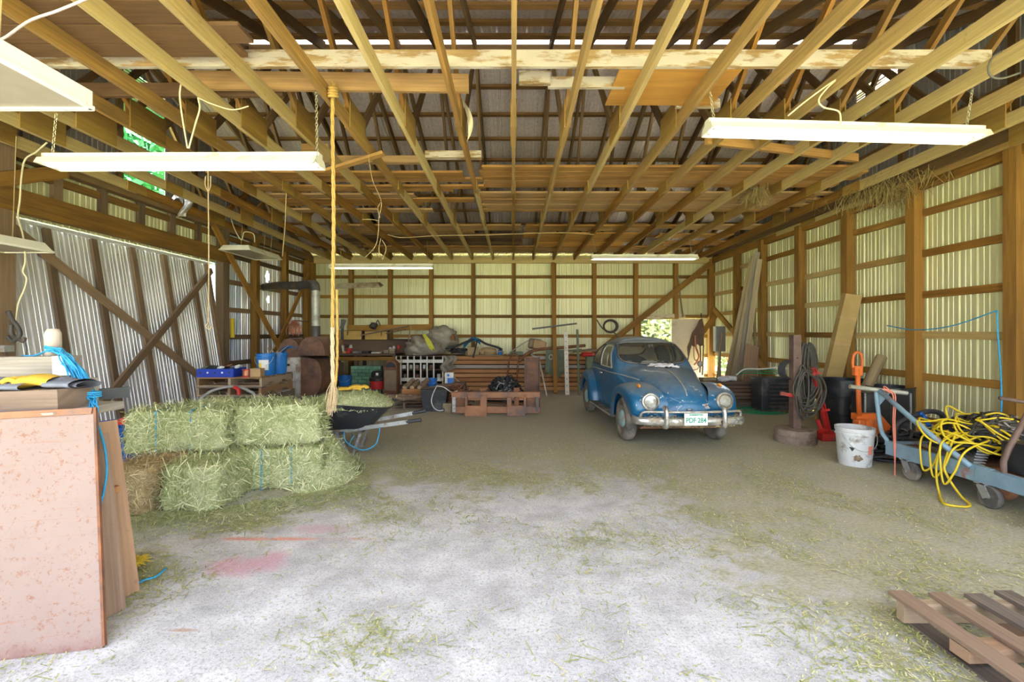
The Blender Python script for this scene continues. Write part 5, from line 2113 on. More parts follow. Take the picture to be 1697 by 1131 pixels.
# brush and red bag beside the pallet on the floor
br = thing('brush', 'yellow bristled brush lying on the floor by the pallet', 'brush', gnd(225, 945))
mb = MB()
c = gnd(222, 945)
mb.bar(c + V(-0.09, -0.02, 0.03), c + V(0.0, 0.02, 0.03), 0.07, 0.05)
mb.build('brush_block', 'grey_wood', br)
mb = MB()
for k in range(160):
    p = c + V(R.uniform(-.09, .02), R.uniform(-.05, .05), 0.05)
    mb.bar(p, p + V(0.05 + R.uniform(-.02, .02), R.uniform(-.02, .02), R.uniform(-.02, .03)), 0.004, 0.004)
mb.build('bristles', 'label_yellow', br)
mb = MB()
mb.grid(lambda u, v: at(196 + 10 * u + 3 * math.sin(v * 6), 882 + 36 * v, 3.15 - 0.25 * v + 0.03 * math.sin(u * 5)), 8, 8)
one('red_strap', 'red plastic scrap standing behind the pallet edge', 'scrap', mb, 'plastic_red', smooth=True)
mb = MB()
mb.tube(spline([gnd(222, 973) + V(0, 0, .012), gnd(240, 965) + V(0, 0, .012), gnd(258, 960) + V(0, 0, .014), gnd(275, 946) + V(0, 0, .012)], 6), 0.007, 6)
one('twine_piece', 'short piece of blue twine on the hay litter', 'twine', mb, 'twine_blue', smooth=True)
# things on the door post
mb = MB()
mb.box(at(6, 578, 5.0), (0.13, 0.1, 0.07))
one('electric_box', 'small blue-grey switch box on the left door post', 'box', mb, 'steel_grey')
mb = MB()
hk = [(14, 516), (20, 530), (28, 540), (33, 552), (30, 560), (22, 558), (18, 548), (19, 538)]
mb.tube(spline([at(x, y, 5.0) for x, y in hk], 6), 0.022, 8)
mb.tube(spline([at(x, y, 5.0) for x, y in [(12, 558), (20, 566), (30, 562), (38, 566), (41, 560)]], 6), 0.02, 8)
mb.tube(spline([at(x, y, 5.0) for x, y in [(40, 564), (44, 578), (43, 592)]], 6), 0.006, 6)
one('iron_hook', 'dark iron clevis hook hanging on the left door post', 'hook', mb, 'steel_dark', smooth=True)

# ------------------------------------------------------------------ back left: pallets, stove, bench
plain('bucket_blue', (0.015, 0.17, 0.55), 0.4, 0, 0.08)
plain('tarp_brown', (0.27, 0.235, 0.19), 0.35, 0, 0.2, 5, bmp=0.4)
plain('rope_yellow', (0.60, 0.60, 0.06), 0.7, 0, 0.15)
plain('brick_green', (0.16, 0.36, 0.24), 0.7, 0, 0.15, rand=0.4)
plain('copper', (0.50, 0.20, 0.12), 0.35, 0.7, 0.15)
plain('stove_white', (0.52, 0.50, 0.48), 0.6, 0.2, 0.2, dirt=(0.25, 0.17, 0.12), dirt_amt=0.45, dirt_scale=5)
plain('stove_rust', (0.19, 0.095, 0.06), 0.65, 0.3, 0.3, 4, dirt=(0.10, 0.06, 0.05), dirt_amt=0.5)
plain('pipe_galv', (0.42, 0.42, 0.38), 0.5, 0.5, 0.2, dirt=(0.22, 0.2, 0.15), dirt_amt=0.5)
plain('white_paint', (0.70, 0.68, 0.62), 0.6, 0, 0.08, dirt=(0.35, 0.27, 0.18), dirt_amt=0.3)
plain('tin_brown', (0.28, 0.20, 0.13), 0.5, 0.2, 0.2, rand=0.4)
plain('drawer_yellow', (0.56, 0.36, 0.10), 0.7, 0, 0.12)
plain('canvas_green', (0.15, 0.18, 0.125), 0.9, 0, 0.2, 8)
plain('cloth_blue', (0.02, 0.20, 0.42), 0.8, 0, 0.2)
plain('cable_black', (0.025, 0.025, 0.028), 0.6, 0, 0.2, rand=0.6)
plain('cable_grey', (0.30, 0.29, 0.28), 0.6, 0, 0.2)
plain('bark', (0.22, 0.15, 0.10), 0.95, 0, 0.35, 12, bmp=0.5)
plain('cut_wood', (0.55, 0.40, 0.24), 0.9, 0, 0.2, 10)
plain('jar_glass', (0.5, 0.5, 0.42), 0.2, 0, 0.1)


def make_pallet(root, w_, dp_, mats, nb=7, origin=None):
    """boards along x, stringers along y, underside at z=0, built round the root"""
    o = ORG[root]
    h = 0.142
    for i in range(3):
        y = 0
        x = -w_ / 2 + 0.02 + i * (w_ - 0.04) / 2
        mb = MB()
        # notched stringer
        pr = [(-dp_ / 2, 0.018), (-dp_ * .32, 0.018), (-dp_ * .30, 0.05), (-dp_ * .14, 0.05), (-dp_ * .12, 0.018), (dp_ * .12, 0.018), (dp_ * .14, 0.05), (dp_ * .30, 0.05), (dp_ * .32, 0.018), (dp_ / 2, 0.018), (dp_ / 2, h - 0.02), (-dp_ / 2, h - 0.02)]
        mb.prism(pr, 0.04, o + V(x, 0, 0), rotz(math.pi / 2))
        ob = mb.build('stringer', R.choice(mats), root)
    for i in range(nb):
        y = -dp_ / 2 + 0.05 + i * (dp_ - 0.1) / (nb - 1)
        mb = MB()
        mb.bar(o + V(-w_ / 2, y, h - 0.009), o + V(w_ / 2, y, h - 0.009), 0.095, 0.018)
        mb.build('deck_board', R.choice(mats), root)
    for y in (-dp_ / 2 + 0.05, 0, dp_ / 2 - 0.05):
        mb = MB()
        mb.bar(o + V(-w_ / 2, y, 0.009), o + V(w_ / 2, y, 0.009), 0.095, 0.018)
        mb.build('bottom_board', R.choice(mats), root)
    return root


PX, PY = -4.37, 7.52
names_ = ['lowest pallet of the stack behind the hay, nearly hidden', 'second pallet from the bottom of the stack behind the hay', 'third pallet from the bottom of the stack behind the hay',
          'third pallet from the top of the stack behind the hay', 'second pallet from the top of the stack behind the hay', 'topmost pallet of the stack, carrying buckets and a blue crate']
for i in range(6):
    pr_ = thing('wood_pallet', 'weathered ' + names_[i], 'pallet', (0, 0, 0), 'stacked pallets behind the hay')
    make_pallet(pr_, 1.0, 1.0, ['pallet_wood', 'pallet_wood', 'pallet_grey'] if i > 3 else ['pallet_grey', 'grey_wood', 'pallet_wood'], 7)
    pr_.location = (PX + R.uniform(-.03, .03), PY + R.uniform(-.03, .03), i * 0.1435)
    pr_.rotation_euler = (0, 0, R.uniform(-.04, .04))
PZ = 6 * 0.1435 + 0.001


def crate(label, c, size, rz=0.0):
    root = thing('plastic_crate', label, 'crate', c)
    c = Vector(c)
    rot = rotz(rz)
    L, D, H = size
    t = 0.012
    for (a, s_) in (((0, -D / 2, H / 2), (L, t, H)), ((0, D / 2, H / 2), (L, t, H)), ((-L / 2, 0, H / 2), (t, D, H)), ((L / 2, 0, H / 2), (t, D, H))):
        mb = MB()
        mb.box(c + rot @ V(*a), s_, rot)
        mb.build('side', 'crate_blue', root)
    mb = MB()
    mb.box(c + V(0, 0, t / 2), (L, D, t), rot)
    mb.build('base', 'crate_blue', root)
    for k in range(5):
        mb = MB()
        mb.lathe([(0.015, 0), (0.015, 0.004), (0, 0.005)], 10, c + rot @ V(-L / 2 + (k + .5) * L / 5, -D / 2 - .006, H * .55), rot @ V(0, -1, 0))
        mb.build('hole_ring', 'label_white' if k % 2 else 'cable_black', root)
    return root


plain('crate_blue', (0.012, 0.045, 0.42), 0.4, 0, 0.08)
cc = V((368 - VPX) * 7.22 / F_PX, 7.22, PZ)
crate('royal blue shallow crate full of bottles on the pallet stack', cc, (0.55, 0.36, 0.13), 0.04)
for k in range(11):
    x, y = cc.x + R.uniform(-.22, .22), cc.y + R.uniform(-.12, .12)
    a = R.uniform(0, 6.28)
    mb = MB()
    d = V(math.cos(a), math.sin(a), R.uniform(.1, .5)).normalized()
    r_ = R.uniform(.022, .032)
    mb.lathe([(r_, -.08), (r_, .04), (r_ * .4, .075), (r_ * .4, .10), (0, .102)], 10, (x, y, PZ + 0.11 + R.uniform(0, .05)), d)
    one('bottle', 'old bottle or can tumbled in the royal blue crate', 'bottle', mb, R.choice(['cable_black', 'canvas_green', 'jar_glass', 'rust', 'label_white']), smooth=True, group='bottles in the blue crate')
mb = MB()
c = V((409 - VPX) * 7.1 / F_PX, 7.1, PZ)
sp_ = thing('wire_spool', 'spool of copper-red wire beside the blue crate', 'spool', c)
mb.lathe([(0.06, .012), (0.062, .03), (0.06, .05), (0.063, .07), (0.06, .1), (0.062, .11)], 18, c)
mb.build('wire', 'copper', sp_, smooth=True)
for z in (0.0, 0.11):
    mb = MB()
    mb.lathe([(0.068, 0), (0.068, 0.012), (0, 0.012)], 18, c + V(0, 0, z))
    mb.build('flange', 'plastic_red', sp_)
mb = MB()
mb.rbox(V((425 - VPX) * 7.12 / F_PX, 7.15, PZ + 0.066), (0.155, 0.16, 0.13), 0.006, rotz(0.1))
one('cardboard_box', 'small tan cardboard box between wire spool and blue buckets', 'box', mb, 'cardboard')


def bucket(label, c, r, h, mat, taper=0.85, rim=True, bail=True, group=None, lab=None, lid=None):
    root = thing('bucket', label, 'bucket', c, group)
    c = Vector(c)
    mb = MB()
    r0 = r * taper
    mb.lathe([(r0, 0), (r0 * 1.01, .004), (r * .97, h * .80), (r * 1.03, h * .81), (r * 1.03, h * .83), (r * .985, h * .84), (r * .99, h * .90), (r * 1.03, h * .91), (r * 1.04, h), (r * .98, h), (r * .95, h * .8), (r0 * .97, .01), (0, .01)], 26, c)
    mb.build('pail', mat, root, smooth=True, angle=35)
    if bail:
        mb = MB()
        mb.tube([c + V(r * 1.03 * math.cos(a), -r * .35 - 0.55 * r * math.sin(a), h * .87 - 0.45 * h * math.sin(a)) for a in [k / 14 * math.pi for k in range(15)]], 0.004, 5)
        mb.build('bail', 'steel_grey', root)
    if lab:
        mb = MB()
        a0, a1, z0, z1 = lab
        mb.grid(lambda u, v: c + V((r0 + (r - r0) * (z0 + (z1 - z0) * v) + .003) * math.sin(a0 + (a1 - a0) * u), -(r0 + (r - r0) * (z0 + (z1 - z0) * v) + .003) * math.cos(a0 + (a1 - a0) * u), h * (z0 + (z1 - z0) * v)), 10, 4)
        mb.build('paper_label', 'label_white', root, smooth=True)
        mb = MB()
        a2, z2 = a0 + (a1 - a0) * .35, z0 + (z1 - z0) * .62
        mb.grid(lambda u, v: c + V((r + .002) * .955 * math.sin(a0 + (a2 - a0) * u), -(r + .002) * .955 * math.cos(a0 + (a2 - a0) * u), h * (z0 + .12 + (z2 - z0) * v)), 5, 3)
        mb.build('label_mark', 'label_yellow', root, smooth=True)
    if lid:
        mb = MB()
        mb.lathe([(r * 1.05, h * .98), (r * 1.06, h * 1.04), (r * .9, h * 1.07), (0, h * 1.09)], 24, c)
        mb.build('lid', lid, root, smooth=True)
    return root


bucket('blue bucket with a white and yellow label on the pallets', V((441 - VPX) * 7.45 / F_PX, 7.45, PZ), 0.145, 0.35, 'bucket_blue', .88, lab=(-0.35, 0.75, .25, .72))
bucket('lighter blue bucket standing behind the labelled blue bucket', V((461 - VPX) * 7.72 / F_PX, 7.72, PZ), 0.145, 0.35, 'bucket_blue', .88, bail=False)
for k in range(4):
    mb = MB()
    p = V((436 + 5 * k - VPX) * 7.45 / F_PX, 7.47 + .02 * k, PZ + 0.3)
    mb.bar(p, p + V(0.07 + .05 * k, 0.02, 0.16 + .02 * (k % 2)), 0.02, 0.006)
    one('wood_stick', 'pale stick poking out of the labelled blue bucket', 'stick', mb, 'lean_wood', group='sticks in the blue bucket')
mb = MB()
mb.grid(lambda u, v: V((466 - VPX) * 7.75 / F_PX + 0.02 + 0.22 * u, 7.72 + 0.2 * (v - .5), PZ + 0.36 + 0.10 * math.sin(u * 2.4) + .02 * math.sin(v * 6)), 8, 8)
one('blue_rag', 'blue rag bunched on the rear blue bucket', 'rag', mb, 'bucket_blue', smooth=True)
mb = MB()
mb.tube(spline([at(326, 728, 6.7), at(330, 670, 6.7), at(345, 652, 6.7), at(365, 644, 6.75), at(390, 641, 6.8), at(412, 648, 6.75), at(424, 662, 6.7), at(427, 726, 6.7)], 8), 0.022, 8)
one('black_hose', 'thick black hose arching in front of the pallet stack', 'hose', mb, 'cable_grey', smooth=True)
mb = MB()
mb.tube(spline([at(388, 642, 6.72), at(395, 646, 6.7), at(396, 655, 6.68)], 5), 0.027, 8)
one('red_strap', 'red strap hanging on the arching black hose', 'strap', mb, 'plastic_red', smooth=True)

# ---- wood stove
SX, SY = -4.02, 8.9
st = thing('wood_stove', 'rusty barrel-bodied wood stove with a split round top', 'stove', (SX, SY, 0))
mb = MB()
prof = [(0.40, 0.30), (0.40, 0.85), (0.385, 0.95), (0.34, 1.02), (0.26, 1.06)]


def round_body(x0, x1, z0, z1, bulge, y0, y1):
    """shell bulging to the right, its axis along y"""
    m_ = MB()
    n_ = 20
    vs_, fs_ = [], []
    for yy in (y0, y1):
        for k in range(n_ + 1):
            a = -math.pi / 2 + math.pi * k / n_
            vs_.append(V(x0 + (x1 - x0) * max(0, math.cos(a)) ** bulge, yy, (z0 + z1) / 2 + (z1 - z0) / 2 * math.copysign(abs(math.sin(a)) ** 0.8, math.sin(a))))
    for k in range(n_):
        fs_.append((k, k + 1, n_ + 2 + k, n_ + 1 + k))
    fs_.append(tuple(range(n_, -1, -1)))
    fs_.append(tuple(n_ + 1 + k for k in range(n_ + 1)))
    m_.add(vs_, fs_)
    return m_


round_body(SX - 0.02, SX + 0.40, 0.34, 1.08, 0.45, SY - 0.30, SY + 0.5).build('firebox', 'stove_rust', st, smooth=True, angle=40)
mb = MB()
mb.rbox((SX - 0.19, SY - 0.05, 0.70), (0.40, 0.62, 0.78), 0.03)
mb.build('door_plate', 'stove_white', st, smooth=True, angle=40)
mb = MB()
mb.rbox((SX - 0.20, SY - 0.375, 0.62), (0.26, 0.03, 0.42), 0.01)
dd = mb.build('stove_door', 'stove_white', st, smooth=True, angle=40)
mb = MB()
mb.bar(V(SX - 0.10, SY - 0.41, 0.70), V(SX - 0.10, SY - 0.41, 0.80), 0.02, 0.02, (0, 1, 0))
mb.build('latch', 'steel_dark', dd)
mb = MB()
mb.box((SX - .2, SY - 0.38, 0.95), (0.07, 0.02, 0.04))
mb.build('draft_slot', 'cable_black', st)
# split top: two rounded lobes
for sgn in (-1, 1):
    mb = MB()
    vs_, fs_ = [], []
    n_ = 16
    for yy in (SY - 0.33, SY + 0.55):
        for k in range(n_ + 1):
            a = math.pi * k / n_
            r1, r2 = 0.25, 0.20
            vs_.append(V(SX + sgn * (0.22) + (0.26 if sgn > 0 else 0.22) * math.cos(a) * -1, yy + (0.0 if sgn > 0 else 0.05), 1.12 + 0.36 * math.sin(a) ** 0.85 - (0.04 if sgn < 0 else 0)))
    for k in range(n_):
        fs_.append((k, k + 1, n_ + 2 + k, n_ + 1 + k))
    fs_.append(tuple(range(n_, -1, -1)))
    fs_.append(tuple(n_ + 1 + k for k in range(n_ + 1)))
    mb.add(vs_, fs_)
    mb.build('top_lobe', 'stove_rust', st, smooth=True, angle=45)
for (x, y) in ((SX - .32, SY - .25), (SX + .3, SY - .2), (SX - .32, SY + .4), (SX + .3, SY + .4)):
    mb = MB()
    mb.bar(V(x, y, 0), V(x, y, 0.36), 0.05, 0.05, (0, 1, 0))
    mb.build('leg', 'stove_rust', st)
fx = SX + 0.10
mb = MB()
mb.lathe([(0.085, 1.44), (0.085, 1.68), (0.078, 1.69)], 18, (fx, SY + 0.15, 0))
mb.build('pipe_collar', 'steel_dark', st, smooth=True, angle=40)
mb = MB()
mb.tube([V(fx, SY + 0.15, 1.66), V(fx - .005, SY + 0.15, 2.42)], 0.08, 16)
mb.build('stove_pipe', 'pipe_galv', st, smooth=True, angle=40)
mb = MB()
mb.tube(spline([V(fx - .005, SY + 0.15, 2.38), V(fx - .03, SY + .17, 2.50), V(fx - .14, SY + .25, 2.535), V(fx - .6, SY + .7, 2.55), V(-5.2, 10.1, 2.6), V(-6.1, 11.1, 2.66)], 6), 0.088, 16)
mb.build('flue_pipe', 'steel_dark', st, smooth=True, angle=40)
# coil of reddish rope on the wall post
mb = MB()
cx, cy = -5.42, 10.6
cpt = at(487, 533, 11.0)
for k in range(46):
    a = R.uniform(0, 6.283)
    w1 = R.uniform(.04, .17)
    p0 = cpt + V(R.uniform(-.05, .05), R.uniform(-.03, .03), 0.02)
    p1 = p0 + V(w1 * math.cos(a), .05 * math.sin(a), -R.uniform(.12, .2))
    p2 = p0 + V(w1 * 1.1 * math.cos(a), .05 * math.sin(a), -R.uniform(.28, .40))
    mb.tube(spline([p0, p1, p2], 5), 0.007, 5)
one('rope_bundle', 'reddish-brown bundle of cord hung behind the stove', 'rope', mb, 'copper', loc=cpt + V(0, 0, -.4), smooth=True)
mb = MB()
mb.box((cpt.x, cpt.y + 0.4, cpt.z + .02), (0.03, 0.8, 0.03))
one('wall_peg', 'wooden peg carrying the reddish cord bundle', 'peg', mb, 'door_wood')
mb = MB()
mb.bar(at(385, 528, 9.55), at(385, 560, 9.55), 0.075, 0.04, (0, 1, 0))
one('spirit_level', 'orange-yellow bar hanging by the left door jamb', 'bar', mb, 'label_yellow')

# ---- work bench along the back wall
bn = thing('workbench', 'dark cluttered workbench along the back wall at left', 'workbench', (-4.2, 13.0, 0))
bx0, bx1 = (541 - VPX) * 12.5 / F_PX, (656 - VPX) * 12.5 / F_PX
mb = MB()
mb.bar(V(bx0, 12.9, 0.955), V(bx1, 12.9, 0.955), 0.85, 0.06)
mb.build('bench_top', 'dark_wood', bn)
for x in (bx0 + .06, (bx0 + bx1) / 2 - .15, bx1 - .06):
    for y in (12.55, 13.25):
        mb = MB()
        mb.bar(V(x, y, 0), V(x, y, 0.925), 0.09, 0.09, (0, 1, 0))
        mb.build('leg', 'dark_wood', bn)
mb = MB()
mb.bar(V(bx0 + .3, 12.5, 0.84), V(bx1, 12.5, 0.84), 0.04, 0.10)
mb.build('apron', 'girt_wood', bn)
mb = MB()
mb.bar(V(bx0, 13.32, 1.17), V(bx1 + .3, 13.32, 1.17), 0.03, 0.36)
mb.build('back_board', 'dark_wood', bn)
mb = MB()
mb.bar(V(bx0 + .1, 13.2, 1.355), V(bx1 + .2, 13.2, 1.355), 0.3, 0.03)
mb.build('shelf', 'dark_wood', bn)
mb = MB()
mb.bar(V(bx0 + .25, 13.4, 1.69), V(bx1 + .85, 13.4, 1.72), 0.04, 0.17)
mb.build('upper_board', 'girt_wood', bn)


def drawer(label, x0, x1, y0, y1, d):
    a, b = at(x0, y1, d), at(x1, y0, d)
    root = thing('wooden_box', label, 'box', V((a.x + b.x) / 2, d, a.z), 'yellow-fronted boxes on the bench shelf')
    mb = MB()
    mb.box(((a.x + b.x) / 2, d + 0.12, (a.z + b.z) / 2), (b.x - a.x, 0.22, b.z - a.z))
    mb.build('carcass', 'dark_wood', root)
    mb = MB()
    mb.box(((a.x + b.x) / 2, d, (a.z + b.z) / 2), (b.x - a.x - .03, 0.02, b.z - a.z - .03))
    mb.build('front', 'drawer_yellow', root)
    mb = MB()
    xx = a.x + (b.x - a.x) * (.4 if x0 < 590 else .75)
    mb.bar(V(xx, d - .02, b.z - .02), V(xx, d - .02, (a.z + b.z) / 2), 0.02, 0.02, (0, 1, 0))
    mb.build('hasp', 'steel_dark', root)


drawer('yellow-fronted wooden box left on the bench shelf', 561, 600, 548, 564, 13.05)
drawer('yellow-fronted wooden box right on the bench shelf', 604, 642, 549, 564, 13.05)


def lathe_thing(name, label, cat, prof, c, mat, seg=18, smooth=True, group=None, axis=(0, 0, 1)):
    mb = MB()
    mb.lathe(prof, seg, c, axis)
    return one(name, label, cat, mb, mat, loc=c, smooth=smooth, angle=40, group=group)


BZ = 0.987
# lantern
c = V(at(565, 580, 12.6).x, 12.6, BZ)
ln_ = thing('lantern', 'white-bodied lantern with a conical brown top on the bench', 'lantern', c)
mb = MB()
mb.lathe([(0.09, 0), (0.095, .02), (0.09, .2), (0.07, .22)], 16, c)
mb.build('body', 'label_white', ln_, smooth=True, angle=40)
mb = MB()
mb.lathe([(0.11, .22), (0.10, .25), (0.04, .35), (0.025, .38), (0, .39)], 16, c)
mb.build('cap', 'rust', ln_, smooth=True, angle=40)
mb = MB()
mb.rbox(V(at(566, 585, 12.5).x, 12.55, BZ + .03), (0.26, 0.12, 0.06), .01)
one('tin_box', 'tan tin box in front of the white lantern', 'tin', mb, 'cardboard')
c = V(at(578, 580, 12.55).x, 12.55, BZ)
vz = thing('bench_vise', 'red bench vise with a jar behind it on the workbench', 'vise', c)
mb = MB()
mb.rbox(c + V(0, 0, .04), (.12, .16, .08), .015)
mb.rbox(c + V(0.02, -.02, .11), (.16, .10, .06), .015)
mb.build('vise_body', 'plastic_red', vz, smooth=True, angle=40)
mb = MB()
mb.tube([c + V(-.02, -.2, .10), c + V(-.02, 0, .10)], .012, 6)
mb.tube([c + V(-.08, -.19, .10), c + V(.04, -.19, .10)], .006, 6)
mb.build('screw', 'steel_dark', vz)
lathe_thing('glass_jar', 'glass jar with metal lid behind the red vise', 'jar', [(.05, 0), (.055, .02), (.055, .16), (.04, .19), (.045, .2), (.045, .23), (0, .23)], V(at(580, 570, 12.8).x, 12.85, BZ), 'jar_glass')
k = 0
for (x, w_, h_, m_, nm) in ((592, .16, .05, 'steel_grey', 'grey metal tray lying on the bench right of the vise'), (607, .2, .06, 'cable_black', 'dark tool case in the middle of the bench top'),
                            (624, .24, .03, 'label_white', 'pale flat panel lying at the right end of the bench'), (640, .15, .09, 'tin_brown', 'brown tin near the bench end'),
                            (650, .14, .12, 'lean_wood', 'tan wooden box at the bench end')):
    mb = MB()
    mb.rbox(V(at(x, 580, 12.6).x, 12.6 + .05 * (k % 2), BZ + h_ / 2), (w_, .2, h_), .008, rotz(.1 * (k - 2)))
    one('bench_box', nm, 'box', mb, m_)
    k += 1
for i, (x, h_, m_, lb) in enumerate(((646, .16, 'label_white', 'white can left of the tarp on the bench corner'), (652, .19, 'label_white', 'second white can beside the first near the tarp'), (660, .22, 'plastic_red', 'bright red can left of the brown tarp'))):
    lathe_thing('can', lb, 'can', [(.04, 0), (.042, .01), (.042, h_ - .03), (.02, h_), (0, h_)], V(at(x, 575, 12.9).x, 12.95, BZ), m_)
for j in range(9):
    mb = MB()
    p = V(at(655 + 3 * j, 585, 12.5).x + R.uniform(-.1, .1), 12.55 + R.uniform(-.1, .2), 1.0 + .018 * j)
    a = R.uniform(-.6, .6)
    mb.bar(p - rotz(a) @ V(.22, 0, 0), p + rotz(a) @ V(.22, 0, R.uniform(-.02, .04)), .035, .014)
    one('scrap_stick', 'scrap stick in the pile left of the tarp', 'stick', mb, 'dark_wood', group='scrap sticks by the tarp')
# bench end support under the scrap pile
cb = thing('cubby_rack', 'white-edged pigeonhole rack standing below the brown tarp', 'rack', (at(697, 600, 12.3).x, 12.4, 0))
xs_ = [657, 664.5, 676, 686.5, 697.5, 708, 719, 734]
x0, x1 = at(xs_[0], 0, 12.2).x, at(xs_[-1], 0, 12.2).x
z0, z1 = 0.16, 0.93
mb = MB()
mb.box(((x0 + x1) / 2, 12.72, (z0 + z1) / 2), (x1 - x0, .02, z1 - z0))
mb.build('back', 'dark_wood', cb)
for x in xs_:
    X = at(x, 0, 12.2).x
    mb = MB()
    mb.bar(V(X, 12.45, z0), V(X, 12.45, z1), 0.022, 0.5, (0, 1, 0))
    mb.build('divider', 'dark_wood', cb)
    mb = MB()
    mb.bar(V(X, 12.19, z0), V(X, 12.19, z1), 0.035, 0.02, (0, 1, 0))
    mb.build('divider_edge', 'white_paint', cb)
for (z, h_, m_) in ((0.92, .03, 'dark_wood'), (0.79, .085, 'white_paint'), (0.56, .03, 'dark_wood'), (0.30, .085, 'white_paint'), (0.17, .03, 'dark_wood')):
    mb = MB()
    mb.bar(V(x0, 12.2, z), V(x1, 12.2, z), 0.02, h_)
    mb.build('rail', m_, cb)
    mb = MB()
    mb.bar(V(x0, 12.45, z), V(x1, 12.45, z), 0.5, 0.02)
    mb.build('shelf', 'dark_wood', cb)
for X in (x0, x1):
    mb = MB()
    mb.bar(V(X, 12.4, 0), V(X, 12.4, .18), .06, .4, (0, 1, 0))
    mb.build('foot', 'dark_wood', cb)
for j, (x, z, w_, m_, lb) in enumerate(((670, .58, .1, 'label_white', 'white box leftmost in the middle row'), (681, .58, .09, 'jar_glass', 'glass jar second from left in the middle row'), (691, .58, .1, 'tin_brown', 'brown box in the middle row'), (703, .58, .09, 'label_white', 'white can in the middle row'), (715, .58, .1, 'rust', 'rusty box in the middle row'), (671, .33, .1, 'tin_brown', 'brown can in the bottom row'), (692, .33, .08, 'rust', 'rusty box in the bottom row'), (727, .33, .1, 'jar_glass', 'glass jar at the right of the bottom row'))):
    mb = MB()
    X = at(x, 0, 12.3).x
    if j % 2:
        mb.lathe([(w_ / 2, 0), (w_ / 2, .09), (w_ * .4, .11), (0, .11)], 12, (X, 12.32, z))
    else:
        mb.rbox((X, 12.32, z + .05), (w_, .1, .1), .006)
    one('small_tin', lb + ' of the pigeonhole rack', 'tin', mb, m_, group='tins in the pigeonhole rack')
# things under and before the bench
def brick_stack(label, x0, x1, y0, y1, d):
    a, b = at(x0, y1, d), at(x1, y0, d)
    z0_ = max(0, a.z)
    root = thing('brick_stack', label, 'bricks', V((a.x + b.x) / 2, d, 0))
    nr = 7
    hz = (b.z - 0.0) / nr
    mb = MB()
    mb.box(((a.x + b.x) / 2, d + .14, b.z / 2), (b.x - a.x - .02, .2, b.z - .01))
    mb.build('mortar', 'dark_wood', root)
    for r_ in range(nr):
        nb = 4
        wbk = (b.x - a.x) / nb
        off = (r_ % 2) * wbk / 2
        for j in range(nb + (1 if off else 0)):
            xa = max(a.x, a.x + j * wbk - off)
            xb = min(b.x, a.x + (j + 1) * wbk - off)
            if xb - xa < .03:
                continue
            mb = MB()
            mb.rbox(((xa + xb) / 2, d + .06, r_ * hz + hz / 2), (xb - xa - .008, .12 + R.uniform(-.006, .006), hz - .008), .005, seg=1)
            mb.build('brick', 'brick_green', root)
    return root


brick_stack('stack of green-painted bricks under the workbench', 581, 631, 607, 640, 12.35)
bucket('plain blue bucket on the floor left of the green bricks', V(at(572, 0, 11.8).x, 11.8, 0.18), 0.17, 0.26, 'bucket_blue', .85)
mb = MB()
mb.rbox((at(572, 0, 11.8).x, 11.85, 0.09), (.5, .4, .18), .01)
one('wooden_block', 'dark wooden block under the plain blue bucket', 'block', mb, 'dark_wood')
c = V(at(625, 0, 11.6).x, 11.6, 0.12)
vc = thing('shop_vacuum', 'red and black shop vacuum in front of the green bricks', 'vacuum', c)
mb = MB()
mb.lathe([(0.15, 0), (.17, .01), (.18, .20), (.185, .22), (.17, .22)], 22, c)
mb.build('tank', 'plastic_red', vc, smooth=True, angle=40)
mb = MB()
mb.lathe([(.19, .21), (.2, .24), (.195, .28), (.15, .31), (.14, .42), (.10, .46), (0, .47)], 22, c)
mb.build('motor_head', 'cable_black', vc, smooth=True, angle=40)
mb = MB()
mb.rbox(c + V(.04, -.14, .39), (.06, .02, .06), .006)
mb.build('switch_plate', 'label_white', vc)
for a in range(4):
    mb = MB()
    mb.tube([c + V(.12 * math.cos(a * 1.57 + .7), .12 * math.sin(a * 1.57 + .7), -.12), c + V(.13 * math.cos(a * 1.57 + .7), .13 * math.sin(a * 1.57 + .7), .03)], .02, 6)
    mb.build('caster', 'cable_black', vc)
# grey-white can and yellow rags left of it
lathe_thing('paint_drum', 'tall grey paint-smeared can beside the rusty stove', 'can', [(.09, 0), (.095, .02), (.095, .40), (.1, .41), (.1, .44), (.085, .44)], V(at(545, 0, 10.6).x, 10.6, .22), 'stove_white')
mb = MB()
mb.rbox((at(545, 0, 10.6).x, 10.65, .11), (.5, .4, .22), .01)
one('wooden_block', 'wooden crate block under the tall grey can', 'block', mb, 'dark_wood')
mb = MB()
mb.blob((at(546, 0, 12.0).x, 12.1, 0.83), (.2, .2, .1), 4, .3)
one('yellow_rag', 'yellow rag heaped behind the rusty stove', 'rag', mb, 'label_yellow', smooth=True)
mb = MB()
mb.rbox((at(546, 0, 12.0).x, 12.1, .38), (.5, .5, .74), .02)
one('cabinet', 'low dark cabinet behind the stove under the yellow rag', 'cabinet', mb, 'dark_wood')
# rusty arched bin
c = V(at(648, 0, 11.5).x, 11.5, 0)
ab = thing('arched_bin', 'rusty brown bin with an arched top beside the pigeonholes', 'bin', c)
mb = MB()
pr = [(-.17, 0), (.17, 0), (.17, .68)] + [(.17 * math.cos(a), .68 + .18 * math.sin(a)) for a in [k_ / 10 * math.pi for k_ in range(1, 10)]] + [(-.17, .68)]
mb.prism(pr, .3, c + V(0, .1, 0))
mb.build('bin_body', 'rust', ab)
mb = MB()
mb.rbox(c + V(0, -.065, .36), (.30, .02, .52), .008)
mb.build('bin_flap', 'tin_brown', ab)
mb = MB()
mb.prism([(.13 * math.cos(a), .68 + .13 * math.sin(a)) for a in [k_ / 10 * math.pi for k_ in range(11)]], .012, c + V(0, -.056, 0))
mb.build('mouth', 'cable_black', ab)
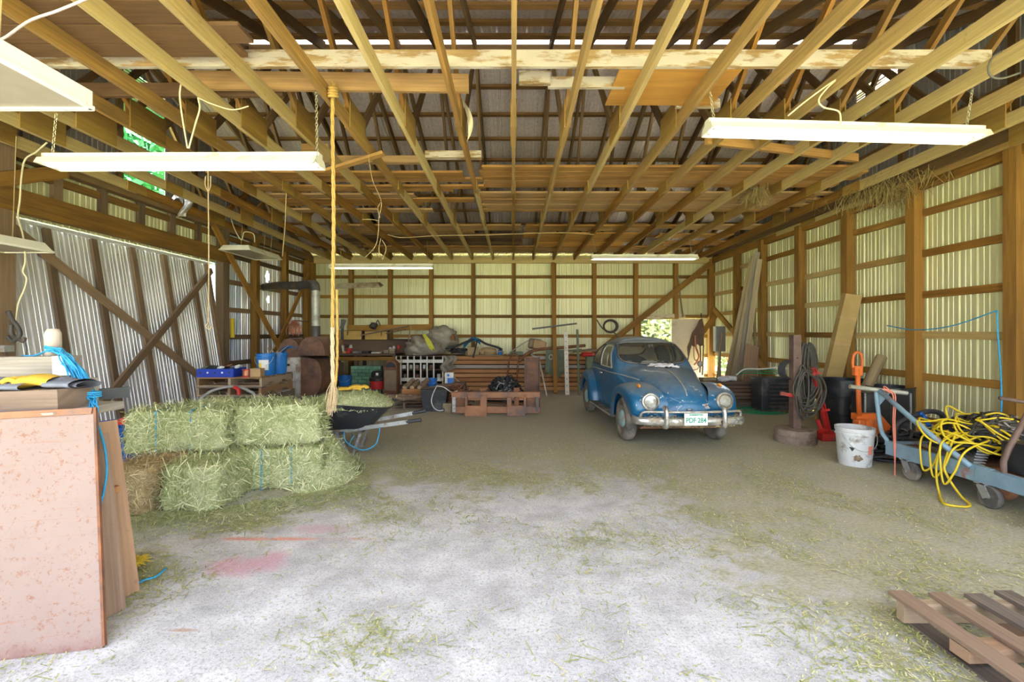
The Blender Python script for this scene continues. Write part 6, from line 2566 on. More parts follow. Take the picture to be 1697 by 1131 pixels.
# tarp bundle with yellow-green rope
tp = thing('tarp_bundle', 'brown plastic tarp bundle heaped on the rack and lumber', 'tarp', at(712, 590, 12.4))
mb = MB()
mb.blob(at(703, 577, 12.4), (.50, .38, .34), 3, .35, 2.2, 4, flat=.955)
mb.blob(at(733, 562, 12.6), (.42, .34, .36), 8, .32, 2.4, 4, flat=.955)
mb.blob(at(692, 590, 12.3), (.3, .25, .2), 5, .3, 3, 3, flat=.955)
mb.build('tarp', 'tarp_brown', tp, smooth=True)
mb = MB()
mb.grid(lambda u, v: at(733 + 22 * u + 4 * math.sin(v * 7), 590 + 28 * v * (1 - .3 * u), 12.05 + .06 * math.sin(u * 9) + .05 * math.sin(v * 5 + u * 3)), 16, 12)
mb.build('hanging_flap', 'tarp_brown', tp, smooth=True)
mb = MB()
mb.blob(at(745, 562, 12.42), (.16, .1, .16), 2, .2)
mb.build('red_patch', 'rust', tp, smooth=True)
mb = MB()
for j in range(16):
    a = R.uniform(-.05, .05)
    mb.tube(spline([at(703 + R.uniform(-3, 3), 556 + R.uniform(-2, 2), 11.98), at(711 + R.uniform(-4, 4), 566 + R.uniform(-3, 3), 11.92), at(717 + R.uniform(-5, 5), 578 + R.uniform(-3, 3), 11.92)], 5), .012, 5)
mb.build('yellow_rope', 'rope_yellow', tp, smooth=True)
mb = MB()
mb.bar(at(598, 556, 12.95), at(676, 541, 13.0), .12, .03)
one('loose_board', 'long dark board leaning on the bench shelf toward the tarp', 'board', mb, 'dark_wood')
mb = MB()
mb.bar(at(640, 553, 12.9), at(672, 546, 12.95), .1, .03)
one('loose_board', 'short dark board propped just left of the tarp', 'board', mb, 'dark_wood')
mb = MB()
mb.bar(at(673, 590, 12.75), at(681, 540, 12.9), .3, .02, (1, 0.3, 0))
one('plywood_scrap', 'bent tan plywood scrap standing left of the tarp bundle', 'plywood', mb, 'lean_wood')
mb = MB()
mb.bar(at(567, 565, 13.0), at(568, 530, 13.1), .07, .05)
mb.bar(at(566, 545, 12.98), at(571, 530, 13.0), .04, .1)
one('iron_tool', 'dark iron tool standing on the yellow boxes', 'tool', mb, 'steel_dark')
mb = MB()
mb.blob(at(619, 540, 13.2), (.11, .08, .09), 3, .4)
mb.tube(spline([at(622, 541, 13.1), at(626, 531, 13.1), at(630, 540, 13.1)], 5), .016, 6)
one('iron_clamp', 'dark iron clamp standing on the upper bench board', 'tool', mb, 'steel_dark', smooth=True)

# firewood heap: crate of split logs on a dark pallet
fw = thing('wood_pallet', 'dark broken pallet carrying the firewood right of the wheelbarrow', 'pallet', (0, 0, 0))
make_pallet(fw, 1.3, 0.9, ['dark_wood', 'pallet_grey'], 6)
FWX, FWY = at(672, 0, 9.6).x, 9.7
fw.location = (FWX, FWY, 0.0)
fw.rotation_euler = (0, 0, .12)
fbx = thing('wooden_crate', 'small orange-brown crate full of split logs', 'crate', (FWX + .22, FWY - .05, .143))
for (cx_, cy_, sx_, sy_) in ((0, -.2, .5, .02), (0, .2, .5, .02), (-.25, 0, .02, .4), (.25, 0, .02, .4)):
    mb = MB()
    mb.box((FWX + .22 + cx_, FWY - .05 + cy_, .143 + .12), (sx_, sy_, .24))
    mb.build('side', 'fir_wood', fbx)
mb = MB()
mb.box((FWX + .22, FWY - .05, .15), (.5, .4, .015))
mb.build('base', 'fir_wood', fbx)


def log(label, p, q, r, group):
    p, q = Vector(p), Vector(q)
    root = thing('firewood_log', label, 'log', (p + q) / 2 + V(0, 0, -r), group)
    mb = MB()
    rr = []
    mb.tube([p, p.lerp(q, .33), p.lerp(q, .66), q], [r, r * 1.04, r * .97, r], 9)
    mb.build('bark', 'bark', root, smooth=True, angle=50)
    d = (q - p).normalized()
    for (e, s_) in ((p, -1), (q, 1)):
        mb = MB()
        mb.lathe([(r * .97, 0), (r * .9, .004), (0, .005)], 9, e, d * s_)
        mb.build('cut_end', 'cut_wood', root)


for j in range(9):
    x = FWX + .05 + (j % 3) * .16
    z = .22 + (j // 3) * .09
    a = R.uniform(-.5, .5)
    log('split firewood log piled in the orange-brown crate', (x - .05, FWY - .2 + R.uniform(-.02, .02), z), (x + .12 * math.sin(a) + .05, FWY + .12, z + .08 + R.uniform(-.03, .05)), .045 + R.uniform(0, .02), 'logs in the crate')
for j in range(8):
    x = FWX - .5 + j * .12
    y = FWY - .38 + R.uniform(-.05, .1)
    a = R.uniform(-.4, .4)
    log('dark firewood log lying on the broken pallet', (x - .18 * math.cos(a), y - .18 * math.sin(a), .2 + .05 * (j % 2)), (x + .18 * math.cos(a), y + .18 * math.sin(a), .2 + .05 * ((j + 1) % 2)), .04 + R.uniform(0, .02), 'logs on the broken pallet')
bucket('small blue pail standing behind the black tote', V(at(716, 0, 10.2).x, 10.2, 0.33), 0.12, 0.2, 'bucket_blue', .9)
mb = MB()
mb.rbox((at(718, 0, 10.3).x, 10.35, .165), (.7, .5, .33), .01)
one('wooden_block', 'low dark chest carrying the small blue pail', 'chest', mb, 'dark_wood')
c = V(at(745.5, 0, 10.3).x, 10.25, 0.42)
cn = thing('oil_can', 'blue and white can with a round blue mark', 'can', c)
mb = MB()
mb.rbox(c + V(0, 0, .12), (.2, .14, .24), .012)
mb.build('can_body', 'label_white', cn, smooth=True, angle=40)
mb = MB()
mb.box(c + V(0.03, -.072, .06), (.14, .004, .12))
mb.build('blue_band', 'bucket_blue', cn)
mb = MB()
mb.lathe([(.03, 0), (.03, .003), (0, .004)], 14, c + V(-.02, -.071, .18), (0, -1, 0))
mb.build('blue_mark', 'bucket_blue', cn)
mb = MB()
mb.rbox((c.x + .1, 10.35, .21), (.5, .4, .42), .01)
one('wooden_block', 'dark box carrying the blue and white can', 'box', mb, 'dark_wood')

# ------------------------------------------------------------------ back middle: lumber, carriage, posts
LX0, LX1 = at(737, 0, 12.2).x, 2.6
lab_ = ['topmost', 'second', 'third, weathered grey', 'fourth', 'fifth', 'sixth', 'seventh', 'lowest']
for i in range(8):
    z = 0.93 - i * 0.117
    mb = MB()
    m_ = 'fir_wood' if i != 2 else 'grey_wood'
    dx = R.uniform(-.04, .04)
    mb.bar(V(LX0 + dx, 12.42, z - .055), V(LX1 + dx, 12.42, z - .055), 0.40 + R.uniform(-.02, .02), 0.094 if i != 2 else .088)
    one('lumber_beam', 'long orange-brown beam, %s from the top of the lumber stack' % lab_[i] if i not in (0, 2, 7) else ('topmost long orange-brown beam of the lumber stack' if i == 0 else ('weathered grey beam third down in the long lumber stack' if i == 2 else 'lowest long orange-brown beam of the lumber stack')), 'beam', mb, m_, group='beams of the long lumber stack')
for x in (-1.2, 0.4, 2.0):
    mb = MB()
    mb.bar(V(x, 12.2, -.001), V(x, 12.65, -.001), .09, .002)
LZ = 0.931
# things on the lumber
cr2 = thing('small_pallet', 'pale low wooden tray with boxes on top of the lumber stack', 'tray', at(800, 586, 12.3))
a, b = at(772, 588, 12.3), at(835, 588, 12.3)
for z in (0.94, 1.05):
    mb = MB()
    mb.bar(V(a.x, 12.27, z), V(b.x, 12.27, z), .02, .022)
    mb.build('rail', 'lean_wood', cr2)
for x in (a.x + .02, (a.x + b.x) / 2, b.x - .02):
    mb = MB()
    mb.bar(V(x, 12.27, .935), V(x, 12.27, 1.055), .04, .02, (0, 1, 0))
    mb.build('upright', 'lean_wood', cr2)
mb = MB()
mb.bar(V(a.x, 12.42, .945), V(b.x, 12.42, .945), .3, .015)
mb.build('tray_floor', 'lean_wood', cr2)
mb = MB()
mb.rbox((at(784, 0, 12.4).x, 12.42, 1.06), (.30, .22, .21), .008, rotz(.05))
one('cardboard_box', 'tan cardboard box left in the tray on the lumber', 'box', mb, 'cardboard')
mb = MB()
mb.blob((at(808, 0, 12.4).x, 12.45, 1.03), (.24, .13, .13), 3, .2, flat=.953)
one('sack', 'lumpy tan sack right in the tray on the lumber', 'sack', mb, 'cardboard', smooth=True)
mb = MB()
mb.lathe([(.06, 0), (.065, .02), (.065, .12), (.03, .15), (0, .15)], 14, (at(829, 0, 12.4).x, 12.4, .953))
one('blue_jug', 'small dark blue jug at the right end of the tray', 'jug', mb, 'bucket_blue', smooth=True, angle=40)
mb = MB()
mb.grid(lambda u, v: at(768 + 28 * u, 572 - 13 * math.sin(u * 2.6) + 7 * v, 12.3 + .1 * v + .03 * math.sin(u * 7)), 14, 6)
one('blue_cloth', 'blue cloth draped over black hoses on the lumber', 'cloth', mb, 'cloth_blue', smooth=True)


def tangle(name, label, cat, c, size, n, r, mat, seg=5, flat=0.0, kind=None, group=None):
    """heap of looping cable in an ellipsoid half over height flat"""
    mb = MB()
    c = Vector(c)
    for k in range(n):
        pts = []
        a = R.uniform(0, 6.283)
        rad = R.uniform(.25, .95)
        ph = R.uniform(0, 6.283)
        for j in range(6):
            t = a + j * R.uniform(.5, 1.1)
            rr = rad * R.uniform(.7, 1.05)
            x, y = rr * math.cos(t), rr * math.sin(t)
            h = math.sqrt(max(0, 1 - min(1, x * x + y * y))) * R.uniform(.35, 1.0)
            pts.append(c + V(x * size[0], y * size[1], max(r, h * size[2] if k else r)))
        mb.tube(spline(pts, 5), r, seg)
    o = one(name, label, cat, mb, mat, smooth=True, group=group)
    if kind:
        o['kind'] = kind
    return o


tangle('hose_heap', 'tangle of black hoses left of the tray on the lumber', 'hoses', V(at(762, 0, 12.4).x, 12.45, LZ), (.38, .18, .22), 16, .018, 'cable_black')
mb = MB()
mb.tube(spline([at(738, 578, 12.3), at(756, 574, 12.3), at(775, 566, 12.3), at(790, 562, 12.35), at(805, 570, 12.3), at(824, 576, 12.3), at(832, 580, 12.3)], 6), .03, 8)
mb.tube(spline([at(791, 564, 12.3), at(788, 577, 12.2), at(784, 593, 12.12)], 6), .022, 6)
one('black_hose', 'thick black hose arched under the blue cloth on the lumber', 'hose', mb, 'cable_black', smooth=True)
mb = MB()
mb.rbox((at(856, 0, 12.4).x, 12.4, LZ + .055), (.34, .22, .10), .015)
one('green_tray', 'dark green plastic tray on the lumber', 'tray', mb, 'canvas_green')
lathe_thing('white_bottle', 'small white bottle beside the green tray on the lumber', 'bottle', [(.03, 0), (.032, .09), (.014, .11), (.014, .14), (0, .14)], V(at(869, 0, 12.35).x, 12.35, LZ), 'label_white')
tb2 = thing('seat_cushion', 'tan padded cushion tilted on the lumber stack', 'cushion', at(891, 580, 12.3))
rt = Matrix.Rotation(.22, 3, 'Y') @ Matrix.Rotation(-.15, 3, 'X')
mb = MB()
mb.rbox(at(894, 572, 12.3), (.36, .12, .24), .04, rt, 3)
mb.build('cushion_front', 'cardboard', tb2, smooth=True)
mb = MB()
mb.rbox(at(888, 571, 12.42), (.42, .14, .28), .06, rt, 3)
mb.build('cushion_back', 'tin_brown', tb2, smooth=True)
mb = MB()
for j in range(6):
    mb.tube(spline([at(872 + 2 * j, 578 + j, 12.25), at(885, 590 + .8 * j, 12.2), at(905, 591 + j * .7, 12.2), at(918 - j, 588 + j * .5, 12.22)], 6), .012, 5)
one('rope_swag', 'pale grey rope looped below the tan cushion', 'rope', mb, 'grey_wood', smooth=True)
mb = MB()
mb.tube(spline([at(860, 600, 12.1), at(872, 588, 12.1), at(890, 580, 12.12), at(925, 577, 12.15), at(970, 573, 12.2)], 6), .04, 8)
one('curved_pipe', 'rusty curved pipe lying across the lumber behind the posts', 'pipe', mb, 'rust', smooth=True)
mb = MB()
mb.bar(at(882, 545.5, 12.0), at(956, 536.5, 12.0), .02, .045)
one('iron_bar', 'dark flat bar fixed level across the leaning timber', 'bar', mb, 'steel_dark')
mb = MB()
mb.tube(spline([at(840, 589, 12.5), at(860, 574, 12.5), at(880, 563, 12.52), at(897, 563, 12.5)], 6), .016, 6)
one('grey_conduit', 'thin grey bent conduit behind the tan cushion', 'conduit', mb, 'cable_grey', smooth=True)
for x, t_, m_, lb in ((948, .0, 'grey_wood', 'pale board end on the lumber left of the car'), (966, .1, 'dark_wood', 'dark board end on the lumber behind the car'), (976, -.1, 'lean_wood', 'tan board end on the lumber nearest the car')):
    mb = MB()
    mb.bar(at(x - 16, 583, 12.5), at(x + 16, 580, 12.5) + V(0, t_, 0), .14, .05)
    one('board_end', lb, 'board', mb, m_)
mb = MB()
mb.blob(at(974, 588, 12.3), (.2, .15, .07), 4, .3)
one('red_cloth', 'dark red cloth bundle on the lumber by the car', 'cloth', mb, 'plastic_red', smooth=True)
mb = MB()
mb.rbox((at(981, 0, 12.1).x, 12.05, .46), (.34, .2, .92), .02)
one('metal_chest', 'dark grey-green chest standing behind the car fender', 'chest', mb, 'canvas_green')
# canvas hanging down the front
mb = MB()
mb.grid(lambda u, v: at(905 + 37 * u - 3 * v, 580 + (45 - 6 * math.sin(u * 9)) * v, 12.06 - .04 * math.sin(u * 8) * v), 26, 14)
one('canvas_sheet', 'grey-green canvas hanging down the front of the lumber', 'canvas', mb, 'canvas_green', smooth=True)
mb = MB()
mb.tube([at(913, 592, 12.02) + V(.05 * math.cos(a_), 0, .06 * math.sin(a_)) for a_ in [k / 16 * 6.283 for k in range(16)]], .018, 6, closed=True)
one('canvas_ring', 'pale rope ring on the grey-green canvas', 'ring', mb, 'grey_wood', smooth=True)
# standing and leaning posts in front of it
mb = MB()
mb.bar(V((918.5 - VPX) * 11.9 / F_PX, 11.55, 0.02), V((918.5 - VPX) * 12.9 / F_PX, 13.3, 3.6), .10, .06, (0, 1, .3))
one('leaning_timber', 'tall brown timber standing in front of the lumber stack', 'timber', mb, 'post_wood')
wp_ = thing('perforated_post', 'white post full of holes standing before the lumber', 'post', V(at(940, 0, 11.35).x, 11.35, 0))
mb = MB()
mb.bar(V(at(940, 0, 11.35).x, 11.35, .0), V(at(939, 0, 11.5).x, 11.7, 1.56), .10, .05, (0, 1, 0))
mb.build('post_body', 'white_paint', wp_)
for k in range(10):
    mb = MB()
    t = (k + .5) / 10
    p = V(at(940, 0, 11.35).x, 11.35, .0).lerp(V(at(939, 0, 11.5).x, 11.7, 1.56), t)
    mb.lathe([(.012, 0), (.012, .003), (0, .003)], 8, p + V(0, -.026, 0), (0, -1, .2))
    mb.build('hole', 'cable_black', wp_)
mb = MB()
mb.tube([V(at(960, 0, 11.3).x, 11.3, 0), V(at(958.5, 0, 11.8).x, 12.0, 1.63)], .032, 10)
one('green_pipe', 'thin grey-green pipe leaning right of the white post', 'pipe', mb, 'canvas_green', smooth=True, angle=50)
mb = MB()
mb.tube([V(at(906, 0, 11.1).x, 11.1, 0.02), V(at(893, 0, 12.0).x, 12.16, .93)], .016, 8)
one('white_rod', 'thin white rod leaning left of the brown timber', 'rod', mb, 'label_white', smooth=True)
mb = MB()
mb.tube([at(752, 625, 12.0), V(at(786, 0, 11.3).x, 11.3, .01)], .014, 6)
one('white_rod', 'thin pale rod leaning beside the blue and white can', 'rod', mb, 'label_white', smooth=True)
sc = thing('steel_channel', 'dark steel channel standing upright behind the carriage', 'steel', V(at(882, 0, 9.6).x, 9.6, 0))
x_ = at(882, 0, 9.6).x
mb = MB()
mb.box((x_, 9.66, .52), (.30, .012, 1.02))
mb.build('web_plate', 'stove_rust', sc)
for s_ in (-1, 1):
    mb = MB()
    mb.box((x_ + s_ * .155, 9.62, .52), (.018, .09, 1.03))
    mb.build('flange', 'steel_dark', sc)
mb = MB()
for (xa, xb) in ((843, 846), (856, 859)):
    pass
u_ = [at(840, 640, 11.6), at(842, 610, 11.6), at(845, 595, 11.62), at(850, 587, 11.7), at(855, 588, 11.7), at(859, 594, 11.65), at(858, 610, 11.6), at(855, 640, 11.6)]
mb.tube(spline(u_, 6), .022, 7)
mb.tube([at(842, 620, 11.6), at(857, 620, 11.6)], .02, 6)
mb.tube([at(840, 640, 11.6), V(at(840, 0, 11.6).x, 11.6, 0)], .022, 7)
mb.tube([at(855, 640, 11.6), V(at(855, 0, 11.6).x, 11.6, 0)], .022, 7)
one('bent_rod_frame', 'rusty bent-rod frame standing before the lumber', 'frame', mb, 'rust', smooth=True)

# ---- rusty fork carriage on the floor
CD = 8.5
fc = thing('fork_carriage', 'rusty red steel fork carriage lying on the floor', 'steel frame', V(at(822, 0, CD).x, CD, 0))


def cz(y):
    return max(0.0, EYE - (y - VPY) * CD / F_PX)


def cxx(x):
    return at(x, 0, CD).x


for (x0, x1, y0, y1, dd_, nm, m_) in ((748, 895, 650, 660, .10, 'top_beam', 'rust_light'), (748, 895, 674, 685, .10, 'bottom_beam', 'rust_light'),
                                      (771, 797, 672, 690, .08, 'front_plate', 'rust_light'), (840, 870, 672, 690, .08, 'front_plate', 'rust_light'),
                                      (748, 771, 660, 674, .05, 'end_plate', 'rust'), (872, 895, 658, 676, .05, 'end_plate', 'rust'),
                                      (771, 775, 655, 690, .09, 'upright', 'rust_light'), (796, 807, 655, 690, .10, 'upright', 'rust_light'), (840, 848, 658, 688, .10, 'upright', 'rust_light'), (852, 860, 658, 676, .08, 'upright', 'rust'), (868, 872, 655, 686, .09, 'upright', 'rust_light'),
                                      (775, 797, 655, 664, .07, 'upper_plate', 'rust_light'), (806, 842, 661, 663, .07, 'lip', 'rust'), (848, 870, 656, 664, .07, 'upper_plate', 'rust_light')):
    mb = MB()
    z0, z1 = cz(y1), cz(y0)
    off = {'top_beam': .02, 'bottom_beam': .02, 'upright': -.015, 'front_plate': -.03}.get(nm, .03)
    mb.rbox(((cxx(x0) + cxx(x1)) / 2, CD + off, (z0 + z1) / 2), (cxx(x1) - cxx(x0), dd_, z1 - z0), min(.008, (z1 - z0) * .2), seg=1)
    mb.build(nm, m_, fc)
for x in (752, 889):
    mb = MB()
    mb.box((cxx(x + 1), CD - .06, (cz(658) + cz(682)) / 2), (.06, .02, cz(658) - cz(682)))
    mb.build('bracket', 'steel_dark' if x > 800 else 'steel_grey', fc)
for x in (800, 856):
    mb = MB()
    mb.box((cxx(x), CD + .08, cz(647)), (.1, .06, .07))
    mb.build('lug', 'rust', fc)
wp2 = thing('wood_pallet', 'low pallet under the black cable heap behind the carriage', 'pallet', (0, 0, 0))
make_pallet(wp2, 1.1, .9, ['pallet_wood', 'pallet_grey'], 6)
wp2.location = (at(836, 0, 9.3).x, 9.4, 0)
tangle('cable_heap', 'heap of tangled black and grey cables behind the carriage', 'cables', V(at(836, 0, 9.3).x, 9.35, .143), (.42, .35, .55), 60, .014, 'cable_black')
tangle('cable_heap', 'lighter grey cords mixed into the black cable heap', 'cables', V(at(838, 0, 9.3).x, 9.3, .143), (.38, .33, .50), 14, .012, 'cable_grey')
tangle('cable_heap', 'low heap of brown cords between black tote and carriage', 'cables', V(at(757, 0, 9.4).x, 9.5, .0), (.42, .35, .52), 34, .013, 'rust')
mb = MB()
mb.bar(V(at(734, 0, 8.9).x, 8.95, .12), V(at(764, 0, 8.9).x, 8.95, .12), .1, .09)
mb.bar(V(at(737, 0, 8.9).x, 8.95, .04), V(at(760, 0, 8.9).x, 8.95, .04), .1, .08)
one('wood_offcut', 'yellowish wood offcut right of the black tote', 'offcut', mb, 'lean_wood')
# black tote with hose
tx0, tx1, td = at(697, 0, 8.9).x, at(740, 0, 8.9).x, 8.95
tt = thing('plastic_tote', 'black plastic tote with a lid of junk before the firewood', 'tote', V((tx0 + tx1) / 2, td + .2, 0))
mb = MB()
bw = .04
mb.hexa([V(tx0 + bw, td, 0), V(tx1 - bw, td, 0), V(tx1 - bw, td + .36, 0), V(tx0 + bw, td + .36, 0), V(tx0, td - .02, .40), V(tx1, td - .02, .40), V(tx1, td + .40, .40), V(tx0, td + .40, .40)])
mb.build('tub', 'plastic_black', tt)
mb = MB()
mb.rbox(((tx0 + tx1) / 2, td + .19, .415), (tx1 - tx0 + .03, .46, .03), .008)
mb.build('rim', 'plastic_black', tt)
mb = MB()
mb.tube(spline([at(724, 640, 8.85), at(718, 652, 8.85), at(715, 665, 8.84), at(719, 676, 8.82), at(727, 681, 8.8), at(735, 680, 8.8)], 6), .010, 6)
mb.tube(spline([at(724, 640, 8.85), at(735, 642, 8.9), at(748, 650, 8.95), at(758, 648, 9.0)], 6), .010, 6)
one('white_cable', 'white cable looping down the front of the black tote', 'cable', mb, 'label_white', smooth=True)
for k in range(5):
    mb = MB()
    x = tx0 + .08 + k * .09
    mb.bar(V(x - .1, td + .1 + .05 * k, .445 + .012 * k), V(x + .14, td + .2, .445 + .012 * k), .05, .02)
    one('wood_strip', 'dark wood strip lying on the black tote lid', 'strip', mb, 'dark_wood', group='wood strips on the tote lid')
# small clutter on the floor by the stove
mb = MB()
mb.blob((at(510, 0, 7.7).x, 7.75, .12), (.28, .2, .15), 5, .3, flat=.0)
one('blue_tarp', 'crumpled dark blue tarp on the floor left of the wheelbarrow', 'tarp', mb, 'cloth_blue', smooth=True)

# ------------------------------------------------------------------ doorway and back right corner
plain('ply_cream', (0.72, 0.62, 0.46), 0.8, 0, 0.06, dirt=(0.55, 0.44, 0.3), dirt_amt=0.2)
plain('panel_grey', (0.33, 0.34, 0.32), 0.5, 0.3, 0.08)
dr2 = setting('door_2')
mb = MB()
mb.box(((at(1113, 0, 13.4).x + at(1167, 0, 13.4).x) / 2, 13.42, .99), (at(1167, 0, 13.4).x - at(1113, 0, 13.4).x, .025, 1.94))
mb.build('door_panel', 'ply_cream', dr2)
plain('leather', (0.13, 0.075, 0.045), 0.55, 0, 0.3, 6)
# leather harness hanging at the door's edge
hs = thing('leather_harness', 'dark leather chaps hanging in front of the cream door', 'leather', at(1152, 600, 13.15))
mb = MB()
pr = [(1163, 528), (1166, 540), (1166, 572), (1160, 574), (1156, 570), (1150, 575), (1146, 572), (1143, 582), (1140, 590), (1139, 575), (1143, 566), (1147, 552), (1152, 545), (1156, 538), (1159, 531)]
P0 = at(1152, 552, 13.15)
mb.prism([(at(x, y, 13.15).x - P0.x, at(x, y, 13.15).z - P0.z) for x, y in pr], .05, P0)
mb.build('leather_panel', 'leather', hs)
for (pp, m_, r_) in (([(1152, 556), (1153, 575), (1158, 590), (1155, 600), (1150, 605)], 'copper', .025), ([(1160, 572), (1161, 590), (1160, 618)], 'leather', .02), ([(1166, 572), (1165, 600), (1164, 622)], 'leather', .02), ([(1143, 580), (1141, 590), (1140, 597)], 'leather', .02), ([(1150, 575), (1150, 590), (1153, 598), (1158, 592), (1156, 580)], 'copper', .015)):
    mb = MB()
    mb.tube(spline([at(x, y, 13.1) for x, y in pp], 5), r_, 6)
    mb.build('strap', m_, hs, smooth=True)
mb = MB()
mb.bar(at(1162, 527, 13.2), at(1162, 520, 13.5), .03, .03)
mb.build('hook', 'steel_dark', hs)
ep = thing('breaker_box', 'grey electrical breaker box in the far right corner', 'breaker box', V(5.66, 12.4, 0))
a, b = at(1186, 583, 12.3), at(1203, 541, 12.3)
mb = MB()
mb.rbox(((a.x + b.x) / 2, 12.39, (a.z + b.z) / 2), (b.x - a.x, .16, b.z - a.z), .012)
mb.build('cabinet', 'panel_grey', ep)
mb = MB()
mb.rbox(((a.x + b.x) / 2, 12.305, (a.z + b.z) / 2), (b.x - a.x - .03, .015, b.z - a.z - .06), .004)
mb.build('cover', 'panel_grey', ep)
mb = MB()
mb.tube([V((a.x + b.x) / 2, 12.39, a.z), V((a.x + b.x) / 2, 12.39, 0)], .05, 8)
mb.build('conduit', 'panel_grey', ep)
mb = MB()
mb.tube(spline([at(1205 + 2 * math.sin(k * .9), 545 + k * 7, 12.9) for k in range(9)], 4), .02, 6)
mb.tube(spline([at(1210 + 3 * math.cos(k * .9), 540 + k * 8, 12.8) for k in range(8)], 4), .018, 6)
one('hanging_hose', 'brown hose hanging beside the electrical panel', 'hose', mb, 'rust', smooth=True)
mb = MB()
mb.tube([V(at(1186, 0, 12.1).x, 12.1, .0), at(1196, 552, 12.3)], .022, 7)
one('wooden_pole', 'thin wooden pole leaning below the electrical panel', 'pole', mb, 'lean_wood')
cl = thing('hose_coil', 'dark coiled hose on the back wall brace above the car', 'hose', at(1011, 541, 13.23))
for k in range(5):
    mb = MB()
    r_ = .17 + .012 * k
    c = at(1011, 541, 13.24)
    mb.tube([c + V(r_ * math.cos(a_), -.02 * k, r_ * .9 * math.sin(a_)) for a_ in [i / 22 * 6.283 for i in range(22)]], .014, 6, closed=True)
    mb.build('coil', 'steel_dark', cl, smooth=True)
mb = MB()
mb.tube(spline([at(989, 530, 13.05), at(995, 540, 13.05), at(1003, 548, 13.05), at(1018, 552, 13.05), at(1026, 562, 13.05)], 5), .018, 6)
mb.build('hose_end', 'steel_dark', cl, smooth=True)
mb = MB()
mb.bar(at(1011, 531, 13.14), at(1011, 531, 13.62), .03, .03)
mb.build('hook', 'steel_dark', cl)
# boards leaning in the corner
for i, (xb, yb, xt, yt, dB, dT, w_, m_, lb) in enumerate((
        (1207, 622, 1249, 424, 11.2, 10.70, .15, 'lean_wood', 'leftmost pale board leaning in the right rear corner'),
        (1216, 622, 1253, 420, 11.05, 10.62, .12, 'lean_wood', 'second pale board leaning in the right rear corner'),
        (1225, 624, 1256, 418, 10.9, 10.54, .10, 'grey_wood', 'third leaning board in the corner, greyer'),
        (1233, 622, 1259, 430, 10.75, 10.46, .11, 'lean_wood', 'rightmost tall board leaning in the corner'))):
    pb_, pt_ = at(xb, yb, dB), at(xt, yt, dT)
    t = pb_.z / (pt_.z - pb_.z)
    pb_ = pb_ - (pt_ - pb_) * (t * .98)
    pt_.x = min(pt_.x, XR - .22)
    mb = MB()
    mb.bar(pb_, pt_, .04, w_, (1, -.6, 0))
    one('leaning_board', lb, 'board', mb, m_)
mb = MB()
mb.bar(V(at(1238, 0, 10.2).x, 10.2, .02), at(1247, 573, 10.5), .30, .04, (0, 1, .2))
one('leaning_board', 'short wide brown board leaning right of the tall boards', 'board', mb, 'pallet_grey')
mb = MB()
mb.bar(V(at(1222, 0, 11.4).x, 11.5, .02), at(1219, 512, 11.95), .14, .03, (0, 1, 0))
one('leaning_board', 'short bright yellow-tan board behind the tall boards', 'board', mb, 'truss_wood')
mb = MB()
mb.bar(V(at(1253, 0, 10.5).x, 10.5, .02), at(1250, 505, 10.75), .05, .05, (0, 1, 0))
one('leaning_stick', 'thin stick standing against the right wall', 'stick', mb, 'lean_wood')
mb = MB()
mb.bar(at(1123, 457, 13.35), at(1132, 526, 13.35), .03, .05, (0, 1, 0))
one('hanging_lath', 'thin pale lath hanging above the cream door', 'lath', mb, 'lean_wood')

# ---- dark plank pile behind the car with hoses on top
for i in range(6):
    mb = MB()
    z = .12 + i * .075
    mb.bar(V(3.98 + R.uniform(-.1, .1), 9.75, z), V(5.62 + R.uniform(-.1, .05), 9.75, z), .5 + R.uniform(-.04, .04), .062)
    one('old_plank', ['lowest', 'second', 'third', 'fourth', 'fifth', 'topmost'][i] + (' dark weathered plank of the pile behind the car' if i in (0, 5) else ' dark weathered plank from below in the pile behind the car'), 'plank', mb, 'dark_wood', group='dark planks behind the car')
for x in (4.2, 5.3):
    mb = MB()
    mb.bar(V(x, 9.5, .042), V(x, 10.0, .042), .1, .084)
    one('bearer', '%s wooden bearer under the dark plank pile' % ('left' if x < 5 else 'right'), 'bearer', mb, 'pallet_wood')
PZ2 = .12 + 5 * .075 + .032
mb = MB()
mb.bar(V(4.05, 9.8, PZ2 + .03), V(4.75, 9.85, PZ2 + .03), .2, .055)
one('yellow_board', 'yellowish board end on the dark plank pile', 'board', mb, 'lean_wood')
mb = MB()
c = V(at(1213, 0, 9.6).x, 9.6, PZ2 + .06)
mb.lathe([(.055, -.09), (.055, .09), (.02, .09), (.02, -.09)], 16, c, (1, -.8, 0))
one('paper_roll', 'white paper roll lying on the dark plank pile', 'roll', mb, 'label_white', smooth=True, angle=40)
mb = MB()
mb.blob(c + V(-.16, .02, -.01), (.14, .1, .06), 3, .4, 3)
one('white_rag', 'crumpled white rag beside the paper roll', 'rag', mb, 'rag_white', smooth=True)
plain('hose_green', (0.02, 0.26, 0.12), 0.5, 0, 0.12)
mb = MB()
for k in range(3):
    mb.tube(spline([at(1222, 619 + k, 9.5), at(1235, 611 + 4 * k, 9.4), at(1258, 612 + 3.5 * k, 9.35 - .06 * k), at(1285, 614 + 3 * k, 9.3), at(1296, 617 + k, 9.3)], 6), .011, 6)
one('garden_hose', 'green garden hose laid along the dark plank pile', 'hose', mb, 'hose_green', smooth=True)
mb = MB()
mb.tube(spline([at(1220, 622, 9.3), at(1235, 612, 9.3), at(1262, 612, 9.25), at(1290, 609, 9.2), at(1307, 612, 9.1)], 6), .014, 6)
one('white_pipe', 'thin white plastic pipe lying over the green hose', 'pipe', mb, 'label_white', smooth=True)
mb = MB()
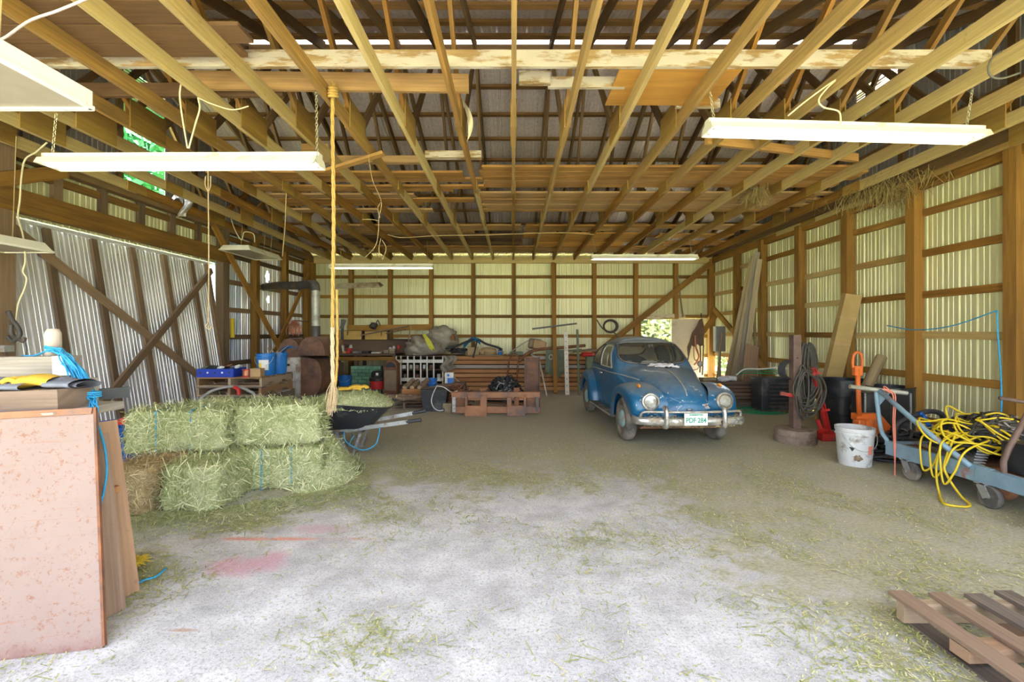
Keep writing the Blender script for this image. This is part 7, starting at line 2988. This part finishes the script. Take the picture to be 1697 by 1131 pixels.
for k in range(4):
    c = gnd(1255, 681)
    mb.tube([V(c.x + (.54 - .09 * k) * math.cos(a_) + .04 * k, 9.0 + (.40 - .09 * k) * math.sin(a_), .012 + .003 * k) for a_ in [i / 30 * 6.283 for i in range(30)]], .010, 6, closed=True)
one('garden_hose', 'green garden hose coiled flat on the floor beside the car', 'hose', mb, 'hose_green', smooth=True)
rd = thing('footlocker', 'black ribbed metal footlocker at the right end of the plank pile', 'footlocker', V(at(1287, 0, 8.9).x, 8.95, 0))
xa, xb = at(1263, 0, 8.8).x, at(1311, 0, 8.8).x
mb = MB()
mb.rbox(((xa + xb) / 2, 9.02, .36), (xb - xa, .4, .62), .02)
mb.build('locker_body', 'plastic_black', rd)
for k in range(7):
    mb = MB()
    mb.bar(V(xa + .14, 8.81, .12 + k * .075), V(xb - .02, 8.81, .12 + k * .075), .02, .03)
    mb.build('rib', 'steel_dark', rd)
mb = MB()
mb.rbox(((xa + xb) / 2, 9.02, .025), (xb - xa - .04, .38, .05), .01)
mb.build('locker_base', 'steel_dark', rd)

# ------------------------------------------------------------------ right side
plain('concrete_tyre', (0.22, 0.165, 0.13), 0.9, 0, 0.25, 9, dirt=(0.12, 0.08, 0.06), dirt_amt=0.4, bmp=.3)
plain('post_rust', (0.17, 0.11, 0.09), 0.7, 0.3, 0.25, 8)
plain('hose_grey', (0.06, 0.052, 0.04), 0.6, 0, 0.25, 10, rand=.4)
plain('jack_red', (0.50, 0.025, 0.02), 0.45, 0, 0.2, dirt=(0.12, 0.08, 0.06), dirt_amt=0.35)
plain('jack_orange', (0.62, 0.13, 0.02), 0.45, 0, 0.12, dirt=(0.35, 0.1, 0.04), dirt_amt=0.35)
plain('drum_black', (0.020, 0.022, 0.027), 0.32, 0, 0.15, dirt=(0.06, 0.06, 0.06), dirt_amt=0.25)
plain('pail_white', (0.60, 0.61, 0.62), 0.55, 0, 0.08, dirt=(0.28, 0.24, 0.2), dirt_amt=0.3, dirt_scale=6)
plain('cart_blue', (0.22, 0.34, 0.44), 0.5, 0.1, 0.12, dirt=(0.30, 0.12, 0.06), dirt_amt=0.15, dirt_scale=5)
plain('hose_yellow', (0.70, 0.52, 0.02), 0.5, 0, 0.1)
plain('twine_pink', (0.75, 0.24, 0.17), 0.7, 0, 0.15)
plain('straw_old', (0.30, 0.22, 0.08), 0.9, 0, 0.35, 9)
plain('box_kraft', (0.40, 0.28, 0.11), 0.85, 0, 0.1)

# ---- post in a weighted base, hung with hoses
bc = V(at(1319, 0, 6.45).x, 6.47, 0)
ps = thing('weighted_post', 'rusty square post standing in a round weighted base', 'post', bc)
mb = MB()
mb.lathe([(.262, 0), (.268, .03), (.268, .085), (.258, .095), (.262, .105), (.262, .17), (.25, .19), (.1, .20), (0, .20)], 32, bc)
mb.build('base', 'concrete_tyre', ps, smooth=True, angle=40)
mb = MB()
mb.bar(bc + V(0, 0, .19), bc + V(0.0, 0, 1.52), .11, .11, (0, 1, 0))
mb.build('post', 'post_rust', ps)
mb = MB()
mb.bar(bc + V(.05, .03, 1.18), bc + V(.32, .04, 1.24), .03, .03)
mb.build('arm', 'post_rust', ps)
mb = MB()
mb.bar(bc + V(-.25, -.07, .70), bc + V(-.03, -.07, .66), .03, .05)
mb.build('red_tab', 'jack_red', ps)
for g_, (n_, lb, xo, zt, zb, wd_, r_) in enumerate(((20, 'thick bundle of dark hoses hung right of the rusty post', .16, 1.42, .45, .12, .012), (9, 'loose hose loops hanging around the rusty post', .06, 1.12, .30, .24, .012))):
    mb = MB()
    for k in range(n_):
        w_ = R.uniform(.05, wd_)
        top = zt - R.uniform(0, .12)
        bot = zb + R.uniform(0, .35)
        xc = bc.x + xo + R.uniform(-.05, .06)
        yc = bc.y - .06 + R.uniform(0, .10) if xo > .1 else bc.y - .085 - R.uniform(0, .06)
        pts = [V(xc, yc, top), V(xc + w_ * .7, yc - .01, top - .1), V(xc + w_, yc, (top + bot) / 2), V(xc + w_ * .6, yc - .01, bot + .06), V(xc, yc, bot), V(xc - w_ * .5, yc - .01, bot + .08), V(xc - w_ * .6, yc, (top + bot) / 2), V(xc - w_ * .3, yc, top - .06)]
        mb.tube(spline(pts, 4, closed=True), r_, 6, closed=True)
    one('hose_bundle', lb, 'hoses', mb, 'hose_grey', smooth=True)
mb = MB()
for k in range(5):
    c = V(at(1300, 0, 6.6).x, 6.55, 1.02)
    mb.tube([c + V(.12 * math.cos(a_) + .01 * k, -.02 * k, .13 * math.sin(a_)) for a_ in [i / 18 * 6.283 for i in range(18)]], .010, 5, closed=True)
mb.tube(spline([V(at(1300, 0, 6.6).x + .1, 6.5, 1.1), bc + V(0, -.06, 1.2)], 3), .01, 5)
one('cable_coil', 'small black and white cable coil hung left of the rusty post', 'cable', mb, 'cable_black', smooth=True)

# ---- red jack
jb = V(at(1373, 0, 6.6).x, 6.58, 0)
jk = thing('floor_jack', 'red floor jack standing upright beside the black barrel', 'jack', jb)
mb = MB()
mb.rbox(jb + V(0, 0, .055), (.34, .20, .11), .02)
mb.build('base', 'jack_red', jk, smooth=True, angle=40)
p0, p1 = jb + V(-.02, 0, .10), at(1348, 610, 6.32)
mb = MB()
for s_ in (-1, 1):
    mb.bar(p0 + V(.03 * s_, 0, 0), p1 + V(.02 * s_, 0, 0), .012, .06, (0, 1, 0))
mb.bar(p0, p1, .05, .012, (0, 1, 0))
mb.build('beam', 'jack_red', jk)
mb = MB()
mb.bar(jb + V(-.10, -.04, .03), jb + V(-.20, -.04, .30), .05, .02, (0, 1, 0))
mb.bar(jb + V(-.20, -.04, .12), jb + V(-.06, -.04, .16), .04, .04)
mb.build('toe', 'jack_red', jk)
for k in range(3):
    mb = MB()
    q = p0.lerp(p1, .35 + .28 * k)
    mb.bar(q + V(-.05, -.02, 0), q + V(.08, -.02, .02), .02, .03)
    mb.build('rung', 'jack_red', jk)

# ---- tall cardboard box leaning on the post, cardboard tube
cbx = thing('cardboard_box', 'tall narrow tan cardboard box leaning by the black barrel', 'box', V(5.06, 7.7, 0))
p0, p1 = V(at(1362, 0, 8.0).x, 8.0, .01), at(1412, 488, 7.65)
mb = MB()
mb.bar(p0, p1, .25, .14, (-.15, -1, .2))
mb.build('carton', 'box_kraft', cbx)
for t in (.30, .62, .82):
    q = p0.lerp(p1, t)
    u = (p1 - p0).normalized()
    mb = MB()
    mb.bar(q - u * .02, q + u * .02, 0.252, .142, (-.15, -1, .2))
    mb.build('strap', 'cardboard', cbx)
for t in (.42, .74):
    q = p0.lerp(p1, t) + V(.07, -.075, .02)
    mb = MB()
    mb.bar(q - u * .05, q + u * .05, .08, .004, (-.15, -1, .2))
    mb.build('printed_mark', 'dark_wood', cbx)
mb = MB()
p0, p1 = at(1432, 650, 6.95), at(1461, 592, 7.1)
p0 = p0 - (p1 - p0) * .5
mb.tube([p0, p1], .075, 16, caps=False)
mb.tube([p0, p1], .068, 16, caps=False)
one('cardboard_tube', 'spotted cardboard tube slanting behind the orange jack handle', 'tube', mb, 'lean_wood', smooth=True)


def drum(label, c, r, h):
    root = thing('drum', label, 'barrel', c)
    c = Vector(c)
    mb = MB()
    mb.lathe([(r * .98, 0), (r, .02), (r, h * .3), (r * 1.025, h * .31), (r * 1.025, h * .33), (r, h * .34), (r, h * .63), (r * 1.025, h * .64), (r * 1.025, h * .66), (r, h * .67), (r, h * .985), (r * 1.03, h * .99), (r * 1.03, h), (r * .97, h), (r * .96, h * .05), (0, h * .05)], 36, c)
    mb.build('drum_body', 'drum_black', root, smooth=True, angle=40)
    return root


drum('big open black barrel right of the red jack', (at(1399, 0, 7.4).x, 7.42, 0), .335, .80)
drum('black barrel by the right wall, behind the black cabinet', (5.60, 6.76, 0), .29, .76)
bb = thing('black_cabinet', 'square black metal cabinet behind the blue cart handle', 'cabinet', V(5.05, 6.28, 0))
xa, xb = at(1433, 0, 6.15).x, at(1511, 0, 6.15).x
mb = MB()
mb.rbox(((xa + xb) / 2, 6.28, .37), (xb - xa, .24, .74), .01)
mb.build('cabinet_body', 'drum_black', bb)
for x in (xa + .01, xb - .01):
    mb = MB()
    mb.bar(V(x, 6.155, 0.02), V(x, 6.155, .73), .02, .012, (0, 1, 0))
    mb.build('corner_strip', 'steel_grey', bb)
mb = MB()
mb.box(((xa + xb) / 2 + .04, 6.158, .36), (.006, .01, .66))
mb.build('door_gap', 'steel_dark', bb)

# ---- orange pallet jack
J = V(at(1428, 0, 5.75).x, 5.75, 0)
pj = thing('pallet_jack', 'orange hand pallet jack with a loop handle', 'pallet jack', J)
mb = MB()
h0, h1 = J + V(-.03, 0, .50), at(1421, 612, 5.75)
mb.tube([h0, h1], .028, 10)
mb.build('handle_tube', 'jack_orange', pj, smooth=True)
mb = MB()
mb.bar(h1 + V(0, 0, -.08), h1 + V(0, 0, .04), .10, .05, (0, 1, 0))
lp = [h1 + V(-.055, 0, .02), h1 + V(-.06, 0, .10), h1 + V(-.045, 0, .18), h1 + V(0, 0, .215), h1 + V(.045, 0, .18), h1 + V(.06, 0, .10), h1 + V(.055, 0, .02)]
mb.tube(spline(lp, 5), .017, 8)
mb.build('handle_loop', 'jack_orange', pj, smooth=True, angle=50)
mb = MB()
mb.rbox(J + V(.04, 0, .28), (.13, .13, .36), .03, seg=3)
mb.rbox(J + V(-.05, -.03, .40), (.10, .12, .12), .02)
mb.build('pump', 'jack_orange', pj, smooth=True, angle=50)
mb = MB()
mb.lathe([(.05, 0), (.05, .14), (.04, .16)], 14, J + V(-.055, -.05, .2))
mb.build('cylinder', 'rust', pj, smooth=True, angle=40)
mb = MB()
mb.box(J + V(.05, -.068, .17), (.10, .006, .06))
mb.build('green_sticker', 'plate_green', pj)
mb = MB()
pr = [(-.10, .52), (.20, .52), (.56, .10), (.56, .04), (.0, .04), (.02, .40), (-.10, .44)]
mb.prism(pr, .10, J + V(.06, .08, 0))
mb.build('body_plate', 'jack_orange', pj)
mb = MB()
mb.box(J + V(.33, .025, .22), (.14, .008, .08), Matrix.Rotation(.75, 3, 'Y'))
mb.build('name_sticker', 'canvas_green', pj)
for yy in (-.2, .3):
    mb = MB()
    mb.rbox(J + V(.45, yy, .07), (.7, .15, .05), .01)
    mb.build('fork', 'rust_light', pj)
mb = MB()
mb.rbox(J + V(.15, .05, .06), (.16, .62, .06), .01)
mb.build('fork_bridge', 'rust_light', pj)
mb = MB()
mb.lathe([(.03, -.03), (.09, -.03), (.1, 0), (.09, .03), (.03, .03)], 20, J + V(.02, -.08, .1), (0, 1, 0))
mb.build('steer_wheel', 'steel_grey', pj, smooth=True, angle=40)

# ---- white bucket
WB = V(at(1418.5, 0, 5.36).x, 5.38, 0)
bk = bucket('dirty white plastic bucket with a black hazard diamond and red print', WB, .193, .44, 'pail_white', .84)
mb = MB()


def on_pail(ang, z):
    r_ = .193 * (.84 + .16 * z / .44) + .0035
    return WB + V(r_ * math.sin(ang), -r_ * math.cos(ang), z)


a0, z0 = -.78, .235
mb.add([on_pail(a0 - .2, z0), on_pail(a0, z0 - .06), on_pail(a0 + .2, z0), on_pail(a0, z0 + .06)], [(0, 1, 2, 3)])
mb.build('hazard_diamond', 'label_white', bk)
mb = MB()
mb.add([on_pail(a0 - .17, z0 - .006) + V(0, -.002, 0), on_pail(a0, z0 - .056) + V(0, -.002, 0), on_pail(a0 + .17, z0 - .006) + V(0, -.002, 0)], [(0, 1, 2)])
mb.build('diamond_black', 'cable_black', bk)
mb = MB()
mb.grid(lambda u, v: on_pail(.12 + .36 * u, .15 + .10 * v), 6, 4)
mb.build('red_print', 'twine_pink', bk)
mb = MB()
mb.blob(on_pail(-.35, .11) + V(0, .02, 0), (.05, .025, .04), 3, .5, 3)
mb.build('mud_patch', 'tin_brown', bk, smooth=True)

# ---- blue steel cart
ct = thing('steel_cart', 'grey-blue steel platform cart loaded with hoses and wire', 'cart', V(4.5, 4.6, 0))
RX0 = 4.22


def ctp(x, y, z):
    return V(x, y, z)


rl0, rl1 = at(1482, 738, 5.05), at(1648, 812, 4.05)
RZ = .27
rl0, rl1 = V(4.20, 5.10, RZ), V(4.24, 4.02, RZ)
mb = MB()
mb.bar(rl0, rl1, .05, .15)
mb.build('side_rail', 'cart_blue', ct)
mb = MB()
mb.bar(rl1 + V(0, .12, 0), rl1 + V(0, -1.0, 0.0), .07, .13)
mb.build('front_rail', 'cart_blue', ct)
mb = MB()
mb.bar(V(4.2, 5.08, RZ), V(5.3, 5.08, RZ), .05, .13)
mb.build('end_rail', 'cart_blue', ct)
mb = MB()
mb.box((4.78, 4.3, RZ + .03), (1.12, 1.62, .02))
mb.build('deck', 'rust', ct)
mb = MB()
mb.bar(V(5.32, 5.08, RZ), V(5.32, 3.3, RZ), .05, .13)
mb.build('side_rail', 'cart_blue', ct)
# handle
hb0, hb1 = at(1408, 641, 5.15), at(1503, 652, 5.05)
mb = MB()
mb.tube([hb0, hb1], .025, 10)
mb.build('handle_bar', 'pipe_galv', ct, smooth=True, angle=50)
mb = MB()
um = at(1452, 648, 5.12)
mb.tube(spline([um, at(1455, 680, 5.12), at(1461, 715, 5.12), at(1470, 730, 5.1), rl0 + V(-.01, 0, .02)], 5), .022, 8)
mb.build('handle_upright', 'cart_blue', ct, smooth=True)
mb = MB()
mb.tube([at(1458, 648, 5.08), at(1535, 715, 4.6), V(RX0 - .01, 4.18, RZ + .05)], .026, 8)
mb.build('handle_brace', 'cart_blue', ct, smooth=True)
mb = MB()
mb.prism([(0, 0), (.13, -.0), (.02, -.13)], .012, at(1455, 652, 5.10))
mb.build('handle_gusset', 'cart_blue', ct)


def caster(x, y, r):
    c = V(x, y, r)
    mb = MB()
    mb.lathe([(r * .55, -.022), (r * .9, -.026), (r, -.015), (r, .015), (r * .9, .026), (r * .55, .022)], 24, c, (1, 0, 0))
    wh = mb.build('caster_wheel', 'rubber', ct, smooth=True, angle=50)
    mb = MB()
    mb.lathe([(r * .6, -.02), (r * .45, -.008), (.02, -.012), (.016, -.03), (0, -.03), (0, .03), (.016, .03), (.02, .012), (r * .45, .008), (r * .6, .02)], 20, c, (1, 0, 0))
    mb.build('hub', 'pipe_galv', wh, smooth=True, angle=50)
    mb = MB()
    for s_ in (-1, 1):
        mb.bar(c + V(s_ * .036, 0, -.01), c + V(s_ * .036, .06, RZ - r - .07), .008, .07, (0, 1, 0))
    mb.bar(c + V(-.04, .06, RZ - r - .07), c + V(.04, .06, RZ - r - .07), .1, .012, (0, 0, 1))
    mb.build('fork', 'steel_grey', wh)


caster(4.19, 4.78, .095)
caster(4.22, 4.02, .10)
caster(5.2, 4.8, .095)
# rust-brown hinged arm at the frame's right edge
mb = MB()
mb.tube([at(1664, 812, 3.95), at(1663, 765, 3.95), at(1671, 745, 3.95), at(1720, 655, 3.95)], .023, 8)
mb.build('hinged_arm', 'post_rust', ct, smooth=True)
mb = MB()
mb.tube([at(1657, 660, 4.3), at(1730, 672, 4.3)], .018, 8)
mb.build('cross_bar', 'post_rust', ct, smooth=True)
mb = MB()
mb.lathe([(.08, -.04), (.085, 0), (.08, .04), (0, .045)], 16, at(1664, 812, 3.98), (-1, 0, 0))
mb.build('hinge_boss', 'rust', ct, smooth=True, angle=40)
mb = MB()
mb.lathe([(.1, -.05), (.13, -.04), (.13, .04), (.1, .05), (0, .05)], 20, V(4.12, 3.5, .13), (1, 0, 0))
mb.build('front_roller', 'rust', ct, smooth=True, angle=40)
mb = MB()
mb.bar(V(4.12, 3.5, .13), V(4.22, 3.5, RZ), .04, .04)
mb.build('roller_stem', 'steel_grey', ct)
# load
DZ = RZ + .042
mb = MB()
mb.rbox(V(4.78, 3.88, DZ + .14), (.8, .42, .27), .015)
one('black_case', 'black plastic case on the near end of the cart', 'case', mb, 'drum_black')
for k in range(7):
    mb = MB()
    mb.bar(V(4.3 + .06 * k, 4.2 + .05 * k, DZ + .012 + .012 * k), V(4.5 + .12 * k, 5.0, DZ + .012 + .012 * k), .09, .01)
    one('metal_strip', 'pale metal strip lying flat on the cart under the hoses', 'strip', mb, 'steel_grey', group='metal strips on the cart')
tangle('wire_tangle', 'brown tangle of old wire and branches on the cart', 'wire', V(4.85, 4.6, DZ + .06), (.48, .42, .38), 60, .012, 'hose_grey')
tangle('wire_tangle', 'dark hoses mixed under the brown wire on the cart', 'hoses', V(4.80, 4.62, DZ + .05), (.55, .5, .30), 34, .018, 'cable_black')
tangle('wire_tangle', 'pale tan cords mixed into the brown wire on the cart', 'cords', V(4.9, 4.55, DZ + .06), (.42, .38, .36), 16, .010, 'grey_wood')
tangle('hose_heap', 'dark heap of hoses on the floor behind the cart handle', 'hoses', V(4.75, 5.5, 0), (.5, .3, .42), 30, .02, 'cable_black')
mb = MB()
mb.tube(spline([V(5.25, 5.6, .3), V(5.15, 5.45, .55), V(4.95, 5.4, .62), V(4.75, 5.4, .56), V(4.55, 5.4, .45), V(4.5, 5.35, .25)], 6), .03, 8)
one('black_hose', 'fat black hose arched over the heap behind the cart', 'hose', mb, 'cable_black', smooth=True)
mb = MB()
for k in range(15):
    c = V(4.42 + R.uniform(-.12, .42), 4.50 + R.uniform(-.18, .18), DZ + .20 + .008 * k)
    rx, ry, tl = R.uniform(.13, .30), R.uniform(.12, .22), R.uniform(.25, .75)
    a0 = R.uniform(0, 3)
    pts = []
    for i in range(13):
        a = i / 13 * 6.283
        x, y = rx * math.cos(a), ry * math.sin(a)
        x, y = x * math.cos(a0) - y * math.sin(a0), x * math.sin(a0) + y * math.cos(a0)
        pts.append(c + V(x, y, y * tl + .03 * math.sin(a * 3 + k)))
    mb.tube(spline(pts, 4, closed=True), .0095, 6, closed=True)
drop = [V(4.40, 4.5, DZ + .26), V(4.22, 4.45, DZ + .20), V(4.12, 4.42, DZ - .02), V(4.10, 4.40, .12), V(4.05, 4.32, .02), V(3.95, 4.2, .012), V(3.88, 4.08, .012), V(3.97, 4.02, .012), V(4.08, 4.06, .014), V(4.13, 4.2, .05), V(4.12, 4.32, .2), V(4.14, 4.36, DZ), V(4.3, 4.42, DZ + .25)]
mb.tube(spline(drop, 6), .0105, 6)
for k in range(3):
    x = 4.14 - .012 * k
    y = 4.62 - .12 * k
    mb.tube(spline([V(4.4, y + .1, DZ + .25), V(x + .05, y + .04, DZ + .17), V(x, y, DZ - .02), V(x - .02, y - .06, DZ - .14 - .03 * k), V(x, y - .14, DZ - .06), V(x + .06, y - .18, DZ + .14), V(4.42, y - .16, DZ + .24)], 6), .0095, 6)
one('yellow_hose', 'bright yellow hose heaped on the cart and looping to the floor', 'hose', mb, 'hose_yellow', smooth=True)
mb = MB()
for s_ in (0, 1):
    mb.tube(spline([at(1462 + 4 * s_, 645, 5.02), at(1478 + 4 * s_, 652, 5.0), at(1481 + 3 * s_, 670, 4.99), at(1480 + 3 * s_, 700, 4.98), at(1482 + 2 * s_, 740, 4.96), at(1483, 775, 4.94), at(1481 + 3 * s_, 800, 4.93)], 6), .006, 6)
mb.tube([at(1470, 646, 5.07) + V(.02 * math.cos(a_), .04 * math.sin(a_), .03 * math.sin(a_ * 1.0)) for a_ in [k / 12 * 6.283 for k in range(12)]], .007, 5, closed=True)
one('pink_twine', 'salmon pink twine tied to the cart handle and hanging down', 'twine', mb, 'twine_pink', smooth=True)
mb = MB()
mb.tube(spline([at(1525, 685, 5.2), at(1532, 692, 5.2), at(1540, 706, 5.1)], 4), .022, 6)
one('blue_tool', 'small blue tool in the heap behind the cart', 'tool', mb, 'plastic_blue', smooth=True)

# ---- broken pallet in the right foreground
fp = thing('wood_pallet', 'weathered broken pallet in the bottom right foreground', 'pallet', (2.6, 1.9, 0))
TZ = .13
for j, (X, m_, w_) in enumerate(((2.10, 'old_pallet', .095), (2.30, 'old_pallet', .09), (2.49, 'old_pallet', .10), (2.68, 'old_pallet', .095), (2.88, 'old_pallet', .09), (3.07, 'old_pallet', .09))):
    mb = MB()
    mb.bar(V(X, 2.47 + R.uniform(-.01, .03), TZ), V(X + R.uniform(-.01, .01), 1.25, TZ), w_, .020)
    mb.build('deck_board', m_, fp)
for (y, m_) in ((2.42, 'pallet_wood'), (1.84, 'pallet_wood'), (1.3, 'pallet_wood')):
    mb = MB()
    mb.bar(V(2.06, y, .069), V(3.12, y, .069), .045, .10)
    mb.build('stringer', m_, fp)
for X in (2.14, 2.6, 3.05):
    mb = MB()
    mb.bar(V(X, 2.47, .010), V(X, 1.25, .010), .10, .018)
    mb.build('bottom_board', 'old_pallet', fp)
mb = MB()
mb.bar(V(2.05, 2.09, .088), V(3.2, 2.13, .088), .09, .055)
mb.build('repair_block', 'pallet_grey', fp)

# ---- blue twine strung on the right wall, straw hanging off the plate
mb = MB()
mb.tube(spline([V(5.80, 7.05, at(1455, 540, 7.05).z), V(5.80, 6.55, at(1540, 547, 6.5).z), V(5.80, 6.0, at(1600, 540, 6.0).z), V(5.80, 5.45, 1.82)], 6), .008, 5)
mb.tube(spline([V(5.80, 5.45, 1.82), V(5.80, 5.44, 1.5), V(5.81, 5.42, 1.1), V(5.80, 5.40, .72), V(5.79, 5.40, .55)], 6), .009, 5)
one('wall_twine', 'blue twine strung between posts of the right wall', 'twine', mb, 'twine_blue', smooth=True)
mb = MB()
for k in range(1500):
    y = 6.0 + 1.9 * R.random()
    g = math.exp(-((y - 6.75) / .40) ** 2)
    if R.random() > .12 + .88 * g:
        continue
    p = V(R.uniform(5.15, 5.93), y, 3.86 - R.uniform(0, .16) - .22 * g * R.random())
    l = R.uniform(.10, .32)
    d = V(R.gauss(0, .5), R.gauss(0, .5), -1).normalized() * l
    s_ = V(R.gauss(0, 1), R.gauss(0, 1), 0).normalized() * .003
    mb.add([p - s_, p + s_, p + d + s_, p + d - s_], [(0, 1, 2, 3)])
o = one('hanging_straw', 'old straw hanging off the plate above the right wall', 'straw', mb, 'straw_old')
o['kind'] = 'stuff'
mb = MB()
for k in range(220):
    p = V(R.uniform(2.9, 3.15), R.uniform(6.9, 7.3), 3.84 - R.uniform(0, .1))
    d = V(R.gauss(0, .35), R.gauss(0, .35), -1).normalized() * R.uniform(.1, .3)
    s_ = V(R.gauss(0, 1), R.gauss(0, 1), 0).normalized() * .003
    mb.add([p - s_, p + s_, p + d + s_, p + d - s_], [(0, 1, 2, 3)])
mb.v = [(x + .75, y, z) for x, y, z in mb.v]
o = one('hanging_straw', 'small tuft of straw hanging between the right-hand planks', 'straw', mb, 'straw_old')
o['kind'] = 'stuff'

# ------------------------------------------------------------------ hay litter on the floor
def litter_density(x, y):
    d = 0.0
    d += 1.0 * math.exp(-(((x + 2.4) / 1.3) ** 2 + ((y - 3.75) / .38) ** 2))      # foot of the bales
    d += .9 * math.exp(-(((x + 2.45) / .35) ** 2 + ((y - 2.9) / .5) ** 2))
    d += .8 * math.exp(-(((x + 1.45) / .5) ** 2 + ((y - 4.8) / .7) ** 2))
    d += .42 * math.exp(-(((x + .2) / 1.2) ** 2 + ((y - 5.0) / .6) ** 2))
    d += .30 * math.exp(-(((x - 2.6) / 1.8) ** 2 + ((y - 4.0) / 1.6) ** 2))
    d += .35 * math.exp(-(((x - 1.9) / .5) ** 2 + ((y - 2.5) / .5) ** 2))
    d += .30 * math.exp(-(((x + .75) / .35) ** 2 + ((y - 2.35) / .18) ** 2))
    d += .5 * math.exp(-(((x - .75) / .35) ** 2 + ((y - 3.35) / .25) ** 2))
    d += .10 * math.exp(-(((x - 1) / 4) ** 2 + ((y - 6.5) / 2.5) ** 2))
    n_ = mnoise.noise(V(x * 1.6, y * 1.6, 0)) + .5 * mnoise.noise(V(x * 4, y * 4, 3))
    return d * max(0.0, .55 + 1.1 * n_)


mb = MB()
cnt = 0
while cnt < 46000:
    y = 2.0 + 9 * R.random() ** 1.5
    x = R.uniform(-3.6, 5.2)
    if R.random() > litter_density(x, y):
        continue
    a = R.uniform(0, 6.283)
    l = R.choice((.004, .005, .006, .008, .010, .014, .035)) * R.uniform(.6, 1.5)
    wd_ = R.uniform(.0014, .0032)
    t = V(math.cos(a), math.sin(a), 0) * l
    s_ = V(-math.sin(a), math.cos(a), 0) * wd_
    p = V(x, y, .003 + .008 * R.random())
    up = V(0, 0, .008 * R.random())
    mb.add([p - t - s_, p - t + s_, p + t + s_ + up, p + t - s_ + up], [(0, 1, 2, 3)])
    cnt += 1
o = one('hay_litter', 'scattered green and tan hay straws all over the concrete', 'hay', mb, 'hay_litter', loc=(0, 4, 0))
o['kind'] = 'stuff'

# ------------------------------------------------------------------ trees outside the openings
plain('leaf_pale', (0.50, 0.55, 0.38), 0.7, 0, 0.3, 3.0, rand=0.3)
plain('leaf_green', (0.06, 0.30, 0.10), 0.7, 0, 0.3, 3.0, rand=0.3)


def leafy(name, label, c, size, n, mat, leaf=.12):
    root = thing(name, label, 'tree', (c[0], c[1], -.14))
    c = Vector(c)
    mb = MB()
    for k in range(n):
        d = V(R.gauss(0, 1), R.gauss(0, 1), R.gauss(0, 1)).normalized() * (R.random() ** .4)
        p = c + V(d.x * size[0], d.y * size[1], d.z * size[2])
        if p.z < 0:
            p.z = -p.z
        u = V(R.gauss(0, 1), R.gauss(0, 1), R.gauss(0, .6)).normalized()
        v = u.cross(V(R.gauss(0, 1), R.gauss(0, 1), R.gauss(0, 1))).normalized()
        l = leaf * R.uniform(.6, 1.4)
        mb.add([p - u * l, p - v * l * .35, p + u * l, p + v * l * .35], [(0, 1, 2, 3)])
    o = mb.build('foliage', mat, root)
    o['kind'] = 'stuff'
    mb = MB()
    mb.tube([V(c.x, c.y, -.14), V(c.x + .05, c.y, c.z)], [.12, .05], 8)
    mb.build('trunk', 'bark', root, smooth=True)


leafy('bush', 'pale leafy bush seen through the open back doorway', (5.6, 18.0, 1.7), (1.7, 1.2, 2.2), 5200, 'leaf_pale', .16)
leafy('bush', 'pale leafy bush further right behind the back doorway', (9.8, 19.5, 1.6), (2.0, 1.2, 2.0), 2600, 'leaf_pale', .18)
leafy('tree', 'green tree showing through the left gable opening', (-9.5, 10.6, 5.6), (1.6, 2.2, 3.2), 5200, 'leaf_green', .2)
